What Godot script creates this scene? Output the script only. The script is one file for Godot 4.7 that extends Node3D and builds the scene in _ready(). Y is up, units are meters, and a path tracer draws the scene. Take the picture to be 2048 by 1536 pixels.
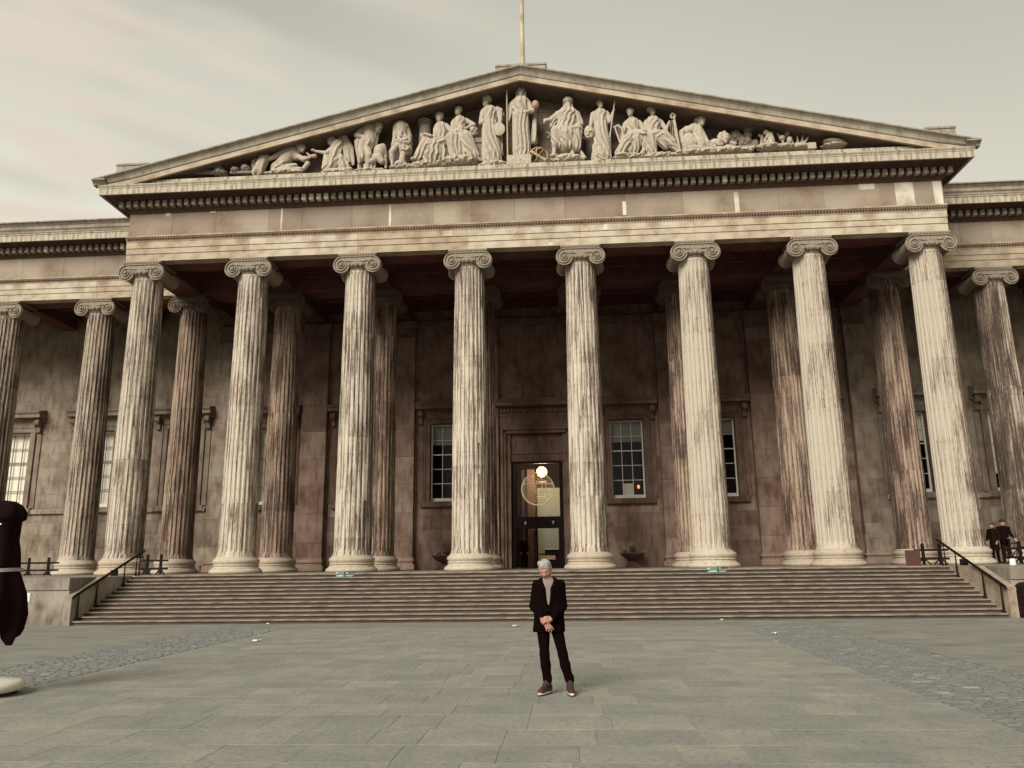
extends Node3D
# A classical museum front seen from its forecourt. The portico floor is y = 0, the forecourt lies at GY; x runs along the facade, z comes towards the viewer.

const GY := -1.4423
const SP := 4.8917            # column spacing
const ROW2 := -4.57         # axis of the second row of columns and of the wings' colonnades
const WALL := -9.81         # face of the wall behind the columns
const STEP_Z := 5.0458
const TREAD := 0.29906
const RISE := 0.12019
const WING_WALL := -9.4    # the wings' wall stands a little further forward

var M := {}
var T := {}
var counts := {}
var rng := RandomNumberGenerator.new()


# ---------------------------------------------------------------- mesh building
class MB:
	var v := PackedVector3Array()
	var n := PackedVector3Array()
	var uv := PackedVector2Array()
	var col := PackedColorArray()
	var ix := PackedInt32Array()

	func tri(a: Vector3, b: Vector3, c: Vector3) -> void:   # counter-clockwise seen from outside
		var m := (b - a).cross(c - a)
		if m.length_squared() < 1e-16:
			return
		m = m.normalized()
		var s := v.size()
		v.append(a); v.append(b); v.append(c)
		for i in 3:
			n.append(m); uv.append(Vector2.ZERO)
		ix.append(s); ix.append(s + 2); ix.append(s + 1)

	func quad(a: Vector3, b: Vector3, c: Vector3, d: Vector3) -> void:
		var m := (c - a).cross(d - b)
		if m.length_squared() < 1e-16:
			return
		quad_n(a, b, c, d, m.normalized())

	func quad_n(a: Vector3, b: Vector3, c: Vector3, d: Vector3, m: Vector3) -> void:
		var s := v.size()
		v.append(a); v.append(b); v.append(c); v.append(d)
		n.append(m); n.append(m); n.append(m); n.append(m)
		uv.append(Vector2(0, 1)); uv.append(Vector2(1, 1)); uv.append(Vector2(1, 0)); uv.append(Vector2(0, 0))
		ix.append_array(PackedInt32Array([s, s + 2, s + 1, s, s + 3, s + 2]))

	func box(lo: Vector3, hi: Vector3, bev := 0.0, xf := Transform3D()) -> void:
		var start := v.size()
		var b := minf(bev, minf(hi.x - lo.x, minf(hi.y - lo.y, hi.z - lo.z)) * 0.45)
		var c := (lo + hi) * 0.5
		var h := (hi - lo) * 0.5
		for ax in 3:
			for s in [-1.0, 1.0]:
				var u := Vector3.ZERO
				var w := Vector3.ZERO
				var o := Vector3.ZERO
				u[(ax + 1) % 3] = h[(ax + 1) % 3] - b
				w[(ax + 2) % 3] = h[(ax + 2) % 3] - b
				o[ax] = h[ax] * s
				if s > 0:
					quad(c + o - u - w, c + o + u - w, c + o + u + w, c + o - u + w)
				else:
					quad(c + o - u - w, c + o - u + w, c + o + u + w, c + o + u - w)
		if b > 0.0:
			for ax in 3:
				var a1: int = (ax + 1) % 3
				var a2: int = (ax + 2) % 3
				for s1 in [-1.0, 1.0]:
					for s2 in [-1.0, 1.0]:
						var p := Vector3.ZERO
						var q := Vector3.ZERO
						p[a1] = h[a1] * s1
						p[a2] = (h[a2] - b) * s2
						q[a1] = (h[a1] - b) * s1
						q[a2] = h[a2] * s2
						var e := Vector3.ZERO
						e[ax] = h[ax] - b
						if s1 * s2 > 0:
							quad(c + p - e, c + q - e, c + q + e, c + p + e)
							fix_last(p + q, 4)
						else:
							quad(c + p - e, c + p + e, c + q + e, c + q - e)
							fix_last(p + q, 4)
			for sx in [-1.0, 1.0]:
				for sy in [-1.0, 1.0]:
					for sz in [-1.0, 1.0]:
						var k := Vector3(sx, sy, sz)
						var p1 := c + Vector3(h.x * sx, (h.y - b) * sy, (h.z - b) * sz)
						var p2 := c + Vector3((h.x - b) * sx, h.y * sy, (h.z - b) * sz)
						var p3 := c + Vector3((h.x - b) * sx, (h.y - b) * sy, h.z * sz)
						if sx * sy * sz > 0:
							tri(p1, p2, p3)
						else:
							tri(p1, p3, p2)
						fix_last(k, 3)
		if xf != Transform3D():
			for i in range(start, v.size()):
				v[i] = xf * v[i]
				n[i] = (xf.basis * n[i]).normalized()

	func fix_last(out: Vector3, k: int) -> void:    # turn the last face round if its normal points inwards
		var s := v.size() - k
		if s < 0 or n[s].dot(out) >= 0.0:
			return
		for i in range(s, v.size()):
			n[i] = -n[i]
		var t := ix.size() - (3 if k == 3 else 6)
		while t < ix.size():
			var z := ix[t + 1]
			ix[t + 1] = ix[t + 2]
			ix[t + 2] = z
			t += 3

	# rows of points -> surface; smooth normals from neighbours; out says which side is outside
	func sheet(g: Array, closed_u := false, flip := false) -> void:
		var rows := g.size()
		var cols: int = g[0].size()
		var s := v.size()
		for r in rows:
			for c in cols:
				var p: Vector3 = g[r][c]
				var r0: int = maxi(r - 1, 0)
				var r1: int = mini(r + 1, rows - 1)
				var c0: int = posmod(c - 1, cols) if closed_u else maxi(c - 1, 0)
				var c1: int = (c + 1) % cols if closed_u else mini(c + 1, cols - 1)
				var m: Vector3 = (g[r][c1] - g[r][c0]).cross(g[r1][c] - g[r0][c])
				m = m.normalized() if m.length_squared() > 1e-18 else Vector3.UP
				v.append(p)
				n.append(-m if flip else m)
				uv.append(Vector2(float(c) / cols, float(r) / rows))
		for r in rows - 1:
			for c in (cols if closed_u else cols - 1):
				var a := s + r * cols + c
				var b := s + r * cols + (c + 1) % cols
				var d := a + cols
				var e := b + cols
				if flip:
					ix.append_array(PackedInt32Array([a, b, e, a, e, d]))
				else:
					ix.append_array(PackedInt32Array([a, e, b, a, d, e]))

	func lathe(prof: Array, segs: int, xf := Transform3D(), hard := 0.6) -> void:  # prof: Vector2(radius, y), bottom to top
		for i in prof.size() - 1:
			var p: Vector2 = prof[i]
			var q: Vector2 = prof[i + 1]
			var d0: Vector2 = (q - p).normalized()
			var dn := d0
			var dm := d0
			if i > 0:
				var e: Vector2 = (p - prof[i - 1]).normalized()
				if e.dot(d0) > hard:
					dn = (e + d0).normalized()
			if i < prof.size() - 2:
				var e2: Vector2 = (prof[i + 2] - q).normalized()
				if e2.dot(d0) > hard:
					dm = (e2 + d0).normalized()
			var s := v.size()
			for k in segs + 1:
				var a := TAU * k / segs
				var c := Vector3(cos(a), 0, sin(a))
				v.append(xf * (c * p.x + Vector3.UP * p.y))
				n.append((xf.basis * (c * dn.y - Vector3.UP * dn.x)).normalized())
				uv.append(Vector2(float(k) / segs, p.y / 13.0))
				v.append(xf * (c * q.x + Vector3.UP * q.y))
				n.append((xf.basis * (c * dm.y - Vector3.UP * dm.x)).normalized())
				uv.append(Vector2(float(k) / segs, q.y / 13.0))
			for k in segs:
				var a := s + k * 2
				ix.append_array(PackedInt32Array([a, a + 2, a + 1, a + 1, a + 2, a + 3]))

	func tube(pts: Array, rad: Array, segs := 8, cap := true) -> void:
		var g := []
		var up := Vector3.UP
		for i in pts.size():
			var d: Vector3 = (pts[mini(i + 1, pts.size() - 1)] - pts[maxi(i - 1, 0)]).normalized()
			if absf(d.dot(up)) > 0.95:
				up = Vector3.RIGHT if absf(d.x) < 0.9 else Vector3.BACK
			var x := up.cross(d).normalized()
			var y := d.cross(x)
			up = y
			var row := []
			for k in segs:
				var a := TAU * k / segs
				row.append(pts[i] + (x * cos(a) + y * sin(a)) * rad[mini(i, rad.size() - 1)])
			g.append(row)
		sheet(g, true)
		if cap:
			for e in [0, pts.size() - 1]:
				for k in segs:
					if e == 0:
						tri(pts[0], g[0][(k + 1) % segs], g[0][k])
					else:
						tri(pts[e], g[e][k], g[e][(k + 1) % segs])

	func ball(c: Vector3, r: Vector3, segs := 12, rings := 8) -> void:
		var s := v.size()
		for i in rings + 1:
			var t := PI * i / rings
			for k in segs + 1:
				var a := TAU * k / segs
				var u := Vector3(sin(t) * cos(a), -cos(t), sin(t) * sin(a))
				v.append(c + u * r)
				n.append((u / r).normalized())
				uv.append(Vector2(float(k) / segs, float(i) / rings))
		for i in rings:
			for k in segs:
				var a := s + i * (segs + 1) + k
				var b := a + segs + 1
				ix.append_array(PackedInt32Array([a, a + 1, b, a + 1, b + 1, b]))

	# profile of (z, y) swept along x, listed from the bottom up with the outside at +z
	func sweep_x(prof: Array, x0: float, x1: float, caps := true) -> void:
		for i in prof.size() - 1:
			var p: Vector2 = prof[i]
			var q: Vector2 = prof[i + 1]
			quad(Vector3(x0, p.y, p.x), Vector3(x1, p.y, p.x), Vector3(x1, q.y, q.x), Vector3(x0, q.y, q.x))
		if caps:
			var poly := PackedVector2Array(prof)
			var t := Geometry2D.triangulate_polygon(poly)
			for k in range(0, t.size(), 3):
				for side in [0, 1]:
					var x := x0 if side == 0 else x1
					var a := Vector3(x, poly[t[k]].y, poly[t[k]].x)
					var b := Vector3(x, poly[t[k + 1]].y, poly[t[k + 1]].x)
					var c := Vector3(x, poly[t[k + 2]].y, poly[t[k + 2]].x)
					tri(a, b, c)
					fix_last(Vector3(-1.0 if side == 0 else 1.0, 0, 0), 3)

	# flat outline in the xy plane pushed from z0 to z1
	func slab_xy(pts: PackedVector2Array, z0: float, z1: float) -> void:
		var p := pts
		if Geometry2D.is_polygon_clockwise(p):
			p.reverse()
		for i in p.size():
			var a := p[i]
			var b := p[(i + 1) % p.size()]
			var c := (b - a)
			quad(Vector3(a.x, a.y, z1), Vector3(a.x, a.y, z0), Vector3(b.x, b.y, z0), Vector3(b.x, b.y, z1))
			fix_last(Vector3(c.y, -c.x, 0), 4)
		var t := Geometry2D.triangulate_polygon(p)
		for k in range(0, t.size(), 3):
			for z in [z0, z1]:
				tri(Vector3(p[t[k]].x, p[t[k]].y, z), Vector3(p[t[k + 1]].x, p[t[k + 1]].y, z), Vector3(p[t[k + 2]].x, p[t[k + 2]].y, z))
				fix_last(Vector3(0, 0, -1.0 if z == z0 else 1.0), 3)

	func mesh() -> ArrayMesh:
		var a := []
		a.resize(Mesh.ARRAY_MAX)
		a[Mesh.ARRAY_VERTEX] = v
		a[Mesh.ARRAY_NORMAL] = n
		a[Mesh.ARRAY_TEX_UV] = uv
		if col.size() == v.size():
			a[Mesh.ARRAY_COLOR] = col
		a[Mesh.ARRAY_INDEX] = ix
		var m := ArrayMesh.new()
		m.add_surface_from_arrays(Mesh.PRIMITIVE_TRIANGLES, a)
		return m


# ---------------------------------------------------------------- smooth bodies: distances to tapered capsules, joined with a smooth minimum and meshed as surface nets
class Field:
	var cell: float
	var org: Vector3
	var nx: int
	var ny: int
	var nz: int
	var acc := PackedFloat32Array()
	var k: float
	var noise: FastNoiseLite

	func _init(lo: Vector3, hi: Vector3, c: float, sm: float) -> void:
		cell = c
		org = lo
		nx = int((hi.x - lo.x) / c) + 2
		ny = int((hi.y - lo.y) / c) + 2
		nz = int((hi.z - lo.z) / c) + 2
		acc.resize(nx * ny * nz)
		k = 1.0 / sm

	# tapered capsule; folds > 0 lays that many creases of relative depth amp round it; fz flattens it along z
	func cap(a: Vector3, b: Vector3, ra: float, rb: float, folds := 0.0, amp := 0.0, fz := 1.0, phase := 0.0) -> void:
		var rm := maxf(ra, rb) * (1.0 + amp) + 6.0 / k
		var lo := (a.min(b) - Vector3(rm, rm, rm) - org) / cell
		var hi := (a.max(b) + Vector3(rm, rm, rm) - org) / cell
		var x0 := maxi(int(lo.x), 0)
		var y0 := maxi(int(lo.y), 0)
		var z0 := maxi(int(lo.z), 0)
		var x1 := mini(int(hi.x) + 1, nx - 1)
		var y1 := mini(int(hi.y) + 1, ny - 1)
		var z1 := mini(int(hi.z) + 1, nz - 1)
		var ba := b - a
		var bb := maxf(ba.length_squared(), 1e-9)
		var ax := ba.normalized() if bb > 1e-8 else Vector3.UP
		var u := ax.cross(Vector3.BACK if absf(ax.z) < 0.8 else Vector3.RIGHT).normalized()
		var w := ax.cross(u)
		var lim := 6.0 / k
		var slant := 0.85 * sin(phase * 2.7 + folds)
		for z in range(z0, z1 + 1):
			for y in range(y0, y1 + 1):
				var p := Vector3(org.x + x0 * cell, org.y + y * cell, org.z + z * cell) - a
				p.z /= fz
				var i := (z * ny + y) * nx + x0
				for x in range(x0, x1 + 1):
					var t := clampf(p.dot(ba) / bb, 0.0, 1.0)
					var q := p - ba * t
					var r := ra + (rb - ra) * t
					if folds > 0.0:
						r *= 1.0 + amp * (0.55 + 0.7 * t) * (1.0 - 2.2 * absf(sin(0.5 * folds * (atan2(q.dot(u), q.dot(w)) + slant * t + 0.15 * sin(5.0 * t + phase)) + phase)))
					var d := q.length() - r
					if d < lim:
						acc[i] += exp(-k * d)
					i += 1
					p.x += cell

	func blob(c: Vector3, r: Vector3, rough := 0.0, tilt := 0.0) -> void:
		var m := r.length() + 6.0 / k
		var lo := (c - Vector3(m, m, m) - org) / cell
		var hi := (c + Vector3(m, m, m) - org) / cell
		var rmin := minf(r.x, minf(r.y, r.z))
		var lim := 6.0 / k
		var cs := cos(tilt)
		var sn := sin(tilt)
		for z in range(maxi(int(lo.z), 0), mini(int(hi.z) + 1, nz - 1) + 1):
			for y in range(maxi(int(lo.y), 0), mini(int(hi.y) + 1, ny - 1) + 1):
				for x in range(maxi(int(lo.x), 0), mini(int(hi.x) + 1, nx - 1) + 1):
					var w := Vector3(org.x + x * cell, org.y + y * cell, org.z + z * cell)
					var p := w - c
					p = Vector3(p.x * cs + p.y * sn, p.y * cs - p.x * sn, p.z)
					var e := (p / r).length()
					var d := (e - 1.0) * rmin if e < 1.0 else (e - 1.0) * (e * rmin if e < 1.6 else rmin)
					if rough > 0.0:
						d += rough * noise.get_noise_3dv(w * 10.0)
					if d < lim:
						acc[(z * ny + y) * nx + x] += exp(-k * d)

	# what is inside the capsule is cut away
	func cut(a: Vector3, b: Vector3, ra: float, rb: float, fz := 1.0) -> void:
		var ba := b - a
		var bb := maxf(ba.length_squared(), 1e-9)
		for z in nz:
			for y in ny:
				for x in nx:
					var i := (z * ny + y) * nx + x
					if acc[i] > 0.0:
						var p := Vector3(org.x + x * cell, org.y + y * cell, org.z + z * cell) - a
						p.z /= fz
						var t := clampf(p.dot(ba) / bb, 0.0, 1.0)
						var d := (p - ba * t).length() - (ra + (rb - ra) * t)
						if d < 3.0 / k:
							acc[i] = minf(acc[i], exp(k * clampf(d, -0.4, 0.4)))

	# a small round hollow
	func dent(c: Vector3, r: float) -> void:
		var m := r + 4.0 / k
		var lo := (c - Vector3(m, m, m) - org) / cell
		var hi := (c + Vector3(m, m, m) - org) / cell
		for z in range(maxi(int(lo.z), 0), mini(int(hi.z) + 1, nz - 1) + 1):
			for y in range(maxi(int(lo.y), 0), mini(int(hi.y) + 1, ny - 1) + 1):
				for x in range(maxi(int(lo.x), 0), mini(int(hi.x) + 1, nx - 1) + 1):
					var i := (z * ny + y) * nx + x
					acc[i] = minf(acc[i], exp(k * clampf((org + Vector3(x, y, z) * cell).distance_to(c) - r, -0.2, 0.2)))

	func below(y_min: float) -> void:              # a flat underside
		for y in ny:
			var d := org.y + y * cell - y_min
			if d < 3.0 / k:
				var e := exp(k * clampf(d, -0.3, 0.3))
				for z in nz:
					for x in nx:
						var i := (z * ny + y) * nx + x
						acc[i] = minf(acc[i], e)

	func add_to(mb: MB) -> void:
		var val := PackedFloat32Array()
		val.resize(acc.size())
		for i in acc.size():
			val[i] = -log(maxf(acc[i], 1e-12)) / k
		var vid := PackedInt32Array()
		vid.resize(acc.size())
		vid.fill(-1)
		var sx := 1
		var sy := nx
		var sz := nx * ny
		var offs := PackedInt32Array([0, sx, sy, sx + sy, sz, sz + sx, sz + sy, sz + sx + sy])
		for z in nz - 1:
			for y in ny - 1:
				var i := (z * ny + y) * nx
				for x in nx - 1:
					var mask := 0
					for c in 8:
						if val[i + offs[c]] < 0.0:
							mask |= 1 << c
					if mask != 0 and mask != 255:
						var sum := Vector3.ZERO
						var cnt := 0
						for e in EDGES:
							var va := val[i + offs[e[0]]]
							var vb := val[i + offs[e[1]]]
							if (va < 0.0) != (vb < 0.0):
								var t := va / (va - vb)
								sum += CORNER[e[0]].lerp(CORNER[e[1]], t)
								cnt += 1
						var q := sum / cnt
						var g := Vector3(
							lerpf(lerpf(val[i + 1] - val[i], val[i + sy + 1] - val[i + sy], q.y), lerpf(val[i + sz + 1] - val[i + sz], val[i + sz + sy + 1] - val[i + sz + sy], q.y), q.z),
							lerpf(lerpf(val[i + sy] - val[i], val[i + sy + 1] - val[i + 1], q.x), lerpf(val[i + sz + sy] - val[i + sz], val[i + sz + sy + 1] - val[i + sz + 1], q.x), q.z),
							lerpf(lerpf(val[i + sz] - val[i], val[i + sz + 1] - val[i + 1], q.x), lerpf(val[i + sz + sy] - val[i + sy], val[i + sz + sy + 1] - val[i + sy + 1], q.x), q.y))
						vid[i] = mb.v.size()
						mb.v.append(org + (Vector3(x, y, z) + q) * cell)
						mb.n.append(g.normalized() if g.length_squared() > 1e-14 else Vector3.UP)
						mb.uv.append(Vector2.ZERO)
					i += 1
		for z in range(1, nz - 1):
			for y in range(1, ny - 1):
				for x in range(1, nx - 1):
					var i := (z * ny + y) * nx + x
					var a := val[i] < 0.0
					if a != (val[i + sx] < 0.0):
						face(mb, vid[i - sy - sz], vid[i - sz], vid[i], vid[i - sy], a)
					if a != (val[i + sy] < 0.0):
						face(mb, vid[i - sz - sx], vid[i - sx], vid[i], vid[i - sz], a)
					if a != (val[i + sz] < 0.0):
						face(mb, vid[i - sx - sy], vid[i - sy], vid[i], vid[i - sx], a)

	func face(mb: MB, a: int, b: int, c: int, d: int, inside: bool) -> void:
		if a < 0 or b < 0 or c < 0 or d < 0:
			return
		if inside:
			mb.ix.append_array(PackedInt32Array([a, c, b, a, d, c]))
		else:
			mb.ix.append_array(PackedInt32Array([a, b, c, a, c, d]))

	const EDGES := [[0, 1], [2, 3], [4, 5], [6, 7], [0, 2], [1, 3], [4, 6], [5, 7], [0, 4], [1, 5], [2, 6], [3, 7]]
	const CORNER := [Vector3(0, 0, 0), Vector3(1, 0, 0), Vector3(0, 1, 0), Vector3(1, 1, 0), Vector3(0, 0, 1), Vector3(1, 0, 1), Vector3(0, 1, 1), Vector3(1, 1, 1)]


# ---------------------------------------------------------------- naming and adding
func numbered(parent: Node, called: String) -> String:
	var key := str(parent.get_instance_id()) + called
	var c: int = counts.get(key, 0)
	counts[key] = c + 1
	return called if c == 0 else "%s_%03d" % [called, c]


func tag(o: Node3D, label: String, category: String, group := "") -> Node3D:
	o.set_meta("label", label)
	o.set_meta("category", category)
	if group:
		o.set_meta("group", group)
	return o


func thing(called: String, label: String, category: String, at := Vector3.ZERO, turn := 0.0, group := "") -> Node3D:
	var o := Node3D.new()
	o.name = numbered(self, called)
	add_child(o, true)
	o.position = at
	o.rotation.y = turn
	tag(o, label, category, group)
	return o


func part(called: String, m: Mesh, mt: Material, parent: Node3D, at := Vector3.ZERO) -> MeshInstance3D:
	var o := MeshInstance3D.new()
	o.name = numbered(parent, called)
	o.mesh = m
	o.material_override = mt
	o.position = at
	parent.add_child(o, true)
	return o


func structure(called: String, m: Mesh, mt: Material) -> MeshInstance3D:
	var o := part(called, m, mt, self)
	o.set_meta("kind", "structure")
	return o


func solo(called: String, m: Mesh, mt: Material, label: String, category: String, at := Vector3.ZERO, group := "") -> MeshInstance3D:
	var o := part(called, m, mt, self, at)
	tag(o, label, category, group)
	return o


func boxm(lo: Vector3, hi: Vector3, bev := 0.0) -> ArrayMesh:
	var b := MB.new()
	b.box(lo, hi, bev)
	return b.mesh()


# ---------------------------------------------------------------- materials
func noise_tex(sd: int, freq: float, octaves: int, ramp: Array, size := 512, kind := FastNoiseLite.TYPE_SIMPLEX_SMOOTH) -> NoiseTexture2D:
	var f := FastNoiseLite.new()
	f.seed = sd
	f.noise_type = kind
	f.frequency = freq
	f.fractal_octaves = octaves
	f.fractal_gain = 0.55
	var t := NoiseTexture2D.new()
	t.width = size
	t.height = size
	t.seamless = true
	t.noise = f
	var g := Gradient.new()
	g.offsets = PackedFloat32Array(ramp.map(func(r): return r[0]))
	g.colors = PackedColorArray(ramp.map(func(r): return r[1]))
	t.color_ramp = g
	return t


func grey_tex(sd: int, freq: float, octaves: int, lo: float, hi: float, size := 512) -> NoiseTexture2D:
	return noise_tex(sd, freq, octaves, [[0.0, Color(lo, lo, lo)], [1.0, Color(hi, hi, hi)]], size)


func plain(c: Color, rough := 0.85, metal := 0.0) -> StandardMaterial3D:
	var m := StandardMaterial3D.new()
	m.albedo_color = c
	m.roughness = rough
	m.metallic = metal
	return m


func matt(c: Color) -> StandardMaterial3D:
	var m := plain(c, 1.0)
	m.metallic_specular = 0.12
	return m


# stone: a tint times large blotches times fine streaks, with a grain that stands up from the surface
func stone(tint: Color, blotch: Texture2D, bs: Vector3, detail: Texture2D, ds: Vector3, grain := 0.25, rough := 0.9) -> StandardMaterial3D:
	var m := plain(tint, rough)
	m.albedo_texture = blotch
	m.uv1_triplanar = true
	m.uv1_world_triplanar = true
	m.uv1_scale = bs
	if detail:
		m.detail_enabled = true
		m.detail_blend_mode = BaseMaterial3D.BLEND_MODE_MUL
		m.detail_albedo = detail
		m.detail_uv_layer = BaseMaterial3D.DETAIL_UV_2
		m.uv2_triplanar = true
		m.uv2_world_triplanar = true
		m.uv2_scale = ds
	if grain > 0.0:
		m.heightmap_enabled = true
		m.heightmap_texture = T.grain
		m.heightmap_scale = grain
	return m


# weathered shaft: rain-washed cream with soot in drips, the right side darkened by grime and painted shadow; u runs round, v runs up
func shaft_image(sd: int, clean: float, grime_shade: float, streak: float) -> ImageTexture:
	var w := 512
	var h := 768
	var f := FastNoiseLite.new()
	f.seed = sd
	f.noise_type = FastNoiseLite.TYPE_SIMPLEX_SMOOTH
	f.frequency = 1.0
	f.fractal_octaves = 3
	var f2 := FastNoiseLite.new()
	f2.seed = sd + 7
	f2.noise_type = FastNoiseLite.TYPE_SIMPLEX
	f2.frequency = 1.0
	f2.fractal_octaves = 3
	var drum := []
	for i in 12:
		drum.append(rng.randf_range(-0.12, 0.12))
	var data := PackedByteArray()
	data.resize(w * h * 3)
	var cream := Vector3(196, 190, 177)
	var buff := Vector3(152, 139, 124)
	var soot := Vector3(84, 71, 64)
	var o := 0
	for y in h:
		var hy := 1.0 - float(y) / h
		for x in w:
			var a := TAU * x / w
			var c := cos(a)
			var s := sin(a)
			var big := f.get_noise_3d(c * 1.3, hy * 5.0, s * 1.3)
			var st := f2.get_noise_3d(c * 22.0, hy * 5.0, s * 22.0)
			var fine := f2.get_noise_3d(c * 34.0, hy * 42.0, s * 34.0)
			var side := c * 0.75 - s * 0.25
			var ph := fposmod(24.0 * x / w + 0.065, 1.0)
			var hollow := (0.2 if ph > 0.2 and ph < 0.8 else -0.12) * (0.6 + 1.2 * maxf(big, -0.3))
			var k: float = clean - hollow + big * 0.5 + st * streak + fine * 0.34 - grime_shade * maxf(side - 0.05, -0.2) + drum[int(hy * 9.4)] * 1.0
			k = clampf((k - 0.5) * 1.45 + 0.5, 0.0, 1.0)
			k = k * k * (3.0 - 2.0 * k)
			var q := soot.lerp(buff, minf(k * 2.0, 1.0)) if k < 0.5 else buff.lerp(cream, k * 2.0 - 1.0)
			data[o] = int(q.x)
			data[o + 1] = int(q.y)
			data[o + 2] = int(q.z)
			o += 3
	return ImageTexture.create_from_image(Image.create_from_data(w, h, false, Image.FORMAT_RGB8, data))


func shaft_mat(img: Texture2D, tint: Color, off: float) -> StandardMaterial3D:
	var m := plain(tint, 0.92)
	m.albedo_texture = img
	m.uv1_offset = Vector3(off, fposmod(off * 37.0, 1.0), 0)
	m.detail_enabled = true
	m.detail_blend_mode = BaseMaterial3D.BLEND_MODE_MUL
	m.detail_albedo = T.speck
	m.detail_uv_layer = BaseMaterial3D.DETAIL_UV_2
	m.uv2_triplanar = true
	m.uv2_world_triplanar = true
	m.uv2_scale = Vector3(0.9, 0.9, 0.9)
	return m


func make_materials() -> void:
	T.grain = grey_tex(3, 0.05, 4, 0.0, 1.0)
	T.speck = noise_tex(11, 0.045, 4, [[0.0, Color(0.82, 0.79, 0.76)], [0.42, Color(0.95, 0.94, 0.93)], [1.0, Color(1, 1, 1)]])
	T.blotch = noise_tex(21, 0.008, 5, [[0.0, Color(0.74, 0.68, 0.63)], [0.38, Color(0.89, 0.86, 0.83)], [0.65, Color(0.97, 0.96, 0.94)], [1.0, Color(1, 1, 1)]])
	T.streak = noise_tex(31, 0.02, 4, [[0.0, Color(0.72, 0.68, 0.65)], [0.4, Color(0.93, 0.92, 0.9)], [1.0, Color(1, 1, 1)]])
	T.drip = noise_tex(41, 0.022, 5, [[0.0, Color(0.55, 0.53, 0.5)], [0.4, Color(0.84, 0.82, 0.79)], [0.6, Color(0.96, 0.95, 0.93)], [1.0, Color(1, 1, 1)]])
	T.pave = noise_tex(51, 0.008, 5, [[0.0, Color(0.86, 0.88, 0.88)], [0.5, Color(0.93, 0.93, 0.91)], [1.0, Color(1, 1, 0.97)]])
	var s4 := Vector3(0.22, 0.22, 0.22)
	var fine := Vector3(0.8, 0.8, 0.8)
	var st := Vector3(0.7, 0.07, 0.7)
	M.front = []          # architrave and frieze stones in four tones
	for c in [Color8(188, 177, 157), Color8(182, 169, 149), Color8(193, 184, 165), Color8(177, 163, 143)]:
		M.front.append(stone(c, T.blotch, s4, T.speck, fine, 0.3))
	M.frieze = []
	for c in [Color8(160, 148, 132), Color8(152, 139, 124), Color8(168, 157, 140), Color8(146, 131, 117), Color8(157, 145, 130)]:
		M.frieze.append(stone(c, T.blotch, Vector3(0.09, 0.09, 0.09), T.speck, Vector3(0.6, 0.6, 0.6), 0.3))
	M.patch = stone(Color8(203, 197, 182), T.blotch, s4, null, fine, 0.2)
	M.soffit = stone(Color8(122, 105, 94), T.blotch, s4, T.speck, fine, 0.2)  # darker copy of the raking stone; underside shadow is in the colour
	M.corona = stone(Color8(188, 180, 163), T.drip, Vector3(0.45, 0.06, 0.45), T.speck, fine, 0.3)
	M.sima = stone(Color8(161, 155, 142), T.streak, Vector3(0.4, 0.1, 0.4), T.blotch, s4, 0.3)
	M.bed = stone(Color8(92, 66, 56), T.blotch, s4, T.streak, st, 0.3)  # shadow under the cornice is put into this maroon
	M.dentil = stone(Color8(146, 136, 124), T.blotch, fine, null, fine, 0.0)
	M.dentil_new = stone(Color8(196, 189, 173), T.speck, fine, null, fine, 0.0)
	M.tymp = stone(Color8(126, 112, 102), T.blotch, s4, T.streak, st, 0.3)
	M.statue = stone(Color8(186, 176, 160), T.streak, Vector3(0.9, 0.35, 0.9), T.speck, Vector3(1.5, 1.5, 1.5), 0.0)
	M.statue_grey = stone(Color8(140, 130, 118), T.streak, Vector3(0.9, 0.35, 0.9), T.speck, Vector3(1.5, 1.5, 1.5), 0.0)
	M.wall = []  # the portico's maroon shadow tone is put into these brown tints
	for c in [Color8(147, 124, 111), Color8(138, 114, 102), Color8(157, 136, 123), Color8(129, 105, 94), Color8(144, 122, 111)]:
		M.wall.append(stone(c, T.blotch, Vector3(0.16, 0.16, 0.16), T.streak, Vector3(0.3, 0.06, 0.3), 0.3))
	M.wing = []
	for c in [Color8(146, 134, 120), Color8(137, 124, 111), Color8(155, 143, 129), Color8(130, 117, 105)]:
		M.wing.append(stone(c, T.blotch, Vector3(0.16, 0.16, 0.16), T.streak, Vector3(0.3, 0.06, 0.3), 0.3))
	M.joint = plain(Color8(94, 80, 71), 0.95)
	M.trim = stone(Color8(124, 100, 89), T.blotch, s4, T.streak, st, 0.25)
	M.ceiling = stone(Color8(106, 64, 56), T.blotch, s4, T.speck, fine, 0.2)  # maroon shadow of the portico painted into the ceiling stone
	M.base = []
	for c in [Color8(191, 182, 164), Color8(183, 171, 153)]:
		M.base.append(stone(c, T.streak, Vector3(0.5, 1.2, 0.5), T.speck, Vector3(1.4, 1.4, 1.4), 0.4))
	M.capital = stone(Color8(146, 135, 120), T.streak, Vector3(0.8, 0.8, 0.8), T.speck, Vector3(1.4, 1.4, 1.4), 0.2)
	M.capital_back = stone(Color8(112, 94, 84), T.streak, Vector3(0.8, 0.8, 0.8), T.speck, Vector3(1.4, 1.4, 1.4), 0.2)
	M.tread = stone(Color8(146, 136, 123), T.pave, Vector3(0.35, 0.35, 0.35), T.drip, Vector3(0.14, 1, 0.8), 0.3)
	M.riser = stone(Color8(82, 63, 55), T.pave, Vector3(0.35, 0.35, 0.35), T.streak, Vector3(0.15, 2.0, 1), 0.3)  # shadow on the risers painted in as a dark tone
	M.podium = []
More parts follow.
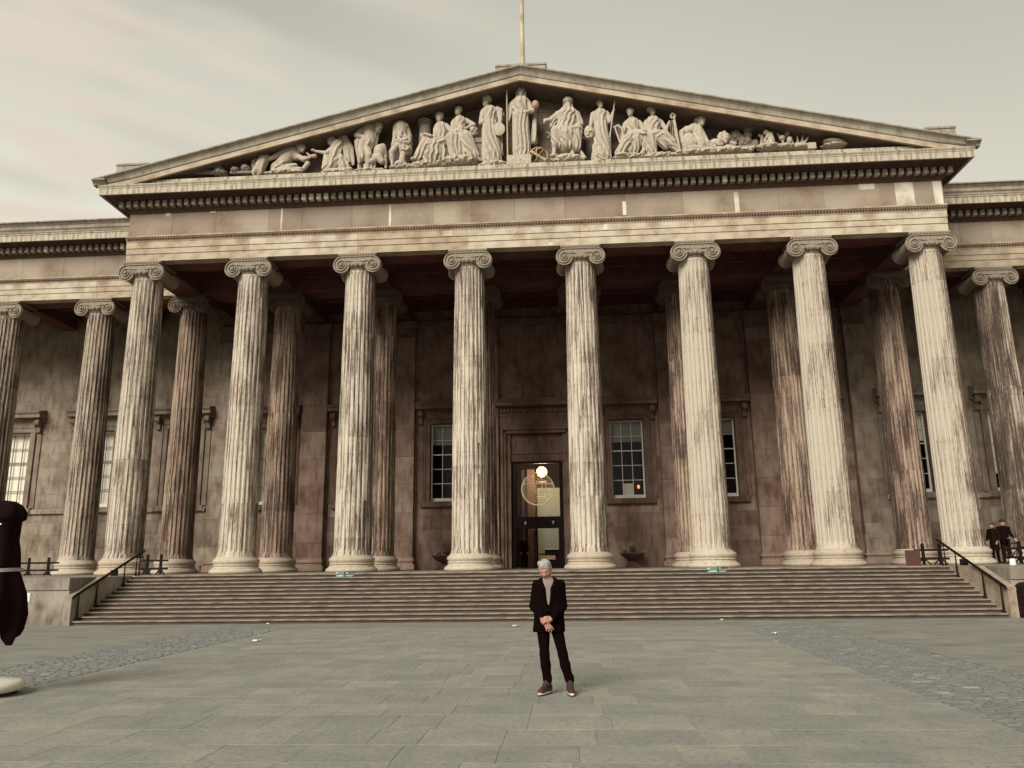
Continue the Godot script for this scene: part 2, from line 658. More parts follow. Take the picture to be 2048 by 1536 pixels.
	for c in [Color8(138, 133, 123), Color8(151, 145, 134), Color8(126, 122, 114)]:
		M.podium.append(stone(c, T.blotch, Vector3(0.18, 0.18, 0.18), T.streak, Vector3(0.3, 0.12, 0.3), 0.3))
	M.cheek = stone(Color8(160, 147, 130), T.blotch, Vector3(0.5, 0.5, 0.5), T.speck, fine, 0.3)  # warm glow on the right cheek wall put into its tint
	M.slab = []
	for c in [Color8(141, 140, 132), Color8(138, 138, 131), Color8(145, 144, 135), Color8(135, 136, 129), Color8(149, 147, 137), Color8(139, 139, 132)]:
		M.slab.append(stone(c, T.pave, Vector3(0.3, 0.3, 0.3), T.speck, Vector3(0.5, 0.5, 0.5), 0.25, 0.8))
	M.apron = stone(Color8(134, 134, 127), T.pave, Vector3(0.16, 0.16, 0.16), T.streak, Vector3(0.05, 0.3, 0.3), 0.3, 0.8)
	M.ground = plain(Color8(92, 91, 84), 0.95)
	M.sett = stone(Color8(255, 255, 255), T.pave, Vector3(1.1, 1.1, 1.1), null, fine, 0.3, 0.8)
	M.sett.vertex_color_use_as_albedo = true
	M.iron = plain(Color8(26, 13, 11), 0.6)
	M.iron.metallic_specular = 0.25
	M.gold = plain(Color8(160, 138, 106), 0.6, 0.15)
	M.ring = plain(Color8(246, 230, 196), 0.5)  # backlit glow of the door ring put into a pale colour
	M.rose = plain(Color8(156, 128, 108), 0.7)
	M.white_frame = plain(Color8(224, 219, 205), 0.6)
	M.sky_sheet = plain(Color8(150, 146, 134), 0.9)  # pale sheets added behind inner panes in place of reflected sky
	M.glass = plain(Color(0.12, 0.09, 0.08, 0.05), 0.02)
	M.glass.metallic_specular = 0.2
	M.glass.transparency = BaseMaterial3D.TRANSPARENCY_ALPHA
	M.blind_or_sky = plain(Color8(232, 224, 204), 0.9)
	M.grey_frame = plain(Color8(112, 102, 90), 0.7)
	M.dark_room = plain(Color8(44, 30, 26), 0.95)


# ---------------------------------------------------------------- the building
func col_x(i: float) -> float:
	return (i - 4.5) * SP


func flute_ring(r: float, dep: float, y: float) -> Array:
	var row := []
	for f in 24:
		for t in [0.0, 0.13, 0.17, 0.28, 0.5, 0.72, 0.83, 0.87]:
			var a: float = TAU * (f + t - 0.065) / 24.0
			var q := r
			if t > 0.14 and t < 0.86:
				q -= dep * sqrt(maxf(0.0, 1.0 - pow((t - 0.5) / 0.37, 2.0)))
			row.append(Vector3(cos(a) * q, y, sin(a) * q))
	return row


# one drum of a fluted shaft: flat facets round the flutes, uv round and up the shaft
func drum_mesh(rings: Array) -> ArrayMesh:
	var b := MB.new()
	for r in rings.size() - 1:
		var lo: Array = rings[r]
		var hi: Array = rings[r + 1]
		var cnt := lo.size()
		for k in cnt:
			var k1 := (k + 1) % cnt
			var s := b.v.size()
			b.quad(lo[k1], lo[k], hi[k], hi[k1])
			if b.v.size() == s:
				continue
			var u0 := float(k) / cnt
			var u1 := float(k + 1) / cnt
			b.uv[s] = Vector2(u1, 1.0 - lo[k].y / 13.0)
			b.uv[s + 1] = Vector2(u0, 1.0 - lo[k].y / 13.0)
			b.uv[s + 2] = Vector2(u0, 1.0 - hi[k].y / 13.0)
			b.uv[s + 3] = Vector2(u1, 1.0 - hi[k].y / 13.0)
			b.fix_last(Vector3(lo[k].x + lo[k1].x, 0, lo[k].z + lo[k1].z), 4)
	return b.mesh()


func shaft_r(y: float) -> float:
	var t := (y - 0.68) / 12.3
	return 0.756 - 0.108 * t + 0.018 * sin(PI * t)


func drum_meshes() -> Array:
	var out := []
	var y0 := 0.68
	var hgt := (12.95 - 0.68) / 9.0
	for d in 9:
		var a := y0 + d * hgt
		var b := a + hgt
		var rings := []
		if d == 0:
			rings.append(flute_ring(0.80, 0.0, a))
			rings.append(flute_ring(0.768, 0.0, a + 0.1))
			rings.append(flute_ring(shaft_r(a + 0.17), 0.0, a + 0.17))
			rings.append(flute_ring(shaft_r(a + 0.21), 0.035, a + 0.21))
			rings.append(flute_ring(shaft_r(a + 0.3), 0.058, a + 0.3))
		else:
			rings.append(flute_ring(shaft_r(a) - 0.014, 0.05, a + 0.001))
			rings.append(flute_ring(shaft_r(a), 0.058, a + 0.012))
		if d == 8:
			rings.append(flute_ring(shaft_r(b - 0.26), 0.055, b - 0.26))
			rings.append(flute_ring(shaft_r(b - 0.16), 0.03, b - 0.16))
			rings.append(flute_ring(shaft_r(b - 0.12), 0.0, b - 0.12))
			rings.append(flute_ring(shaft_r(b) + 0.02, 0.0, b))
		else:
			rings.append(flute_ring(shaft_r(b), 0.058, b - 0.012))
			rings.append(flute_ring(shaft_r(b) - 0.014, 0.05, b - 0.001))
		out.append(drum_mesh(rings))
	return out


func base_mesh() -> ArrayMesh:
	var b := MB.new()
	var prof := [Vector2(1.0, 0.0), Vector2(1.045, 0.03), Vector2(1.06, 0.08), Vector2(1.045, 0.13), Vector2(1.0, 0.175), Vector2(0.955, 0.2), Vector2(0.955, 0.225), Vector2(0.9, 0.25), Vector2(0.888, 0.29), Vector2(0.9, 0.315), Vector2(0.925, 0.325), Vector2(0.925, 0.345), Vector2(0.885, 0.36), Vector2(0.885, 0.4), Vector2(0.91, 0.42), Vector2(0.93, 0.46), Vector2(0.935, 0.51), Vector2(0.925, 0.555), Vector2(0.895, 0.59), Vector2(0.85, 0.6), Vector2(0.85, 0.63), Vector2(0.81, 0.66), Vector2(0.79, 0.69), Vector2(0.5, 0.69)]
	b.lathe(prof, 56)
	return b.mesh()


func capital_mesh() -> ArrayMesh:
	var b := MB.new()
	# astragal and egg ring
	b.lathe([Vector2(0.62, 12.93), Vector2(0.68, 12.94), Vector2(0.7, 12.965), Vector2(0.68, 12.99), Vector2(0.66, 13.0), Vector2(0.72, 13.04), Vector2(0.79, 13.1), Vector2(0.82, 13.17), Vector2(0.8, 13.24), Vector2(0.7, 13.3)], 40)
	for k in 24:
		var a := TAU * k / 24.0
		b.ball(Vector3(cos(a) * 0.79, 13.13, sin(a) * 0.79), Vector3(0.07, 0.1, 0.07), 6, 5)
	# the cushions that join the front scrolls to the back ones
	for s in [-1.0, 1.0]:
		var g := []
		for i in 13:
			var t := i / 12.0
			var z := lerpf(-0.7, 0.7, t)
			var r := 0.36 - 0.085 * sin(PI * t) + (0.025 if i == 6 else 0.0)
			var row := []
			for k in 20:
				var a := TAU * k / 20.0
				row.append(Vector3(s * 0.7 + cos(a) * r, 13.15 + sin(a) * r, z))
			g.append(row)
		b.sheet(g, true)
	# scrolls on both faces
	for f in [-1.0, 1.0]:
		var z0: float = 0.72 * f
		var out := PackedVector2Array()
		for s in [-1.0, 1.0]:
			var disc := PackedVector2Array()
			for k in 24:
				var a := TAU * k / 24.0
				disc.append(Vector2(s * 0.7 + cos(a) * 0.37, 13.15 + sin(a) * 0.37))
			b.slab_xy(disc, minf(z0, z0 - 0.04 * f), maxf(z0, z0 - 0.04 * f))
			var pts := []
			var rad := []
			for k in 61:
				var t := k / 60.0
				var a: float = PI / 2 - t * TAU * 2.6
				var r := 0.365 * pow(0.2, t)
				pts.append(Vector3(s * (0.7 + cos(a) * r), 13.15 + sin(a) * r, z0 + f * (0.018 + 0.03 * t)))
				rad.append(lerpf(0.036, 0.02, t))
			b.tube(pts, rad, 6)
			b.ball(Vector3(s * 0.7, 13.15, z0 + 0.05 * f), Vector3(0.075, 0.075, 0.06), 10, 7)
		# band between the scrolls: straight above, hanging below, with a raised rim
		out.append(Vector2(-0.7, 13.515))
		var low := []
		for k in 13:
			var t := k / 12.0
			var x := lerpf(-0.66, 0.66, t)
			low.append(Vector2(x, 13.36 - 0.075 * sin(PI * t)))
		for p in low:
			out.append(p)
		out.append(Vector2(0.7, 13.515))
		b.slab_xy(out, minf(z0 - 0.14 * f, z0 + 0.012 * f), maxf(z0 - 0.14 * f, z0 + 0.012 * f))
		b.tube([Vector3(-0.7, 13.515, z0 + 0.02 * f), Vector3(0.7, 13.515, z0 + 0.02 * f)], [0.036], 6)
		b.tube(low.map(func(p): return Vector3(p.x, p.y, z0 + 0.02 * f)), [0.024], 6)
		for k in 5:
			var x := (k - 2) * 0.155
			b.ball(Vector3(x, 13.17, z0 + 0.02 * f), Vector3(0.056, 0.09, 0.07), 8, 6)
	# abacus with its row of eggs
	b.box(Vector3(-0.86, 13.56, -0.72), Vector3(0.86, 13.69, 0.72), 0.02)
	b.box(Vector3(-0.8, 13.5, -0.66), Vector3(0.8, 13.56, 0.66))
	for k in 13:
		var x := (k - 6) * 0.132
		for f in [-1.0, 1.0]:
			b.ball(Vector3(x, 13.62, 0.72 * f), Vector3(0.042, 0.055, 0.04), 6, 5)
	return b.mesh()


func make_columns(museum: Node3D) -> void:
	var drums := drum_meshes()
	var base := base_mesh()
	var cap := capital_mesh()
	var mottled := shaft_image(101, 0.7, 0.3, 0.7)
	var streaky := shaft_image(202, 0.66, 0.6, 0.9)
	var clean := shaft_image(303, 0.76, 1.0, 0.6)
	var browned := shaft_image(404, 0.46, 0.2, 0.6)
	var white := Color8(250, 246, 240)
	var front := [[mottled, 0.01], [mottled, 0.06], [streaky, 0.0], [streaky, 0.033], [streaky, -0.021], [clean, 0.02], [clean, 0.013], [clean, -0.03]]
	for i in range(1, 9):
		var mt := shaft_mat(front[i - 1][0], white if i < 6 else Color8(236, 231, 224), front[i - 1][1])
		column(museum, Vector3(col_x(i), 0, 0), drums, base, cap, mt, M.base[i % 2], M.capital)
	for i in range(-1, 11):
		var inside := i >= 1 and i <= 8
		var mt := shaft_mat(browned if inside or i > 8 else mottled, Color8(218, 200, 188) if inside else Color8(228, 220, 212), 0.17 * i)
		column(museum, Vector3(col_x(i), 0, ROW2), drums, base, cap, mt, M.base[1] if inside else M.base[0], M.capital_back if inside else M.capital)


func column(museum: Node3D, at: Vector3, drums: Array, base: Mesh, cap: Mesh, mt: Material, bm: Material, cm: Material) -> void:
	var c := part("column", base, bm, museum, at)
	for d in drums:
		part("drum", d, mt, c)
	part("capital", cap, cm, c)


# ---------------------------------------------------------------- entablature
const ARCH_Y := 13.69
const FRIEZE_Y := 14.86
const CORN_Y := 15.98


# architrave stone: three bands each a little proud of the one below, and a crowning moulding
func architrave_prof(d: float) -> Array:
	return [Vector2(d - 0.5, ARCH_Y), Vector2(d, ARCH_Y), Vector2(d, 14.02), Vector2(d + 0.035, 14.025), Vector2(d + 0.035, 14.28), Vector2(d + 0.07, 14.285), Vector2(d + 0.07, 14.57), Vector2(d - 0.5, 14.57)]


func entablature(museum: Node3D, zf: float, x0: float, x1: float, joints: Array) -> void:
	var xs := [x0] + joints + [x1]
	for i in xs.size() - 1:
		var b := MB.new()
		b.sweep_x(architrave_prof(zf), xs[i] + 0.004, xs[i + 1] - 0.004)
		part("architrave_block", b.mesh(), M.front[rng.randi() % 4], museum)
	# the crowning moulding, with its row of beads
	var c := MB.new()
	c.sweep_x([Vector2(zf - 0.3, 14.57), Vector2(zf + 0.085, 14.572), Vector2(zf + 0.085, 14.6), Vector2(zf + 0.1, 14.64), Vector2(zf + 0.17, 14.75), Vector2(zf + 0.2, 14.77), Vector2(zf + 0.2, 14.83), Vector2(zf + 0.02, 14.86), Vector2(zf - 0.3, 14.86)], x0 - (0.12 if x0 == -17.86 else 0.0), x1 + (0.12 if x1 == 17.86 else 0.0))
	var band := part("architrave_moulding", c.mesh(), M.front[1], museum)
	var beads := MB.new()
	var x := x0 + 0.06
	while x < x1:
		beads.box(Vector3(x, 14.655, zf + 0.11), Vector3(x + 0.075, 14.735, zf + 0.175), 0.012)
		x += 0.125
	var bd := part("egg_row", beads.mesh(), M.bed, band)
	bd.set_meta("kind", "stuff")


func frieze_blocks(museum: Node3D, zf: float, x0: float, x1: float) -> void:
	var x := x0
	while x < x1 - 0.01:
		var w := rng.randf_range(1.4, 2.7)
		if x + w > x1 - 0.9:
			w = x1 - x
		part("frieze_block", boxm(Vector3(x + 0.003, FRIEZE_Y, zf - 0.6), Vector3(x + w - 0.003, CORN_Y, zf + rng.randf_range(-0.004, 0.004)), 0.006), M.frieze[rng.randi() % 5], museum)
		x += w


# moulding with a given outline (distance from the architrave face, height), carried round the corners of the portico
func wrap_prof(prof: Array, z_back: float) -> ArrayMesh:
	var b := MB.new()
	for i in prof.size() - 1:
		var p: Vector2 = prof[i]
		var q: Vector2 = prof[i + 1]
		var path := func(c: Vector2) -> Array:
			return [Vector3(-17.86 - c.x, c.y, z_back), Vector3(-17.86 - c.x, c.y, 0.7 + c.x), Vector3(17.86 + c.x, c.y, 0.7 + c.x), Vector3(17.86 + c.x, c.y, z_back)]
		var a: Array = path.call(p)
		var e: Array = path.call(q)
		for k in 3:
			b.quad(a[k], a[k + 1], e[k + 1], e[k])
	return b.mesh()


func cornice(museum: Node3D) -> void:
	var zb := ROW2 + 0.75
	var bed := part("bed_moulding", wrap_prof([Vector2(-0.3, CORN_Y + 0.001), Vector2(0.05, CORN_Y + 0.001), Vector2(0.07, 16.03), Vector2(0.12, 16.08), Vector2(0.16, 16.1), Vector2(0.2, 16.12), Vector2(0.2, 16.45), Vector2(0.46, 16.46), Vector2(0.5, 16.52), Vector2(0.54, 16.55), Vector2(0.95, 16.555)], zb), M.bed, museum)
	var cor := part("cornice", wrap_prof([Vector2(0.9, 16.56), Vector2(0.92, 16.5), Vector2(1.0, 16.5), Vector2(1.0, 16.78), Vector2(1.015, 16.785), Vector2(1.02, 16.83), Vector2(1.06, 16.9), Vector2(1.06, 16.945), Vector2(0.2, 16.97), Vector2(-0.4, 16.97)], zb), M.corona, museum)
	dentil_row(bed, -17.86 - 0.36, 17.86 + 0.36, 0.7, [[25, 28], [80, 80]])
	# the ledge that the carved figures stand on
	part("plinth_course", boxm(Vector3(-16.6, 16.96, 0.3), Vector3(16.6, 17.22, 1.52), 0.02), M.corona, museum)
	cor.set_meta("label", "rain-streaked cornice slab under the carved figures")


func dentil_row(bed: Node3D, x0: float, x1: float, zf: float, fresh: Array) -> void:
	var step := 0.335
	var cnt := int(round((x1 - x0 + 0.14) / step))
	step = (x1 - x0 + 0.14) / cnt
	var m := boxm(Vector3(0, 16.14, zf + 0.19), Vector3(0.195, 16.43, zf + 0.43), 0.012)
	for i in cnt:
		var newer := false
		for f in fresh:
			if i >= f[0] and i <= f[1]:
				newer = true
		part("dentil", m, M.dentil_new if newer else M.dentil, bed, Vector3(x0 + i * step, 0, 0))


func pediment(museum: Node3D) -> void:
	var slope := 0.2413
	var floor_y := 16.93
	# raking cornice: outline (z, height above the inner edge) run up to the apex and down again, resting on the level cornice
	var sweep := func(prof: Array, xe: float) -> ArrayMesh:
		var b := MB.new()
		var xs := [-xe, -17.45, -14.0, -10.0, -5.0, 0.0, 5.0, 10.0, 14.0, 17.45, xe]
		for i in prof.size() - 1:
			var p: Vector2 = prof[i]
			var q: Vector2 = prof[i + 1]
			for k in xs.size() - 1:
				var a: float = xs[k]
				var c: float = xs[k + 1]
				b.quad(Vector3(a, maxf(21.14 - slope * absf(a) + p.y, floor_y), p.x), Vector3(c, maxf(21.14 - slope * absf(c) + p.y, floor_y), p.x), Vector3(c, maxf(21.14 - slope * absf(c) + q.y, floor_y), q.x), Vector3(a, maxf(21.14 - slope * absf(a) + q.y, floor_y), q.x))
		return b.mesh()
	part("raking_cornice", sweep.call([Vector2(1.62, 0.0), Vector2(1.735, 0.0), Vector2(1.735, 0.27), Vector2(1.5, 0.275)], 18.89), M.front[1], museum)
	part("raking_soffit", sweep.call([Vector2(0.2, 0.045), Vector2(1.63, 0.045), Vector2(1.63, 0.001)], 18.8), M.soffit, museum)
	part("raking_moulding", sweep.call([Vector2(1.5, 0.26), Vector2(1.77, 0.262), Vector2(1.785, 0.3), Vector2(1.76, 0.335), Vector2(1.5, 0.34)], 18.93), M.sima, museum)
	var sima := part("raking_gutter", sweep.call([Vector2(1.5, 0.335), Vector2(1.765, 0.337), Vector2(1.775, 0.39), Vector2(1.81, 0.47), Vector2(1.88, 0.54), Vector2(1.94, 0.575), Vector2(1.955, 0.6), Vector2(1.955, 0.645), Vector2(1.5, 0.66), Vector2(-1.0, 0.66)], 19.105), M.sima, museum)
	# the ends of the gutter turn back along the eaves
	for s in [-1.0, 1.0]:
		var b := MB.new()
		var pr := [Vector2(18.7, 16.95), Vector2(18.91, 16.95), Vector2(18.94, 17.0), Vector2(19.04, 17.08), Vector2(19.11, 17.12), Vector2(19.11, 17.175), Vector2(18.7, 17.27)]
		for i in pr.size() - 1:
			var p: Vector2 = pr[i]
			var q: Vector2 = pr[i + 1]
			var zp := 1.955 - (19.11 - p.x)
			var zq := 1.955 - (19.11 - q.x)
			b.quad(Vector3(s * p.x, p.y, -4.0), Vector3(s * p.x, p.y, zp), Vector3(s * q.x, q.y, zq), Vector3(s * q.x, q.y, -4.0))
			b.fix_last(Vector3(s, 0, 0), 4)
			b.quad(Vector3(s * 18.5, p.y, zp), Vector3(s * p.x, p.y, zp), Vector3(s * q.x, q.y, zq), Vector3(s * 18.5, q.y, zq))
			b.fix_last(Vector3(0, 0, 1), 4)
		part("eaves_gutter", b.mesh(), M.sima, museum)
	# the back wall of the triangle, in courses
	var y := 16.97
	while y < 21.0:
		var h := 0.68
		var x := -17.0
		while x < 17.0:
			var w := rng.randf_range(1.6, 2.6)
			var top := minf(21.5 - slope * absf(x), 21.5 - slope * absf(x + w))
			if 21.5 - slope * minf(absf(x), absf(x + w)) > y:
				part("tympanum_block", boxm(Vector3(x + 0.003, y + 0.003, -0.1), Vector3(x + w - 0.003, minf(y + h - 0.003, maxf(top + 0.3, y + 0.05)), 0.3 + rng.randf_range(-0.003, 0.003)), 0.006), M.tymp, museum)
			x += w
		y += h
	# roof slopes behind, and the blocks on the apex and the two corners
	var roof := MB.new()
	for s in [-1.0, 1.0]:
		roof.quad(Vector3(0, 21.72, -0.9), Vector3(0, 21.72, -14.0), Vector3(s * 19.0, 17.12, -14.0), Vector3(s * 19.0, 17.12, -0.9))
		roof.fix_last(Vector3.UP, 4)
		roof.quad(Vector3(0, 21.6, -0.9), Vector3(0, 21.6, -14.0), Vector3(s * 19.0, 17.0, -14.0), Vector3(s * 19.0, 17.0, -0.9))
		roof.fix_last(Vector3.DOWN, 4)
	part("roof", roof.mesh(), M.sima, museum)
	for r in [[-1.19, 1.19, 21.4, 22.81], [-18.95, -17.4, 17.2, 18.66], [17.6, 18.92, 17.2, 18.63]]:
		var ab := MB.new()
		ab.box(Vector3(r[0] + 0.03, r[2], -0.6), Vector3(r[1] - 0.03, r[3] - 0.12, 0.5), 0.01)
		ab.box(Vector3(r[0], r[3] - 0.12, -0.65), Vector3(r[1], r[3], 0.54), 0.02)
		part("acroterion_block", ab.mesh(), M.sima, museum)


func wings(museum: Node3D) -> void:
	var zf := ROW2 + 0.7
	for s in [-1.0, 1.0]:
		var x0 := -42.0 if s < 0 else 17.75
		var x1 := -17.75 if s < 0 else 42.0
		var js := []
		for i in range(-3, 13):
			var cx := col_x(i)
			if cx > x0 + 0.6 and cx < x1 - 0.6:
				js.append(cx)
		entablature(museum, zf, x0, x1, js)
		frieze_blocks(museum, zf, x0, x1)
		var b := MB.new()
		b.sweep_x([Vector2(zf - 0.3, CORN_Y + 0.001), Vector2(zf + 0.05, CORN_Y + 0.001), Vector2(zf + 0.07, 16.03), Vector2(zf + 0.12, 16.08), Vector2(zf + 0.2, 16.12), Vector2(zf + 0.2, 16.45), Vector2(zf + 0.46, 16.46), Vector2(zf + 0.5, 16.52), Vector2(zf + 0.95, 16.555)], x0, x1, false)
		var bed := part("bed_moulding", b.mesh(), M.bed, museum)
		dentil_row(bed, maxf(x0, -31.0) + 0.1, minf(x1, 31.0) - 0.1, zf, [[18, 18], [30, 31]])
		var c := MB.new()
		c.sweep_x([Vector2(zf + 0.3, 16.56), Vector2(zf + 0.92, 16.555), Vector2(zf + 0.92, 16.5), Vector2(zf + 1.0, 16.5), Vector2(zf + 1.0, 16.8), Vector2(zf + 1.03, 16.83), Vector2(zf + 1.04, 16.9), Vector2(zf + 0.9, 16.91)], x0, x1, false)
		part("cornice", c.mesh(), M.corona, museum)
		var g := MB.new()
		g.sweep_x([Vector2(zf + 0.8, 16.9), Vector2(zf + 1.06, 16.902), Vector2(zf + 1.08, 17.0), Vector2(zf + 1.14, 17.07), Vector2(zf + 1.14, 17.1), Vector2(zf + 1.06, 17.11), Vector2(zf + 1.08, 17.25), Vector2(zf + 1.2, 17.38), Vector2(zf + 1.26, 17.4), Vector2(zf + 1.26, 17.46), Vector2(zf - 0.5, 17.5)], x0, x1, false)
		part("gutter", g.mesh(), M.sima, museum)
		part("roof", boxm(Vector3(x0, 17.2, -14.0), Vector3(x1, 17.35, zf + 0.9)), M.sima, museum)


# beams over both rows of columns and between them, with panelled ceilings set into the bays
func ceilings(museum: Node3D) -> void:
	var lo := ARCH_Y + 0.004
	# inner half of the beams over the front row, the whole of those over the second row inside the portico
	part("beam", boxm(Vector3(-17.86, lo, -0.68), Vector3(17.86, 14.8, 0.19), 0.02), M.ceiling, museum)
	part("beam", boxm(Vector3(-17.7, lo, ROW2 - 0.68), Vector3(17.7, 14.8, ROW2 + 0.68), 0.02), M.ceiling, museum)
	for s in [-1.0, 1.0]:
		var a: float = 17.75 * s
		var b: float = 42.0 * s
		part("beam", boxm(Vector3(minf(a, b), lo, ROW2 - 0.68), Vector3(maxf(a, b), 14.8, ROW2 + 0.19), 0.02), M.ceiling, museum)
		# outer faces of the two side beams of the portico, with frieze above
		part("side_beam", boxm(Vector3(17.2 * s - 0.69, lo + 0.002, ROW2 + 0.7), Vector3(17.2 * s + 0.69, 15.97, -0.69), 0.02), M.ceiling, museum)
		part("side_beam", boxm(Vector3(17.2 * s - 0.65, 14.6, -0.68), Vector3(17.2 * s + 0.66, 15.97, 0.19), 0.02), M.ceiling, museum)
	for i in range(2, 8):
		part("beam", boxm(Vector3(col_x(i) - 0.5, lo + 0.06, ROW2 + 0.69), Vector3(col_x(i) + 0.5, 14.8, -0.69), 0.02), M.ceiling, museum)
	for i in range(-2, 12):
		part("beam", boxm(Vector3(col_x(i) - 0.5, lo + 0.06, WALL + 0.01), Vector3(col_x(i) + 0.5, 14.8, ROW2 - 0.69), 0.02), M.ceiling, museum)
	# coffers: stepped frames with a sunk panel, three to a bay
	var panels := func(z0: float, z1: float, from: int, to: int) -> void:
		for i in range(from, to):
			var xa: float = col_x(i) + 0.5
			var xb: float = col_x(i + 1) - 0.5
			for r in 2:
				var za: float = lerpf(z0, z1, r / 2.0)
				var zc: float = lerpf(z0, z1, (r + 1) / 2.0)
				var b := MB.new()
				var steps := [[0.0, 14.35, 14.75], [0.22, 14.5, 14.76], [0.36, 14.62, 14.77]]
				for st in steps:
					var e: float = st[0]
					var f: float = 0.22 if st[0] == 0.0 else 0.14
					b.box(Vector3(xa + e, st[1], za + e), Vector3(xb - e, st[2], za + e + f))
					b.box(Vector3(xa + e, st[1], zc - e - f), Vector3(xb - e, st[2], zc - e))
					b.box(Vector3(xa + e, st[1], za + e + f), Vector3(xa + e + f, st[2], zc - e - f))
					b.box(Vector3(xb - e - f, st[1], za + e + f), Vector3(xb - e, st[2], zc - e - f))
				part("coffer", b.mesh(), M.ceiling, museum)
	panels.call(ROW2 + 0.69, -0.69, 1, 8)
	panels.call(WALL, ROW2 - 0.69, -2, 12)
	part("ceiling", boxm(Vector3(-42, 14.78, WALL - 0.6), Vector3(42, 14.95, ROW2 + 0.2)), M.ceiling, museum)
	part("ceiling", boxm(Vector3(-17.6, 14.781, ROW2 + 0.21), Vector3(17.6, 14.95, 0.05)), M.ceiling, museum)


# ---------------------------------------------------------------- the wall behind the columns
func wall_z(x: float) -> float:
	return WING_WALL if absf(x) > 17.2 else WALL


func wall_and_openings(museum: Node3D) -> void:
	var openings := [[-1.62, 1.62, 0.0, 7.33]]
	for b in range(-2, 11):
		if b != 4:
			openings.append([col_x(b + 0.5) - 1.05, col_x(b + 0.5) + 1.05, 3.58, 8.08])
	# core of the wall, then the stones that face it; the wings' wall stands a little forward of the portico's
	openings.sort_custom(func(p, q): return p[0] < q[0])
	var wall: Node3D
	var made := 0
	for reg in [[-16.8, 16.8, WALL, M.wall, "far_wall_stones"], [-42.0, -16.8, WING_WALL, M.wing, "far_wing_stones"], [16.8, 42.0, WING_WALL, M.wing, "far_wing_stones"]]:
		var zf: float = reg[2]
		var core := MB.new()
		var at: float = reg[0]
		for o in openings:
			if o[0] < reg[0] or o[1] > reg[1]:
				continue
			core.box(Vector3(at, 0, zf - 0.5), Vector3(o[0], 15.0, zf - 0.05))
			if o[2] > 0.0:
				core.box(Vector3(o[0], 0, zf - 0.5), Vector3(o[1], o[2], zf - 0.05))
			core.box(Vector3(o[0], o[3], zf - 0.5), Vector3(o[1], 15.0, zf - 0.05))
			at = o[1]
		core.box(Vector3(at, 0, zf - 0.5), Vector3(reg[1], 15.0, zf - 0.05))
		wall = part("wall", core.mesh(), M.joint, museum)
		var spare := MB.new()
		for c in 20:
			var ya := maxf(c * 0.75 - 0.17, 0.0)
			var yb := c * 0.75 + 0.58
			var x: float = maxf(reg[0], -33.0)
			var first := true
			while x < minf(reg[1], 33.0) - 0.01:
				var w := rng.randf_range(1.15, 1.65) * (0.5 if first and c % 2 else 1.0)
				first = false
				if x + w > minf(reg[1], 33.0) - 0.4:
					w = minf(reg[1], 33.0) - x
				var segs := [[x, x + w]]
				for o in openings:
					if ya < o[3] - 0.3 and yb > o[2] + 0.3:
						var next := []
						for sg in segs:
							if sg[1] <= o[0] or sg[0] >= o[1]:
								next.append(sg)
								continue
							if sg[0] < o[0]:
								next.append([sg[0], o[0]])
							if sg[1] > o[1]:
								next.append([o[1], sg[1]])
						segs = next
				for sg in segs:
					if sg[1] - sg[0] < 0.05:
						continue
					var mid: float = (sg[0] + sg[1]) * 0.5
					var lo := Vector3(sg[0] + 0.002, ya + 0.002, zf - 0.06)
					var hi := Vector3(sg[1] - 0.002, yb - 0.002, zf + rng.randf_range(-0.003, 0.004))
					if (yb < 7.4 if absf(mid) < 16.8 else yb < 4.4 and absf(mid) < 25.0) and made < 300:
						part("wall_stone", boxm(lo, hi, 0.006), reg[3][rng.randi() % 4], wall)
						made += 1
					else:
						spare.box(lo, hi, 0.006)
				x += w
		var sp := part(reg[4], spare.mesh(), reg[3][0], wall)
		sp.set_meta("kind", "stuff")
	# pilasters, each built of stones on a moulded foot
	for i in range(1, 9):
		var x0 := col_x(i) - 0.7
		var x1 := col_x(i) + 0.7
		if i == 4:
			x1 = -2.02
		elif i == 5:
			x0 = 2.02
		elif i == 1:
			x0 = -17.86
			x1 = -16.76
		elif i == 8:
			x0 = 16.76
			x1 = 17.86
		var ft := MB.new()
		ft.box(Vector3(x0 - 0.14, 0.0, WALL), Vector3(x1 + 0.14, 0.3, WALL + 0.58), 0.04)
		ft.box(Vector3(x0 - 0.04, 0.3, WALL), Vector3(x1 + 0.04, 0.4, WALL + 0.46), 0.01)
		ft.box(Vector3(x0 - 0.1, 0.4, WALL), Vector3(x1 + 0.1, 0.6, WALL + 0.53), 0.06)
		ft.box(Vector3(x0 - 0.03, 0.6, WALL), Vector3(x1 + 0.03, 0.69, WALL + 0.43), 0.01)
		var p := part("pilaster", ft.mesh(), M.wall[2], museum)
		var y := 0.69
		while y < 12.4:
			var h := 0.81 if y < 0.7 else 1.5
			if y + h > 12.3:
				h = 12.7 - y
			part("pilaster_stone", boxm(Vector3(x0, y + 0.003, WALL - 0.02), Vector3(x1, y + h - 0.003, WALL + 0.4 + rng.randf_range(-0.003, 0.003)), 0.01), M.wall[rng.randi() % 5], p)
			y += h
		var cp := MB.new()
		cp.box(Vector3(x0 - 0.05, 12.7, WALL), Vector3(x1 + 0.05, 12.85, WALL + 0.45), 0.02)
		cp.box(Vector3(x0 - 0.02, 12.85, WALL), Vector3(x1 + 0.02, 13.25, WALL + 0.42), 0.01)
		cp.box(Vector3(x0 - 0.12, 13.25, WALL), Vector3(x1 + 0.12, 13.69, WALL + 0.55), 0.05)
		part("pilaster_cap", cp.mesh(), M.trim, p)
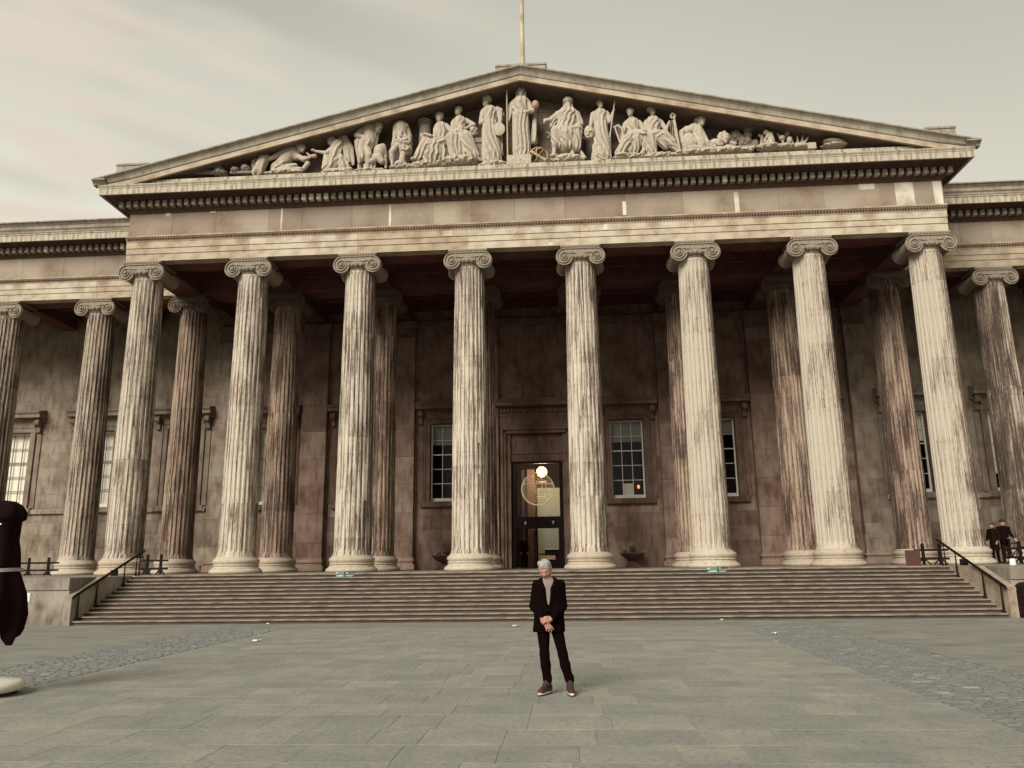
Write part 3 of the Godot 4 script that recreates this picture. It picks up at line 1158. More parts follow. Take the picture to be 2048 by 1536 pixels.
	# foot mouldings of the plain wall, the string course of the wings, and a band under the ceiling
	for s in [[-33.0, -18.05], [18.05, 33.0]]:
		part("string_course", boxm(Vector3(s[0], 3.24, WING_WALL), Vector3(s[1], 3.5, WING_WALL + 0.14), 0.03), M.wing[2], museum)
		part("wall_foot", boxm(Vector3(s[0], 0, WING_WALL), Vector3(s[1], 0.42, WING_WALL + 0.16), 0.05), M.wing[1], museum)
	part("wall_band", boxm(Vector3(-33, 13.3, WALL), Vector3(33, 13.75, WALL + 0.3), 0.06), M.trim, museum)
	for b in range(-2, 11):
		if b != 4:
			window(museum, b)


func window(museum: Node3D, b: int) -> void:
	var cx := col_x(b + 0.5)
	var inside := b >= 1 and b <= 7
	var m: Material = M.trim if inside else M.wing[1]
	var bar: Material = M.white_frame if b >= 3 else M.grey_frame
	var f := MB.new()                    # stone surround: jambs with an outer fillet, and a lintel
	for s in [-1.0, 1.0]:
		f.box(Vector3(cx + minf(s * 0.9, s * 1.14), 3.46, WALL - 0.45), Vector3(cx + maxf(s * 0.9, s * 1.14), 7.7, WALL + 0.1), 0.015)
		f.box(Vector3(cx + minf(s * 1.14, s * 1.24), 3.46, WALL - 0.03), Vector3(cx + maxf(s * 1.14, s * 1.24), 7.98, WALL + 0.15), 0.015)
		f.box(Vector3(cx + minf(s * 1.27, s * 1.55), 3.46, WALL - 0.03), Vector3(cx + maxf(s * 1.27, s * 1.55), 8.2, WALL + 0.06), 0.01)
	f.box(Vector3(cx - 1.14, 7.7, WALL - 0.45), Vector3(cx + 1.14, 7.95, WALL + 0.105), 0.015)
	f.box(Vector3(cx - 1.14, 7.95, WALL - 0.4), Vector3(cx + 1.14, 8.26, WALL + 0.14), 0.015)
	var w := part("window", f.mesh(), m, museum, Vector3(0, 0.12, wall_z(cx) - WALL))
	# hood on two scrolled brackets
	var hood := MB.new()
	var hp := [Vector2(WALL - 0.02, 8.25), Vector2(WALL + 0.16, 8.252), Vector2(WALL + 0.18, 8.36), Vector2(WALL + 0.26, 8.42), Vector2(WALL + 0.27, 8.46), Vector2(WALL + 0.6, 8.47), Vector2(WALL + 0.6, 8.64), Vector2(WALL + 0.63, 8.66), Vector2(WALL + 0.7, 8.74), Vector2(WALL + 0.7, 8.8), Vector2(WALL - 0.02, 8.98)]
	hood.sweep_x(hp, cx - 1.66, cx + 1.66)
	part("hood", hood.mesh(), m, w)
	for s in [-1.0, 1.0]:
		var bk := MB.new()
		bk.box(Vector3(cx + s * 1.41 - 0.12, 8.05, WALL), Vector3(cx + s * 1.41 + 0.12, 8.45, WALL + 0.4), 0.03)
		bk.tube([Vector3(cx + s * 1.41 - 0.13, 8.2, WALL + 0.32), Vector3(cx + s * 1.41 + 0.13, 8.2, WALL + 0.32)], [0.15], 10)
		bk.box(Vector3(cx + s * 1.41 - 0.1, 7.72, WALL), Vector3(cx + s * 1.41 + 0.1, 8.06, WALL + 0.22), 0.03)
		bk.tube([Vector3(cx + s * 1.41 - 0.11, 7.74, WALL + 0.14), Vector3(cx + s * 1.41 + 0.11, 7.74, WALL + 0.14)], [0.1], 10)
		part("bracket", bk.mesh(), m, w)
	part("sill", boxm(Vector3(cx - 1.42, 3.16, WALL - 0.45), Vector3(cx + 1.42, 3.46, WALL + 0.2), 0.03), m, w)
	# sashes: three panes wide and five high
	var sash := MB.new()
	var zg := WALL - 0.33
	for s in [-1.0, 1.0]:
		sash.box(Vector3(cx + minf(s * 0.82, s * 0.9), 3.46, zg - 0.05), Vector3(cx + maxf(s * 0.82, s * 0.9), 7.7, zg + 0.06), 0.01)
	sash.box(Vector3(cx - 0.82, 3.46, zg - 0.05), Vector3(cx + 0.82, 3.66, zg + 0.07), 0.01)
	sash.box(Vector3(cx - 0.82, 7.62, zg - 0.05), Vector3(cx + 0.82, 7.7, zg + 0.06), 0.01)
	part("window_frame", sash.mesh(), M.white_frame, w)
	var pw := 1.64 / 3.0
	var ph := 3.96 / 5.0
	for i in [1, 2]:
		part("glazing_bar", boxm(Vector3(cx - 0.82 + pw * i - 0.016, 3.66, zg - 0.02), Vector3(cx - 0.82 + pw * i + 0.016, 7.62, zg + 0.03)), bar, w)
	for i in range(1, 5):
		var t := 0.03 if i == 3 else 0.016
		part("glazing_bar", boxm(Vector3(cx - 0.82, 3.66 + ph * i - t, zg - 0.022), Vector3(cx + 0.82, 3.66 + ph * i + t, zg + 0.032)), bar, w)
	var pane := boxm(Vector3(0.008, 0.008, -0.003), Vector3(pw - 0.008, ph - 0.008, 0.003))
	for i in 3:
		for j in 5:
			part("pane", pane, M.glass, w, Vector3(cx - 0.82 + pw * i, 3.66 + ph * j, zg))
	# a dim room behind, drawn blinds, and added sheets standing for reflected sky
	var room := MB.new()
	room.box(Vector3(cx - 1.6, 3.0, WALL - 2.6), Vector3(cx + 1.6, 8.3, WALL - 2.5))
	room.box(Vector3(cx - 1.7, 3.0, WALL - 2.6), Vector3(cx - 1.6, 8.3, WALL - 0.5))
	room.box(Vector3(cx + 1.6, 3.0, WALL - 2.6), Vector3(cx + 1.7, 8.3, WALL - 0.5))
	room.box(Vector3(cx - 1.7, 8.3, WALL - 2.6), Vector3(cx + 1.7, 8.4, WALL - 0.5))
	room.box(Vector3(cx - 1.7, 2.9, WALL - 2.6), Vector3(cx + 1.7, 3.0, WALL - 0.5))
	part("room", room.mesh(), M.dark_room, w)
	var bottom := {-2: 3.6, -1: 3.6, 0: 3.6, 1: 3.6, 2: 3.6, 3: 6.6, 5: 6.55, 6: 6.9, 7: 7.3, 8: 6.2, 9: 4.4, 10: 4.4}
	var y0: float = bottom.get(b, 6.0)
	part("blind_or_sky", boxm(Vector3(cx - 0.88, y0, zg - 0.13), Vector3(cx + 0.88, 7.72, zg - 0.12)), M.sky_sheet if inside and b >= 3 else M.blind_or_sky, w)
	part("blind_or_sky_bar", boxm(Vector3(cx - 0.88, y0 - 0.03, zg - 0.14), Vector3(cx + 0.88, y0, zg - 0.11), 0.008), M.trim, w)


func doorway(museum: Node3D) -> void:
	var f := MB.new()
	for s in [-1.0, 1.0]:
		f.box(Vector3(minf(s * 1.64, s * 1.78), -0.1, WALL - 0.1), Vector3(maxf(s * 1.64, s * 1.78), 7.07, WALL + 0.16), 0.015)
		f.box(Vector3(minf(s * 1.78, s * 1.95), -0.1, WALL - 0.1), Vector3(maxf(s * 1.78, s * 1.95), 7.42, WALL + 0.25), 0.02)
		f.box(Vector3(minf(s * 1.4, s * 1.64), -0.1, WALL - 0.48), Vector3(maxf(s * 1.4, s * 1.64), 7.07, WALL - 0.02), 0.015)
	f.box(Vector3(-1.64, 7.07, WALL - 0.45), Vector3(1.64, 7.25, WALL + 0.155), 0.015)
	f.box(Vector3(-1.78, 7.25, WALL - 0.1), Vector3(1.78, 7.44, WALL + 0.245), 0.02)
	var d := part("doorway", f.mesh(), M.trim, museum, Vector3(0, 0.11, 0))
	part("lintel", boxm(Vector3(-1.41, 5.98, WALL - 0.46), Vector3(1.41, 7.07, WALL - 0.2), 0.02), M.wall[3], d)
	part("lintel", boxm(Vector3(-1.41, 5.56, WALL - 0.46), Vector3(1.41, 5.96, WALL - 0.16), 0.02), M.trim, d)
	# entablature over the door: plain band, dentils, projecting shelf
	var hd := MB.new()
	hd.sweep_x([Vector2(WALL - 0.02, 7.44), Vector2(WALL + 0.2, 7.442), Vector2(WALL + 0.2, 8.0), Vector2(WALL + 0.24, 8.02), Vector2(WALL + 0.26, 8.14), Vector2(WALL + 0.3, 8.16), Vector2(WALL + 0.3, 8.46), Vector2(WALL + 0.36, 8.5), Vector2(WALL + 0.75, 8.51), Vector2(WALL + 0.75, 8.72), Vector2(WALL + 0.8, 8.76), Vector2(WALL + 0.85, 8.88), Vector2(WALL - 0.02, 9.05)], -2.2, 2.2)
	part("door_hood", hd.mesh(), M.trim, d)
	for i in 22:
		part("hood_dentil", boxm(Vector3(-2.12 + i * 0.196, 8.2, WALL + 0.28), Vector3(-2.0 + i * 0.196, 8.4, WALL + 0.42), 0.008), M.trim, d)
	# dark metal frame with a glazed light above and an open way below
	var zg := WALL - 0.3
	var fr := MB.new()
	for s in [-1.0, 1.0]:
		fr.box(Vector3(minf(s * 1.2, s * 1.4), -0.1, zg - 0.08), Vector3(maxf(s * 1.2, s * 1.4), 5.56, zg + 0.08), 0.01)
	fr.box(Vector3(-1.2, 5.46, zg - 0.08), Vector3(1.2, 5.56, zg + 0.08), 0.01)
	fr.box(Vector3(-1.2, 1.98, zg - 0.1), Vector3(1.2, 2.6, zg + 0.1), 0.01)
	fr.box(Vector3(-0.25, -0.1, zg - 0.7), Vector3(-0.16, 1.98, zg - 0.6), 0.01)
	fr.box(Vector3(1.1, -0.1, zg - 0.06), Vector3(1.2, 1.98, zg + 0.06), 0.01)
	part("door_frame", fr.mesh(), M.iron, d)
	part("door_pane", boxm(Vector3(-1.2, 2.6, zg - 0.006), Vector3(1.2, 5.46, zg + 0.006)), M.glass, d)
	# pale ring on the glass, with a bar across and a small temple front in thin line
	var e := MB.new()
	var c := Vector3(0.04, 4.07, zg + 0.025)
	var ring := []
	for k in 49:
		var a := TAU * k / 48.0
		ring.append(c + Vector3(cos(a), sin(a), 0) * 0.87)
	e.tube(ring, [0.036], 6, false)
	e.tube([c + Vector3(-0.81, 0.27, 0), c + Vector3(0.81, 0.27, 0)], [0.026], 6)
	var glow_film := plain(Color(0.9, 0.84, 0.7, 0.13), 0.7)  # added disc; the lamp glow inside the ring is put into its colour
	glow_film.transparency = BaseMaterial3D.TRANSPARENCY_ALPHA
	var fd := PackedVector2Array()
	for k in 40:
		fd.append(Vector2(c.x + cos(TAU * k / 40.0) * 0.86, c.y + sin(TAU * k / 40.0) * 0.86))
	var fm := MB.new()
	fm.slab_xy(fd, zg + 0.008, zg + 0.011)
	part("glow_disc", fm.mesh(), glow_film, d)
	var thin := MB.new()
	for l in [[-0.14, 0.4, 0.08, 0.56], [0.08, 0.56, 0.5, 0.4], [-0.14, 0.4, 0.5, 0.4], [-0.12, 0.36, 0.5, 0.36], [-0.15, 0.25, -0.15, -0.26], [-0.1, 0.25, -0.1, -0.26], [0.2, 0.25, 0.2, -0.26], [0.26, 0.25, 0.26, -0.26], [0.42, 0.25, 0.42, -0.26], [0.48, 0.25, 0.48, -0.26], [-0.05, -0.3, 0.5, -0.3], [-0.1, -0.4, 0.42, -0.4], [-0.05, -0.5, 0.34, -0.5], [-0.02, 0.0, -0.02, -0.3], [0.14, 0.0, 0.14, -0.3], [-0.02, 0.0, 0.14, 0.0]]:
		thin.tube([c + Vector3(l[0], l[1], -0.012), c + Vector3(l[2], l[3], -0.012)], [0.013], 5)
	part("ring_outline", e.mesh(), M.ring, d)
	part("temple_outline", thin.mesh(), M.ring, d)
	var sg := MB.new()                     # two small pale signs on the dark band
	sg.box(Vector3(0.805, 2.2, zg + 0.1), Vector3(0.835, 2.34, zg + 0.106))
	sg.box(Vector3(0.76, 2.32, zg + 0.1), Vector3(0.88, 2.35, zg + 0.107))
	for q in [-1.0, 1.0]:
		sg.box(Vector3(-0.012, -0.085, 0), Vector3(0.012, 0.085, 0.006 + 0.001 * q), 0.0, Transform3D(Basis(Vector3.BACK, 0.5 * q), Vector3(-0.66, 2.275, zg + 0.1)))
	part("door_mark", sg.mesh(), M.white_frame, d)
	# entrance hall behind
	var h := MB.new()
	h.box(Vector3(-4.0, -0.1, -17.2), Vector3(4.0, 7.2, -17.0))
	h.box(Vector3(-4.2, -0.1, -17.2), Vector3(-4.0, 7.2, WALL - 0.5))
	h.box(Vector3(4.0, -0.1, -17.2), Vector3(4.2, 7.2, WALL - 0.5))
	h.box(Vector3(-4.2, 7.2, -17.2), Vector3(4.2, 7.4, WALL - 0.5))
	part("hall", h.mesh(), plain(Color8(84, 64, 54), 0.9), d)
	var screen := MB.new()
	screen.box(Vector3(-0.12, -0.1, -13.3), Vector3(2.8, 4.4, -13.1), 0.01)
	part("hall_screen", screen.mesh(), plain(Color8(160, 168, 158), 0.9), d)
	part("timber_post", boxm(Vector3(-0.66, -0.1, -12.6), Vector3(-0.2, 5.4, -12.2), 0.02), plain(Color8(88, 62, 44), 0.6), d)
	part("timber_post", boxm(Vector3(-0.98, -0.1, -12.7), Vector3(-0.69, 5.4, -12.4), 0.02), plain(Color8(54, 38, 30), 0.6), d)


# ---------------------------------------------------------------- steps and podium
func stairs(museum: Node3D) -> void:
	part("podium_floor", boxm(Vector3(-42, -0.16, WALL - 8.0), Vector3(42, 0.0, STEP_Z - 0.3)), M.tread, museum)
	var core := part("stair_core", boxm(Vector3(-13.9, GY - 0.3, STEP_Z - 0.4), Vector3(14.18, -0.2, STEP_Z - 0.3)), M.riser, museum)
	core.name = "stair"
	for i in 12:
		var y := -RISE * i
		var z := STEP_Z + TREAD * i
		var b := MB.new()
		b.box(Vector3(-13.9, y - 0.045, z - TREAD - 0.05), Vector3(14.18, y, z + 0.0), 0.008)
		part("step", b.mesh(), M.tread, core)
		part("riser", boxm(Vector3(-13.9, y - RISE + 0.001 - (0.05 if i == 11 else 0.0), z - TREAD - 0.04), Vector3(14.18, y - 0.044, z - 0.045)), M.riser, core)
	for s in [-1.0, 1.0]:
		var xi := 14.19 if s > 0 else -13.91
		var xo: float = xi + s * 0.24
		# cheek wall with a sloping top
		var p := PackedVector2Array([Vector2(3.8, GY - 0.2), Vector2(8.43, GY - 0.2), Vector2(8.43, -0.6), Vector2(6.76, -0.002), Vector2(3.8, -0.002)])
		var c := MB.new()
		var start := c.v.size()
		c.slab_xy(p, 0.0, absf(xo - xi))
		for i in range(start, c.v.size()):
			var q := c.v[i]
			c.v[i] = Vector3(minf(xi, xo) + q.z, q.y, q.x)
			var m := c.n[i]
			c.n[i] = Vector3(m.z, m.y, m.x)
		for t in range(0, c.ix.size(), 3):
			var k := c.ix[t]
			c.ix[t] = c.ix[t + 1]
			c.ix[t + 1] = k
		part("cheek_wall", c.mesh(), M.cheek if s > 0 else M.podium[1], museum)
		# podium of the wing: a top course proud of the stones below it
		var x := xo
		var course := 0
		while absf(x) < 42.0:
			var w := rng.randf_range(1.5, 2.4)
			var a := minf(x, x + s * w)
			var e := maxf(x, x + s * w)
			if absf(x) < 24.0:
				part("podium_cap", boxm(Vector3(a + 0.003, -0.385, 7.5), Vector3(e - 0.003, -0.003, 8.24), 0.012), M.podium[(course * 2) % 3], museum)
				part("podium_stone", boxm(Vector3(a + 0.003, GY - 0.2, 7.5), Vector3(e - 0.003, -0.39, 8.2), 0.008), M.podium[(course + 1) % 3], museum)
			course += 1
			x += s * w
		part("podium", boxm(Vector3(minf(xo, s * 42.0), GY - 0.2, -5.0), Vector3(maxf(xo, s * 42.0), -0.006, 7.52)), M.podium[2], museum)


# ---------------------------------------------------------------- forecourt
func forecourt() -> void:
	structure("ground", boxm(Vector3(-400, GY - 0.4, -60), Vector3(400, GY - 0.05, 400)), M.ground)
	var left := structure("pavement", boxm(Vector3(-60, GY - 0.06, 8.0), Vector3(-8.5, GY - 0.004, 60)), M.apron)
	left.set_meta("label", "smooth grey paving left of the dark setts")
	var right := structure("pavement", boxm(Vector3(8.13, GY - 0.06, 8.0), Vector3(60, GY - 0.004, 60)), M.apron)
	right.set_meta("label", "smooth grey paving right of the dark setts")
	var mid := structure("pavement", boxm(Vector3(-8.5, GY - 0.06, 8.0), Vector3(8.13, GY - 0.004, 10.6)), M.apron)
	mid.set_meta("label", "smooth grey paving along the foot of the steps")
	var court := structure("forecourt", boxm(Vector3(-6.46, GY - 0.07, 10.6), Vector3(5.95, GY - 0.006, 40)), M.apron)
	court.set_meta("label", "forecourt of grey stone slabs laid in rows")
	var rest := MB.new()
	var made := 0
	var z := 31.9
	var row := 0
	var depth := [0.83, 0.7, 0.64, 0.72, 0.62, 0.68]
	# rows from the viewer towards the steps; joints at the two rows that show best are where the photograph has them
	var edges := [31.9]
	while z > 26.2:
		z -= 0.72
		edges.append(z)
	edges[-1] = 25.68
	edges.append(24.98)
	edges.append(24.25)
	z = 24.25
	while z > 10.7:
		z -= depth[row % 6]
		row += 1
		edges.append(maxf(z, 10.62))
	for r in edges.size() - 1:
		var z1: float = edges[r]
		var z0: float = edges[r + 1]
		var x := -6.44
		while x < 5.93:
			var w := rng.randf_range(0.5, 1.02)
			if x + w > 5.4:
				w = 5.93 - x
			var lo := Vector3(x + 0.0012, GY - 0.06, z0 + 0.0016)
			var hi := Vector3(x + w - 0.0012, GY + rng.randf_range(-0.0012, 0.0012), z1 - 0.0016)
			if z0 < 26.2 and made < 300:
				part("slab", boxm(lo, hi, 0.003), M.slab[rng.randi() % 6], court)
				made += 1
			else:
				rest.box(lo, hi, 0.006)
			x += w
	var rs := part("far_slabs", rest.mesh(), M.slab[0], court)
	rs.set_meta("kind", "stuff")
	setts(-8.47, -6.48)
	setts(5.97, 8.1)


func setts(x0: float, x1: float) -> void:
	var bed := structure("sett_path", boxm(Vector3(x0 - 0.03, GY - 0.08, 10.6), Vector3(x1 + 0.03, GY - 0.035, 40)), M.ground)
	bed.set_meta("label", "strip of dark stone setts on the left of the forecourt" if x0 < 0 else "strip of dark stone setts on the right of the forecourt")
	var mm := MultiMesh.new()
	mm.transform_format = MultiMesh.TRANSFORM_3D
	mm.use_colors = true
	mm.mesh = boxm(Vector3(-0.5, -1.0, -0.5), Vector3(0.5, 0.0, 0.5), 0.09)
	var xf := []
	var cl := []
	var z := 10.62
	var r := 0
	while z < 34.0:
		var d := rng.randf_range(0.1, 0.125)
		var x := x0 + (0.0 if r % 2 else -0.08)
		while x < x1 - 0.05:
			var w := rng.randf_range(0.14, 0.24)
			if x + w > x1:
				w = x1 - x
			if w > 0.05:
				var t := Transform3D(Basis.from_euler(Vector3(rng.randf_range(-0.03, 0.03), rng.randf_range(-0.03, 0.03), rng.randf_range(-0.03, 0.03))) * Basis.from_scale(Vector3(w - 0.014, 0.06, d - 0.012)), Vector3(x + w * 0.5, GY + rng.randf_range(-0.006, 0.003), z + d * 0.5))
				xf.append(t)
				var g := rng.randf_range(0.15, 0.195)
				if rng.randf() < 0.025:
					g = 0.27
				cl.append(Color(g, g * rng.randf_range(0.97, 1.0), g * 0.93))
			x += w
		z += d
		r += 1
	mm.instance_count = xf.size()
	for i in xf.size():
		mm.set_instance_transform(i, xf[i])
		mm.set_instance_color(i, cl[i])
	var o := MultiMeshInstance3D.new()
	o.name = "setts"
	o.multimesh = mm
	o.material_override = M.sett
	o.set_meta("kind", "stuff")
	bed.add_child(o, true)


# pale pieces let into the weathered stone where it was mended
func repairs(museum: Node3D) -> void:
	for r in [[-16.22, 15.81, -16.01, 15.975, 0], [-14.16, 15.9, -13.89, 15.975, 0], [-10.88, 14.88, -10.8, 15.97, 0], [-5.97, 14.88, -5.86, 15.95, 0], [4.34, 14.98, 4.5, 15.63, 0], [9.15, 14.9, 9.35, 15.83, 0], [14.43, 15.7, 15.09, 15.975, 0], [15.92, 14.88, 16.69, 15.975, 0], [17.5, 14.88, 17.855, 15.975, 0], [-3.54, 14.3, -3.14, 14.56, 2], [1.01, 14.42, 1.21, 14.565, 2], [3.48, 14.3, 3.64, 14.56, 2], [1.1, 13.7, 1.28, 13.83, 0], [15.38, 13.7, 16.01, 14.02, 0]]:
		var z: float = 0.7 + r[4] * 0.035
		part("repair_patch", boxm(Vector3(r[0], r[1], z - 0.05), Vector3(r[2], r[3], z + 0.007), 0.003), M.patch, museum)
	for c in [[1, 1.1, 11.41, 0.79, 0.1], [2, 1.0, 11.42, 0.51, 0.09], [3, 0.95, 2.89, 1.5, 0.26], [4, 0.7, 5.17, 0.52, 0.16], [4, 0.75, 3.86, 0.21, 0.16], [5, 0.72, 9.11, 0.52, 0.08], [5, 0.92, 4.29, 1.11, 0.12], [6, 0.75, 5.35, 1.18, 0.13], [7, 0.02, 3.04, 0.3, 0.06], [4, -0.48, 5.67, 0.4, 0.1], [2, 1.15, 1.54, 0.41, 0.09], [1, -0.25, 2.25, 0.37, 0.06], [8, 1.0, 2.16, 0.58, 0.12]]:
		var y: float = c[2]
		var b := MB.new()
		var g := []
		for i in 2:
			var row := []
			var yy: float = y + c[3] * i
			for k in 7:
				var a: float = c[1] + (k / 6.0 - 0.5) * c[4] / 0.72
				row.append(Vector3(sin(a), 0, cos(a)) * (shaft_r(yy) - 0.012) + Vector3(0, yy, 0))
			g.append(row)
		b.sheet(g)
		var back := []
		for row in g:
			back.append(row.map(func(p): return Vector3(p.x * 0.93, p.y, p.z * 0.93)))
		b.sheet(back, false, true)
		for i in 6:
			b.quad(back[1][i], back[1][i + 1], g[1][i + 1], g[1][i])
			b.fix_last(Vector3.UP, 4)
			b.quad(back[0][i], back[0][i + 1], g[0][i + 1], g[0][i])
			b.fix_last(Vector3.DOWN, 4)
		for e in [0, 6]:
			b.quad(back[0][e], g[0][e], g[1][e], back[1][e])
		part("repair_patch", b.mesh(), M.patch, museum, Vector3(col_x(c[0]), 0, 0))


# ---------------------------------------------------------------- loose objects about the portico and the forecourt
func handrail(x: float, label: String) -> void:
	var o := thing("handrail", label, "handrail", Vector3(x, 0, 0), 0.0, "handrails at the two ends of the steps")
	var r := MB.new()
	r.tube([Vector3(0, 0.87, 4.44), Vector3(0, 0.85, 4.53), Vector3(0, -0.55, 8.36), Vector3(0, -0.58, 8.43), Vector3(0, -0.63, 8.45)], [0.035, 0.042, 0.042, 0.042, 0.04], 10)
	part("rail", r.mesh(), M.iron, o)
	for p in [[8.18, -0.5, -1.33], [7.22, -0.15, -0.97], [5.65, 0.43, -0.37], [4.91, 0.7, 0.0], [4.69, 0.78, 0.0]]:
		var b := MB.new()
		var thick := 0.03 if p[0] > 5.3 else 0.022
		b.tube([Vector3(0, p[2], p[0]), Vector3(0, p[2] + 0.05, p[0]), Vector3(0, p[2] + 0.12, p[0]), Vector3(0, p[1], p[0])], [thick * 1.9, thick * 1.7, thick * 1.15, thick * 0.6], 8)
		part("post", b.mesh(), M.iron, o)
	var t := MB.new()
	t.tube([Vector3(0, 0.65, 4.66), Vector3(0, 0.65, 4.94)], [0.02], 6)
	part("tie_bar", t.mesh(), M.iron, o)


func notice(at: Vector3, label: String) -> void:
	var o := thing("step_notice", label, "sign", at, 0.0, "folded green notices on the top step")
	var light := plain(Color8(78, 108, 94), 0.8)
	var dark := plain(Color8(36, 66, 60), 0.8)
	var ink := plain(Color8(190, 198, 184), 0.7)
	for s in [-1.0, 1.0]:
		var turn: Basis = Basis(Vector3.UP, 0.3 * s) * Basis(Vector3.RIGHT, -0.2)
		var b := MB.new()
		var w := 0.4
		b.box(Vector3(0.0 if s > 0 else -w, 0, -0.012), Vector3(w if s > 0 else 0.0, 0.19, 0.0), 0.002)
		var face := part("panel", b.mesh(), light if s < 0 else dark, o)
		face.basis = turn
		var m := MB.new()
		if s < 0:              # a round mark and a line of small print
			var disc := PackedVector2Array()
			for k in 16:
				disc.append(Vector2(-0.3 + cos(TAU * k / 16.0) * 0.028, 0.125 + sin(TAU * k / 16.0) * 0.028))
			m.slab_xy(disc, 0.001, 0.004)
		else:                  # a cross of two strokes
			for q in [-1.0, 1.0]:
				m.box(Vector3(-0.045, -0.008, 0), Vector3(0.045, 0.008, 0.004), 0.0, Transform3D(Basis(Vector3.BACK, q * PI / 4), Vector3(0.1, 0.13, 0.001)))
		m.box(Vector3(minf(s * 0.05, s * 0.36), 0.04, 0.001), Vector3(maxf(s * 0.05, s * 0.36), 0.052, 0.004))
		m.box(Vector3(minf(s * 0.05, s * 0.28), 0.02, 0.001), Vector3(maxf(s * 0.05, s * 0.28), 0.03, 0.004))
		part("print", m.mesh(), ink, face)


func barrier(at: Vector3, label: String, w: float, turn: float, plate := false) -> void:
	var o := thing("timber_barrier", label, "barrier", at, turn, "dark barriers between the columns")
	for y in [0.56, 0.24]:
		part("rail", boxm(Vector3(-w * 0.5, y - 0.04, -0.02), Vector3(w * 0.5, y + 0.04, 0.02), 0.006), M.iron, o)
	for s in [-1.0, 1.0]:
		var x: float = s * w * 0.24
		part("post", boxm(Vector3(x - 0.05, 0.02, -0.045), Vector3(x + 0.05, 0.8, 0.045), 0.012), M.iron, o)
		for q in [-1.0, 1.0]:
			var b := MB.new()
			b.tube([Vector3(x, 0.26, 0), Vector3(x + q * 0.22, 0.02, 0.1 * q)], [0.03], 6)
			part("foot", b.mesh(), M.iron, o)
	if plate:
		var d := MB.new()
		d.slab_xy(PackedVector2Array([Vector2(-w * 0.24 - 0.18, 0.22), Vector2(-w * 0.24, 0.02), Vector2(-w * 0.24 + 0.2, 0.22)]), 0.03, 0.05)
		part("brace_plate", d.mesh(), M.iron, o)


func parasol() -> void:
	var o := thing("closed_parasol", "closed black parasol in its cover on a white base, at the left edge", "parasol", Vector3(-6.6, GY, 21.95))
	var g := []
	var prof := [Vector2(0.03, 2.67), Vector2(0.13, 2.655), Vector2(0.22, 2.6), Vector2(0.285, 2.5), Vector2(0.295, 2.42), Vector2(0.285, 2.395), Vector2(0.24, 2.37), Vector2(0.235, 2.1), Vector2(0.275, 1.9), Vector2(0.29, 1.74), Vector2(0.285, 1.67), Vector2(0.31, 1.6), Vector2(0.39, 1.42), Vector2(0.41, 1.2), Vector2(0.37, 1.04), Vector2(0.34, 0.96)]
	for i in prof.size():
		var row := []
		for k in 48:
			var a := TAU * k / 48.0
			var low := clampf((1.66 - prof[i].y) / 0.6, 0.0, 1.0)
			var r: float = prof[i].x * (1.0 + (0.05 + 0.13 * low) * sin(a * 7.0 + 0.6 + prof[i].y) + 0.02 * sin(a * 13.0 - prof[i].y * 2.0) + 0.05 * low * sin(a * 11.0))
			var y: float = prof[i].y - low * 0.13 * (1.0 + sin(a * 5.0 + 0.6)) * (1.0 if i > 11 else 0.0) - low * 0.05 * sin(a * 8.0)
			row.append(Vector3(cos(a) * r, y, sin(a) * r))
		g.append(row)
	var b := MB.new()
	b.sheet(g, true, true)
	var cover := part("cover", b.mesh(), matt(Color8(27, 15, 14)), o)
	
	var st := MB.new()
	var ring := []
	for k in 33:
		var a := TAU * k / 32.0
		ring.append([Vector3(cos(a) * 0.32, 1.645 + cos(a) * 0.02, sin(a) * 0.32), Vector3(cos(a) * 0.32, 1.695 + cos(a) * 0.02, sin(a) * 0.32)])
	st.sheet(ring)
	part("strap", st.mesh(), plain(Color8(150, 141, 131), 0.9), o)
	var bt := MB.new()
	bt.ball(Vector3(0.13, 2.32, 0.225), Vector3(0.014, 0.014, 0.01), 8, 6)
	part("button", bt.mesh(), plain(Color8(220, 214, 204), 0.5), o)
	var cord := MB.new()
	cord.tube([Vector3(0.15, 1.0, 0.05), Vector3(0.17, 0.6, 0.06), Vector3(0.17, 0.17, 0.06)], [0.006], 6)
	part("cord", cord.mesh(), M.iron, o)
	var p := MB.new()
	p.tube([Vector3(0, 0.1, 0), Vector3(0, 2.6, 0)], [0.022], 10)
	part("pole", p.mesh(), M.white_frame, o)
	var base := MB.new()
	base.lathe([Vector2(0.1, 0.05), Vector2(0.44, 0.045), Vector2(0.505, 0.065), Vector2(0.525, 0.11), Vector2(0.51, 0.155), Vector2(0.44, 0.185), Vector2(0.2, 0.2), Vector2(0.05, 0.205)], 40)
	var bs := part("base", base.mesh(), plain(Color8(190, 184, 166), 0.9), o)
	for k in 4:
		var a := TAU * (k + 0.5) / 4.0
		part("wheel", boxm(Vector3(cos(a) * 0.38 - 0.05, 0, sin(a) * 0.38 - 0.05), Vector3(cos(a) * 0.38 + 0.05, 0.06, sin(a) * 0.38 + 0.05), 0.015), M.iron, bs)


func post_sign() -> void:
	var o := thing("post_sign", "small white sign on a thin post before the left podium wall", "sign", Vector3(-15.36, GY, 8.55))
	var p := MB.new()
	p.tube([Vector3(0, 0, 0), Vector3(0.05, 0.78, 0)], [0.018], 8)
	part("post", p.mesh(), M.white_frame, o)
	var f := MB.new()
	f.lathe([Vector2(0.16, 0.0), Vector2(0.16, 0.012), Vector2(0.03, 0.03)], 20)
	part("foot", f.mesh(), M.white_frame, o)
	part("panel", boxm(Vector3(-0.04, 0.72, -0.01), Vector3(0.16, 0.99, 0.012), 0.008), M.white_frame, o)


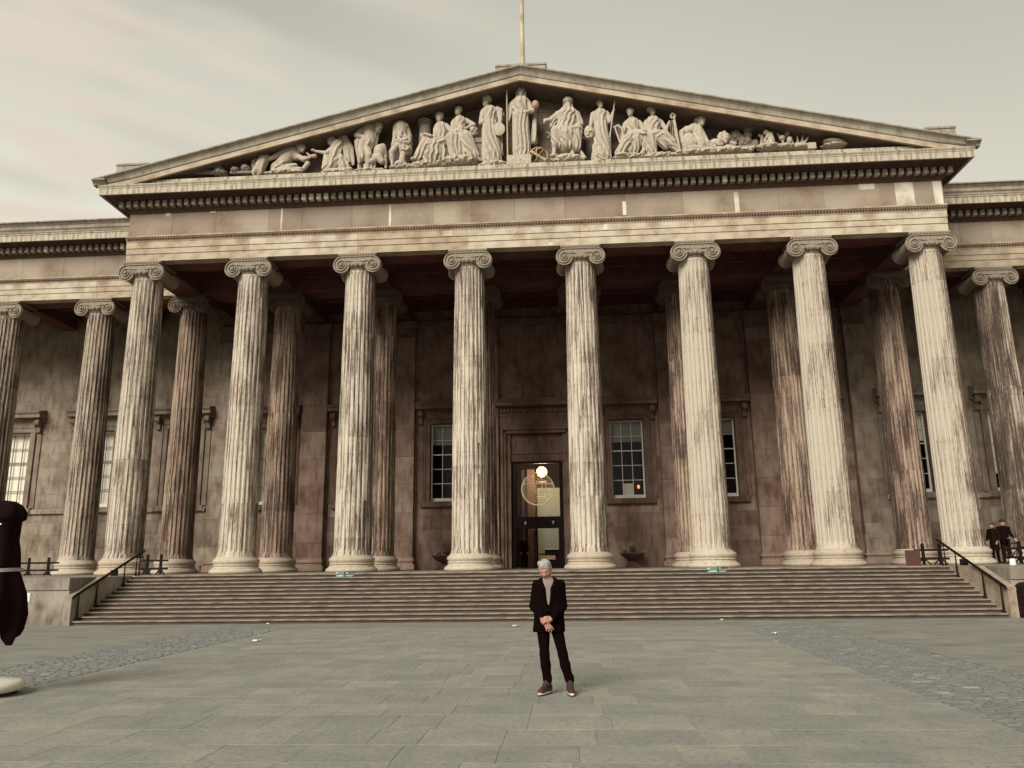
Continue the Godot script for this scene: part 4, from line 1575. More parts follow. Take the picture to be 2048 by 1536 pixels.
func bin() -> void:
	var o := thing("litter_bin", "dark round-topped litter bin against the right podium wall", "bin", Vector3(14.72, GY, 8.52))
	var pts := PackedVector2Array([Vector2(-0.3, 0.02), Vector2(0.3, 0.02), Vector2(0.3, 0.72)])
	for k in 13:
		var a := PI * k / 12.0
		pts.append(Vector2(cos(a) * 0.3, 0.72 + sin(a) * 0.27))
	var b := MB.new()
	b.slab_xy(pts, -0.24, 0.24)
	part("body", b.mesh(), M.iron, o)
	part("slot", boxm(Vector3(-0.2, 0.7, 0.24), Vector3(0.2, 0.8, 0.25), 0.003), plain(Color8(12, 10, 10), 0.9), o)
	part("plaque", boxm(Vector3(-0.26, 0.66, 0.24), Vector3(-0.22, 0.69, 0.252), 0.004), M.white_frame, o)


func basin(x: float, label: String) -> void:
	var o := thing("stone_basin", label, "basin", Vector3(x, 0.12, WALL + 0.68), 0.0, "stone basins beside the door")
	var b := MB.new()
	b.lathe([Vector2(0.34, 0.0), Vector2(0.34, 0.06), Vector2(0.26, 0.09), Vector2(0.14, 0.16), Vector2(0.12, 0.22), Vector2(0.2, 0.27), Vector2(0.42, 0.36), Vector2(0.57, 0.47), Vector2(0.63, 0.56), Vector2(0.66, 0.57), Vector2(0.66, 0.62), Vector2(0.6, 0.62), Vector2(0.4, 0.5), Vector2(0.02, 0.45)], 36)
	part("bowl", b.mesh(), M.trim, o)
	part("plinth", boxm(Vector3(-0.4, -0.12, -0.4), Vector3(0.4, 0.0, 0.4), 0.02), M.trim, o)
	var h := MB.new()
	h.ball(Vector3(0, 0.82, -0.4), Vector3(0.16, 0.17, 0.1), 14, 10)
	h.ball(Vector3(0, 0.78, -0.3), Vector3(0.07, 0.06, 0.06), 8, 6)
	h.tube([Vector3(0, 0.68, -0.42), Vector3(0, 0.68, -0.28)], [0.05], 8)
	part("spout", h.mesh(), M.capital_back, o)
	for s in [-1.0, 1.0]:
		part("block", boxm(Vector3(s * 0.36 - 0.1, 0.6, -0.45), Vector3(s * 0.36 + 0.1, 0.77, -0.25), 0.012), M.trim, o)
	part("back_panel", boxm(Vector3(-0.75, -0.12, -0.67), Vector3(0.75, 0.74, -0.6), 0.015), M.wall[2], o)


func flagpole() -> void:
	var o := thing("flagpole", "pale bare flagpole rising behind the peak of the pediment", "flagpole", Vector3(-0.2, 17.0, -6.0))
	var b := MB.new()
	b.tube([Vector3(0, 0, 0), Vector3(0, 11, 0), Vector3(0, 20, 0)], [0.14, 0.13, 0.09], 14)
	part("pole", b.mesh(), M.front[2], o)
	var f := MB.new()
	f.ball(Vector3(0, 20.1, 0), Vector3(0.16, 0.16, 0.16))
	part("finial", f.mesh(), M.gold, o)
	part("foot", boxm(Vector3(-0.5, 0, -0.5), Vector3(0.5, 0.5, 0.5), 0.03), M.sima, o)


func litter(at: Vector3, size: float, label: String, sd: int) -> void:
	var r := RandomNumberGenerator.new()
	r.seed = sd
	var g := []
	for i in 5:
		var row := []
		for k in 6:
			row.append(Vector3((k / 5.0 - 0.5) * size + r.randf_range(-0.01, 0.01), 0.012 + r.randf_range(0.0, 0.035), (i / 4.0 - 0.5) * size * 0.6 + r.randf_range(-0.01, 0.01)))
		g.append(row)
	var b := MB.new()
	b.sheet(g)
	solo("litter", b.mesh(), plain(Color8(216, 206, 188), 0.9), label, "litter", at, "scraps of pale litter")


func hall_things() -> void:
	var lamp := thing("hall_lamp", "glowing round lamp hanging inside the doorway", "lamp", Vector3(0.24, 5.2, -10.95))
	var b := MB.new()
	b.ball(Vector3.ZERO, Vector3(0.2, 0.2, 0.2), 20, 14)
	var glow := plain(Color8(255, 240, 210), 0.5)
	glow.emission_enabled = true
	glow.emission = Color(1.0, 0.86, 0.62)
	glow.emission_energy_multiplier = 8.0
	part("globe", b.mesh(), glow, lamp)
	var halo := plain(Color(1.0, 0.92, 0.76, 0.1), 0.6)  # thin sphere added round the globe to stand for its glow
	halo.transparency = BaseMaterial3D.TRANSPARENCY_ALPHA
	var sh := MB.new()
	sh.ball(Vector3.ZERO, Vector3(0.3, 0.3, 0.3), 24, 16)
	part("halo", sh.mesh(), halo, lamp)
	var c := MB.new()
	c.tube([Vector3(0, 0.27, 0), Vector3(0, 2.1, 0)], [0.02], 8)
	part("rod", c.mesh(), M.iron, lamp)
	var l := OmniLight3D.new()
	l.name = "lamp_light"
	l.light_color = Color(1.0, 0.88, 0.72)
	l.light_energy = 2.0
	l.light_size = 0.27
	l.omni_range = 14.0
	l.omni_attenuation = 2.0
	l.shadow_enabled = true
	l.position = Vector3(0, 0, 0)
	lamp.add_child(l)
	var d := thing("desk", "dark desk with a pale front panel just inside the doorway", "desk", Vector3(0.72, 0, -11.6))
	part("top", boxm(Vector3(-0.7, 0.72, -0.3), Vector3(0.62, 0.8, 0.3), 0.01), M.iron, d)
	part("body", boxm(Vector3(-0.4, 0, -0.26), Vector3(0.6, 0.72, 0.2), 0.01), M.iron, d)
	part("front_panel", boxm(Vector3(-0.66, 0.46, 0.21), Vector3(0.16, 0.7, 0.24), 0.006), plain(Color8(176, 150, 112), 0.7), d)
	var t := thing("desk_tray", "dark tray of leaflets standing on the desk inside the doorway", "tray", Vector3(0.75, 0.8, -11.6))
	part("tray", boxm(Vector3(-0.45, 0, -0.15), Vector3(0.5, 0.2, 0.12), 0.02), M.iron, t)
	for k in 5:
		part("leaflet", boxm(Vector3(-0.38 + k * 0.18, 0.05, -0.02 - 0.01 * k), Vector3(-0.24 + k * 0.18, 0.27, 0.0 - 0.01 * k)), M.white_frame, t)
	var wl := thing("room_lamp", "small warm lamp glowing behind the lower right pane of the clear window", "lamp", Vector3(5.5, 4.27, WALL - 1.0))
	var q := MB.new()
	q.ball(Vector3.ZERO, Vector3(0.075, 0.11, 0.075), 12, 8)
	var g2 := plain(Color8(240, 190, 130), 0.5)
	g2.emission_enabled = true
	g2.emission = Color(1.0, 0.68, 0.4)
	g2.emission_energy_multiplier = 0.35
	part("globe", q.mesh(), g2, wl)
	var st := MB.new()
	st.tube([Vector3(0, -1.15, 0), Vector3(0, -0.12, 0)], [0.02], 8)
	part("stand", st.mesh(), M.iron, wl)
	var nl := OmniLight3D.new()
	nl.name = "lamp_light"
	nl.light_color = Color(1.0, 0.7, 0.4)
	nl.light_energy = 0.05
	nl.light_size = 0.1
	nl.omni_range = 4.0
	nl.omni_attenuation = 2.0
	nl.shadow_enabled = true
	wl.add_child(nl)
	solo("notice_card", boxm(Vector3(-0.26, 0, -0.006), Vector3(0.26, 0.62, 0.006)), M.white_frame, "white card standing behind a lower pane of the window right of the door", "card", Vector3(4.9, 3.78, WALL - 0.42))


func bicycle(at: Vector3, turn: float) -> void:
	var o := thing("bicycle", "dark bicycle seen end on, held by the man in the flat cap", "bicycle", at, turn)
	var wheel := func(z: float) -> void:
		var b := MB.new()
		var pts := []
		for k in 33:
			var a := TAU * k / 32.0
			pts.append(Vector3(0, 0.34 + sin(a) * 0.32, z + cos(a) * 0.32))
		b.tube(pts, [0.022], 8, false)
		var w := part("wheel", b.mesh(), M.iron, o)
		var s := MB.new()
		for k in 12:
			var a := TAU * k / 12.0
			s.tube([Vector3(0, 0.34, z), Vector3(0, 0.34 + sin(a) * 0.31, z + cos(a) * 0.31)], [0.003], 4)
		s.tube([Vector3(-0.05, 0.34, z), Vector3(0.05, 0.34, z)], [0.02], 8)
		part("spokes", s.mesh(), M.white_frame, w)
	wheel.call(0.5)
	wheel.call(-0.5)
	var f := MB.new()
	for l in [[Vector3(0, 0.9, 0.32), Vector3(0, 0.34, 0.5)], [Vector3(0, 0.8, 0.35), Vector3(0, 0.82, -0.12)], [Vector3(0, 0.72, 0.36), Vector3(0, 0.3, -0.05)], [Vector3(0, 0.92, -0.16), Vector3(0, 0.3, -0.05)], [Vector3(0, 0.3, -0.05), Vector3(0, 0.34, -0.5)], [Vector3(0, 0.8, -0.12), Vector3(0, 0.34, -0.5)]]:
		f.tube(l, [0.018], 8)
	part("frame", f.mesh(), M.iron, o)
	var h := MB.new()
	h.tube([Vector3(-0.34, 1.0, 0.2), Vector3(-0.2, 1.02, 0.3), Vector3(0, 1.02, 0.32), Vector3(0.2, 1.02, 0.3), Vector3(0.34, 1.0, 0.2)], [0.014], 8)
	h.tube([Vector3(0, 0.88, 0.32), Vector3(0, 1.03, 0.32)], [0.018], 8)
	part("handlebar", h.mesh(), plain(Color8(120, 108, 98), 0.4, 0.6), o)
	var s := MB.new()
	s.ball(Vector3(0, 0.95, -0.2), Vector3(0.08, 0.035, 0.14))
	part("saddle", s.mesh(), M.iron, o)


# ---------------------------------------------------------------- people
func head_field(b: MB, xf: Transform3D, cell: float, neck_to: Vector3) -> void:
	var c := xf.origin
	var f := Field.new(c - Vector3(0.17, 0.27, 0.17), c + Vector3(0.17, 0.16, 0.2), cell, 0.006)
	var p := func(x: float, y: float, z: float) -> Vector3: return xf * Vector3(x, y, z)
	f.cap(p.call(0, 0.025, -0.03), p.call(0, 0.025, 0.02), 0.082, 0.076)          # skull
	f.cap(p.call(0, 0.0, 0.03), p.call(0, -0.03, 0.045), 0.066, 0.058)            # face
	f.cap(p.call(-0.028, -0.055, 0.045), p.call(0.028, -0.055, 0.045), 0.036, 0.036)
	f.cap(p.call(0, -0.085, 0.062), p.call(0, -0.09, 0.066), 0.03, 0.024)         # chin
	for s in [-1.0, 1.0]:
		f.cap(p.call(s * 0.058, -0.045, 0.0), p.call(s * 0.024, -0.088, 0.05), 0.024, 0.022)   # jaw
		f.cap(p.call(s * 0.012, 0.016, 0.092), p.call(s * 0.045, 0.014, 0.078), 0.011, 0.01)   # brow
		f.cap(p.call(s * 0.046, -0.03, 0.068), p.call(s * 0.04, -0.035, 0.07), 0.019, 0.016)   # cheek
		f.cap(p.call(s * 0.078, 0.005, -0.005), p.call(s * 0.074, -0.035, 0.0), 0.016, 0.01)   # ear
	f.cap(p.call(0, 0.006, 0.096), p.call(0, -0.03, 0.115), 0.011, 0.014)         # nose
	f.cap(p.call(-0.014, -0.034, 0.1), p.call(0.014, -0.034, 0.1), 0.009, 0.009)
	f.cap(p.call(-0.02, -0.058, 0.088), p.call(0.02, -0.058, 0.088), 0.008, 0.008)   # lips
	f.cap(p.call(-0.016, -0.069, 0.086), p.call(0.016, -0.069, 0.086), 0.009, 0.009)
	f.cap(p.call(0, -0.05, -0.025), neck_to, 0.055, 0.058)
	for s in [-1.0, 1.0]:
		f.cut(p.call(s * 0.032, -0.004, 0.1), p.call(s * 0.036, -0.004, 0.096), 0.013, 0.011)
	f.add_to(b)


func hand(b: MB, wrist: Vector3, knuckle: Vector3, across: Vector3, tips: Array, thumb: Array) -> void:
	var lo := wrist.min(knuckle)
	var hi := wrist.max(knuckle)
	for t in tips:
		for q in t:
			lo = lo.min(q)
			hi = hi.max(q)
	for q in thumb:
		lo = lo.min(q)
		hi = hi.max(q)
	var m := Vector3(0.035, 0.035, 0.035)
	var f := Field.new(lo - m, hi + m, 0.0035, 0.0025)
	f.cap(wrist, wrist.lerp(knuckle, 0.2), 0.026, 0.026)
	for k in 4:
		var o := across * ((k - 1.5) * 0.019)
		f.cap(wrist.lerp(knuckle, 0.15) + o * 0.7, knuckle + o, 0.016, 0.012)
		var at := knuckle + o
		var r := [0.0095, 0.0092, 0.0085]
		var last: Vector3 = at
		for q in tips[k].size():
			f.cap(last, tips[k][q], r[mini(q, 2)], r[mini(q + 1, 2)])
			last = tips[k][q]
	var last2: Vector3 = thumb[0]
	for q in range(1, thumb.size()):
		f.cap(last2, thumb[q], 0.0115, 0.0095)
		last2 = thumb[q]
	f.add_to(b)


func standing_man() -> void:
	var o := thing("person", "grey-haired man in a long dark coat, head bowed, hands clasped, on the forecourt", "person", Vector3(1.3216, GY, 21.947))
	var hx := Transform3D(Basis(Vector3.UP, -0.2) * Basis(Vector3.BACK, 0.1) * Basis(Vector3.RIGHT, 0.54), Vector3(-0.105, 1.608, 0.05))
	var hip := [Vector3(-0.15, 0.86, 0.0), Vector3(0.025, 0.86, 0.0)]
	var knee := [Vector3(-0.137, 0.5, 0.035), Vector3(0.105, 0.5, 0.03)]
	var ank := [Vector3(-0.106, 0.1, -0.01), Vector3(0.186, 0.1, 0.0)]
	var sho := [Vector3(-0.225, 1.395, -0.015), Vector3(0.1, 1.395, -0.015)]
	var elb := [Vector3(-0.272, 1.12, 0.0), Vector3(0.118, 1.12, 0.0)]
	var wri := [Vector3(-0.15, 0.965, 0.175), Vector3(-0.015, 0.972, 0.19)]
	# body: one surface under the clothes, with the finer head and hands joined on
	var b := MB.new()
	var f := Field.new(Vector3(-0.4, 0.0, -0.2), Vector3(0.3, 1.55, 0.28), 0.014, 0.01)
	f.cap(Vector3(-0.065, 1.36, -0.01), Vector3(-0.065, 1.1, 0.0), 0.11, 0.1, 0.0, 0.0, 0.8)
	f.cap(Vector3(-0.065, 1.1, 0.0), Vector3(-0.063, 0.9, 0.0), 0.1, 0.105, 0.0, 0.0, 0.8)
	f.cap(sho[0], sho[1], 0.045, 0.045)
	f.cap(Vector3(-0.065, 1.4, 0.0), Vector3(-0.085, 1.5, 0.02), 0.06, 0.052)
	for s in 2:
		f.cap(hip[s], knee[s], 0.07, 0.045)
		f.cap(knee[s], ank[s], 0.045, 0.034)
		f.cap(sho[s], elb[s], 0.042, 0.034)
		f.cap(elb[s], wri[s], 0.034, 0.026)
	f.add_to(b)
	head_field(b, hx, 0.005, Vector3(-0.075, 1.43, 0.0))
	# his left hand lies across the other, its fingers curled round it; the fingers of the lower hand point down
	hand(b, Vector3(-0.022, 0.965, 0.2), Vector3(-0.118, 0.95, 0.232), Vector3(0.25, 0.95, -0.15).normalized() * 1.0,
		[[Vector3(-0.145, 0.905, 0.22), Vector3(-0.138, 0.893, 0.2)], [Vector3(-0.162, 0.925, 0.216), Vector3(-0.16, 0.91, 0.196)], [Vector3(-0.172, 0.947, 0.212), Vector3(-0.172, 0.935, 0.192)], [Vector3(-0.172, 0.97, 0.208), Vector3(-0.174, 0.96, 0.188)]],
		[Vector3(-0.05, 0.98, 0.21), Vector3(-0.09, 0.992, 0.222), Vector3(-0.125, 0.988, 0.222)])
	hand(b, Vector3(-0.145, 0.955, 0.185), Vector3(-0.088, 0.885, 0.198), Vector3(0.75, 0.6, 0.1).normalized(),
		[[Vector3(-0.102, 0.84, 0.2), Vector3(-0.098, 0.812, 0.192)], [Vector3(-0.075, 0.838, 0.204), Vector3(-0.066, 0.805, 0.196)], [Vector3(-0.05, 0.845, 0.206), Vector3(-0.035, 0.81, 0.198)], [Vector3(-0.03, 0.862, 0.206), Vector3(-0.01, 0.832, 0.198)]],
		[Vector3(-0.12, 0.95, 0.2), Vector3(-0.09, 0.93, 0.214), Vector3(-0.07, 0.91, 0.216)])
	part("body", b.mesh(), plain(Color8(156, 110, 92), 0.6), o)
	# jumper
	b = MB.new()
	f = Field.new(Vector3(-0.3, 0.85, -0.2), Vector3(0.2, 1.56, 0.25), 0.012, 0.01)
	f.cap(Vector3(-0.065, 1.37, 0.0), Vector3(-0.065, 0.95, 0.005), 0.135, 0.125, 9.0, 0.02, 0.82)
	f.cap(Vector3(-0.075, 1.44, 0.005), Vector3(-0.08, 1.475, 0.015), 0.07, 0.064, 14.0, 0.03)
	f.add_to(b)
	part("jumper", b.mesh(), plain(Color8(120, 106, 96), 0.95), o)
	# coat: hangs from the shoulders to the thigh, open in a long narrow V
	b = MB.new()
	f = Field.new(Vector3(-0.42, 0.7, -0.26), Vector3(0.32, 1.56, 0.28), 0.011, 0.011)
	for s in [-1.0, 1.0]:
		f.cap(Vector3(-0.066 + s * 0.085, 1.34, -0.005), Vector3(-0.068 + s * 0.075, 1.06, 0.0), 0.125, 0.122, 0.0, 0.0, 0.95)
		f.cap(Vector3(-0.068 + s * 0.075, 1.06, 0.0), Vector3(-0.074 + s * 0.1, 0.74, 0.0), 0.12, 0.118, 6.0, 0.05, 1.0, s)
	f.cap(sho[0] + Vector3(0.02, 0.0, 0), sho[1] + Vector3(-0.02, 0.0, 0), 0.063, 0.063)
	f.cap(Vector3(-0.155, 1.43, 0.0), Vector3(-0.11, 1.47, -0.03), 0.05, 0.045)
	f.cap(Vector3(0.015, 1.43, 0.0), Vector3(-0.03, 1.47, -0.03), 0.05, 0.045)
	for s in 2:
		f.cap(sho[s], elb[s], 0.064, 0.058, 5.0, 0.05)
		f.cap(elb[s], wri[s], 0.058, 0.042, 5.0, 0.08)
	f.cut(Vector3(-0.083, 1.52, 0.17), Vector3(-0.072, 1.085, 0.2), 0.085, 0.06, 1.0)
	f.cut(Vector3(-0.08, 1.56, 0.05), Vector3(-0.08, 1.47, 0.04), 0.075, 0.06)
	for s in [-1.0, 1.0]:                   # rolled collar and lapels
		f.cap(Vector3(-0.078 + s * 0.075, 1.475, 0.02), Vector3(-0.078 + s * 0.072, 1.33, 0.115), 0.018, 0.02)
		f.cap(Vector3(-0.078 + s * 0.072, 1.33, 0.115), Vector3(-0.072 + s * 0.02, 1.06, 0.125), 0.02, 0.014)
	f.below(0.785)
	f.add_to(b)
	var cloth := matt(Color8(13, 6, 6))
	part("coat", b.mesh(), cloth, o)
	# trousers
	b = MB.new()
	f = Field.new(Vector3(-0.36, 0.06, -0.18), Vector3(0.32, 1.0, 0.22), 0.011, 0.009)
	f.cap(hip[0] + Vector3(0.02, 0.06, 0), hip[1] + Vector3(-0.02, 0.06, 0), 0.1, 0.1)
	for s in 2:
		f.cap(hip[s], knee[s], 0.09, 0.064, 4.0, 0.03, 1.0, s * 1.0)
		f.cap(knee[s], knee[s].lerp(ank[s], 0.35) + Vector3(0, 0, -0.012), 0.066, 0.066, 5.0, 0.03)
		f.cap(knee[s].lerp(ank[s], 0.35) + Vector3(0, 0, -0.012), ank[s] + Vector3(0, 0.06, 0), 0.066, 0.053, 7.0, 0.05)
		for k in 3:                         # cloth gathered at the ankle
			f.cap(ank[s] + Vector3(-0.03, 0.07 + 0.03 * k, 0.02), ank[s] + Vector3(0.03, 0.065 + 0.03 * k, 0.025), 0.026, 0.026)
	f.below(0.135)
	f.add_to(b)
	part("trousers", b.mesh(), matt(Color8(15, 6, 6)), o)
	# hair: short and thick, brushed forward
	b = MB.new()
	var hc := hx.origin
	f = Field.new(hc - Vector3(0.15, 0.15, 0.16), hc + Vector3(0.15, 0.16, 0.17), 0.005, 0.005)
	f.cap(hx * Vector3(0, 0.038, -0.035), hx * Vector3(0, 0.042, 0.022), 0.083, 0.077, 26.0, 0.03)
	f.cap(hx * Vector3(0, 0.0, -0.045), hx * Vector3(0, -0.04, -0.05), 0.08, 0.066, 22.0, 0.03)
	var hr := RandomNumberGenerator.new()
	hr.seed = 9
	for k in 34:                             # locks combed forward from the crown
		var a := lerpf(-1.5, 1.5, hr.randf())
		var r := hr.randf_range(0.02, 0.06)
		var from := Vector3(sin(a) * r, 0.102 + hr.randf_range(-0.01, 0.006), -0.01 + cos(a) * r * 0.6)
		var to := Vector3(sin(a) * 0.07 + hr.randf_range(-0.008, 0.008), 0.084 + hr.randf_range(-0.01, 0.012), cos(a) * 0.078)
		f.cap(hx * from, hx * ((from + to) * 0.5 + Vector3(0, 0.02, 0.004)), 0.012, 0.012)
		f.cap(hx * ((from + to) * 0.5 + Vector3(0, 0.02, 0.004)), hx * to, 0.011, 0.006)
	f.cut(hx * Vector3(0, -0.03, 0.1), hx * Vector3(0, -0.02, 0.13), 0.094, 0.09)
	f.cut(hx * Vector3(0, -0.15, 0.07), hx * Vector3(0, -0.15, 0.03), 0.125, 0.11)
	f.add_to(b)
	part("hair", b.mesh(), stone(Color8(162, 163, 158), T.drip, Vector3(9, 22, 9), null, Vector3.ONE, 0.0, 0.6), o)
	# shoes
	var toe := [Vector3(-0.2, 0.045, 0.165), Vector3(0.215, 0.045, 0.21)]
	for s in 2:
		b = MB.new()
		f = Field.new(Vector3(ank[s].x - 0.2, 0.0, -0.14), Vector3(ank[s].x + 0.16, 0.22, 0.29), 0.008, 0.007)
		var dir: Vector3 = (toe[s] - ank[s] * Vector3(1, 0, 1))
		dir.y = 0.0
		dir = dir.normalized()
		var side := Vector3(dir.z, 0, -dir.x)
		var heel: Vector3 = Vector3(ank[s].x, 0.055, ank[s].z) - dir * 0.045
		f.cap(heel, toe[s] - dir * 0.02, 0.042, 0.045)
		f.cap(heel + Vector3(0, 0.04, 0), ank[s] + dir * 0.02 + Vector3(0, 0.02, 0), 0.04, 0.044)
		f.cap(ank[s] + dir * 0.03 + Vector3(0, 0.03, 0), toe[s] - dir * 0.05 + Vector3(0, 0.01, 0), 0.043, 0.034)
		f.cap(ank[s] + dir * 0.035 + Vector3(0, 0.07, 0), ank[s] + dir * 0.05 + Vector3(0, 0.03, 0), 0.025, 0.03)
		f.below(0.036)
		f.add_to(b)
		var shoe := part("shoe", b.mesh(), plain(Color8(52, 23, 22), 0.8), o)
		var outline := func(grow: float) -> PackedVector2Array:
			var pts := PackedVector2Array()
			for k in 28:
				var a := TAU * k / 28.0
				var along := sin(a)
				var wide := cos(a) * (0.047 + grow) * (0.9 + 0.12 * along)
				var q: Vector3 = heel.lerp(toe[s], 0.5) + dir * along * ((toe[s] - heel).length() * 0.5 + 0.04 + grow) + side * wide
				pts.append(Vector2(q.x, -q.z))
			return pts
		var sole := MB.new()
		sole.slab_xy(outline.call(0.002), 0.018, 0.042)
		var sole2 := MB.new()
		sole2.slab_xy(outline.call(0.006), 0.0, 0.018)
		for m in [sole, sole2]:              # laid flat
			for i in m.v.size():
				m.v[i] = Vector3(m.v[i].x, m.v[i].z, -m.v[i].y)
				m.n[i] = Vector3(m.n[i].x, m.n[i].z, -m.n[i].y)
		part("midsole", sole.mesh(), plain(Color8(196, 178, 162), 0.7), shoe)
		part("outsole", sole2.mesh(), plain(Color8(44, 26, 25), 0.8), shoe)
		var lace := MB.new()
		for k in 3:
			var c: Vector3 = ank[s].lerp(toe[s], 0.34 + 0.14 * k) + Vector3(0, 0.052 - 0.008 * k, 0)
			lace.tube([c - side * 0.025, c + Vector3(0, 0.008, 0), c + side * 0.025], [0.005], 5)
		part("laces", lace.mesh(), M.iron, shoe)


# a clothed passer-by: pose gives the joints from the ground up
func bystander(label: String, at: Vector3, turn: float, tall: float, coat: Color, legs: Color, hair: Color, skin: Color, wrists: Array, hat: bool, bun: bool, coat_len := 0.5) -> void:
	var o := thing("person", label, "person", at, turn)
	var u := tall / 1.75
	var b := MB.new()
	var wl: Vector3 = wrists[0]
	var wr: Vector3 = wrists[1]
	var sh := [Vector3(-0.18, 1.42, 0) * u, Vector3(0.18, 1.42, 0) * u]
	var el := [Vector3(-0.25, 1.14, 0.0) * u, Vector3(0.25, 1.14, 0.0) * u]
	var f := Field.new(Vector3(-0.5, 0.0, -0.3) * u, Vector3(0.5, 1.62, 0.5) * u, 0.02, 0.012)
	f.cap(Vector3(0, 1.38, 0) * u, Vector3(0, 0.95, 0) * u, 0.12 * u, 0.11 * u, 0.0, 0.0, 0.8)
	f.cap(sh[0], sh[1], 0.05 * u, 0.05 * u)
	for s in 2:
		var x := -0.09 if s == 0 else 0.09
		f.cap(Vector3(x, 0.9, 0) * u, Vector3(x * 1.05, 0.5, 0.02) * u, 0.075 * u, 0.05 * u)
		f.cap(Vector3(x * 1.05, 0.5, 0.02) * u, Vector3(x * 1.1, 0.08, -0.01) * u, 0.05 * u, 0.035 * u)
		f.cap(sh[s], el[s], 0.045 * u, 0.036 * u)
		f.cap(el[s], wl if s == 0 else wr, 0.036 * u, 0.028 * u)
	f.add_to(b)
	var hx := Transform3D(Basis.from_scale(Vector3.ONE * u), Vector3(0, 1.62, 0.02) * u)
	head_field(b, hx, 0.008, Vector3(0, 1.42, 0) * u)
	for s in 2:
		var w: Vector3 = wl if s == 0 else wr
		var d: Vector3 = (w - el[s]).normalized()
		var k: Vector3 = w + d * 0.085
		var ac := d.cross(Vector3.UP).normalized() if absf(d.y) < 0.9 else Vector3.RIGHT
		var tips := []
		for q in 4:
			var c: Vector3 = k + ac * ((q - 1.5) * 0.019)
			tips.append([c + d * 0.035 + Vector3(0, -0.012, 0), c + d * 0.05 + Vector3(0, -0.038, 0)])
		hand(b, w, k, ac, tips, [w + ac * 0.02 + d * 0.02, w + ac * 0.04 + d * 0.05, w + ac * 0.04 + d * 0.08 + Vector3(0, -0.02, 0)])
	part("body", b.mesh(), plain(skin, 0.6), o)
	b = MB.new()
	f = Field.new(Vector3(-0.5, 0.3, -0.35) * u, Vector3(0.5, 1.62, 0.5) * u, 0.02, 0.014)
	f.cap(Vector3(0, 1.36, 0) * u, Vector3(0, 1.0, 0) * u, 0.165 * u, 0.16 * u, 7.0, 0.04, 0.85)
	f.cap(Vector3(0, 1.0, 0) * u, Vector3(0, 0.95 - coat_len * 0.5, 0) * u, 0.165 * u, 0.19 * u, 8.0, 0.06, 0.9)
	f.cap(sh[0], sh[1], 0.07 * u, 0.07 * u)
	f.cap(Vector3(0, 1.44, 0) * u, Vector3(0, 1.49, 0) * u, 0.085 * u, 0.075 * u)
	for s in 2:
		f.cap(sh[s], el[s], 0.066 * u, 0.058 * u, 5.0, 0.06)
		f.cap(el[s], wl if s == 0 else wr, 0.058 * u, 0.044 * u, 5.0, 0.08)
	f.below((0.95 - coat_len * 0.5) * u)
	f.add_to(b)
	part("coat", b.mesh(), matt(coat), o)
	b = MB.new()
	f = Field.new(Vector3(-0.32, 0.0, -0.25) * u, Vector3(0.32, 1.02, 0.3) * u, 0.02, 0.012)
	f.cap(Vector3(-0.06, 0.92, 0) * u, Vector3(0.06, 0.92, 0) * u, 0.11 * u, 0.11 * u)
	for s in [-1.0, 1.0]:
		f.cap(Vector3(s * 0.09, 0.9, 0) * u, Vector3(s * 0.095, 0.5, 0.02) * u, 0.095 * u, 0.07 * u, 5.0, 0.04)
		f.cap(Vector3(s * 0.095, 0.5, 0.02) * u, Vector3(s * 0.1, 0.1, -0.01) * u, 0.07 * u, 0.055 * u, 6.0, 0.06)
	f.below(0.07 * u)
	f.add_to(b)
	part("trousers", b.mesh(), matt(legs), o)
	for s in [-1.0, 1.0]:
		b = MB.new()
		f = Field.new(Vector3(s * 0.1 * u - 0.1, -0.02, -0.14), Vector3(s * 0.1 * u + 0.1, 0.16, 0.26), 0.012, 0.008)
		f.cap(Vector3(s * 0.1 * u, 0.045, -0.04), Vector3(s * 0.11 * u, 0.04, 0.15), 0.042, 0.04)
		f.cap(Vector3(s * 0.1 * u, 0.06, -0.02), Vector3(s * 0.1 * u, 0.1, -0.01), 0.045, 0.045)
		f.below(0.005)
		f.add_to(b)
		part("shoe", b.mesh(), plain(Color8(30, 22, 20), 0.7), o)
	b = MB.new()
	var hc := hx.origin
	f = Field.new(hc - Vector3(0.2, 0.26, 0.22), hc + Vector3(0.2, 0.24, 0.24), 0.011, 0.007)
	f.cap(hx * Vector3(0, 0.045, -0.035), hx * Vector3(0, 0.05, 0.02), 0.09 * u, 0.082 * u, 20.0, 0.03)
	if bun:
		f.cap(hx * Vector3(0, 0.1, -0.11), hx * Vector3(0, 0.1, -0.12), 0.05, 0.05, 12.0, 0.06)
		f.cap(hx * Vector3(0, 0.0, -0.08), hx * Vector3(0, -0.1, -0.07), 0.06, 0.05, 12.0, 0.06)
	f.cut(hx * Vector3(0, -0.035, 0.11), hx * Vector3(0, -0.02, 0.13), 0.085, 0.085)
	f.add_to(b)
	part("hair", b.mesh(), plain(hair, 0.7), o)
	if hat:
		b = MB.new()
		f = Field.new(hc - Vector3(0.2, 0.05, 0.22), hc + Vector3(0.2, 0.24, 0.24), 0.011, 0.007)
		f.cap(hx * Vector3(0, 0.09, -0.04), hx * Vector3(0, 0.085, 0.03), 0.1 * u, 0.09 * u, 8.0, 0.03)
		f.cap(hx * Vector3(-0.05, 0.055, 0.1), hx * Vector3(0.05, 0.055, 0.1), 0.02, 0.02)
		f.below((hx * Vector3(0, 0.045, 0)).y)
		f.add_to(b)
		part("cap", b.mesh(), plain(Color8(34, 26, 24), 0.9), o)


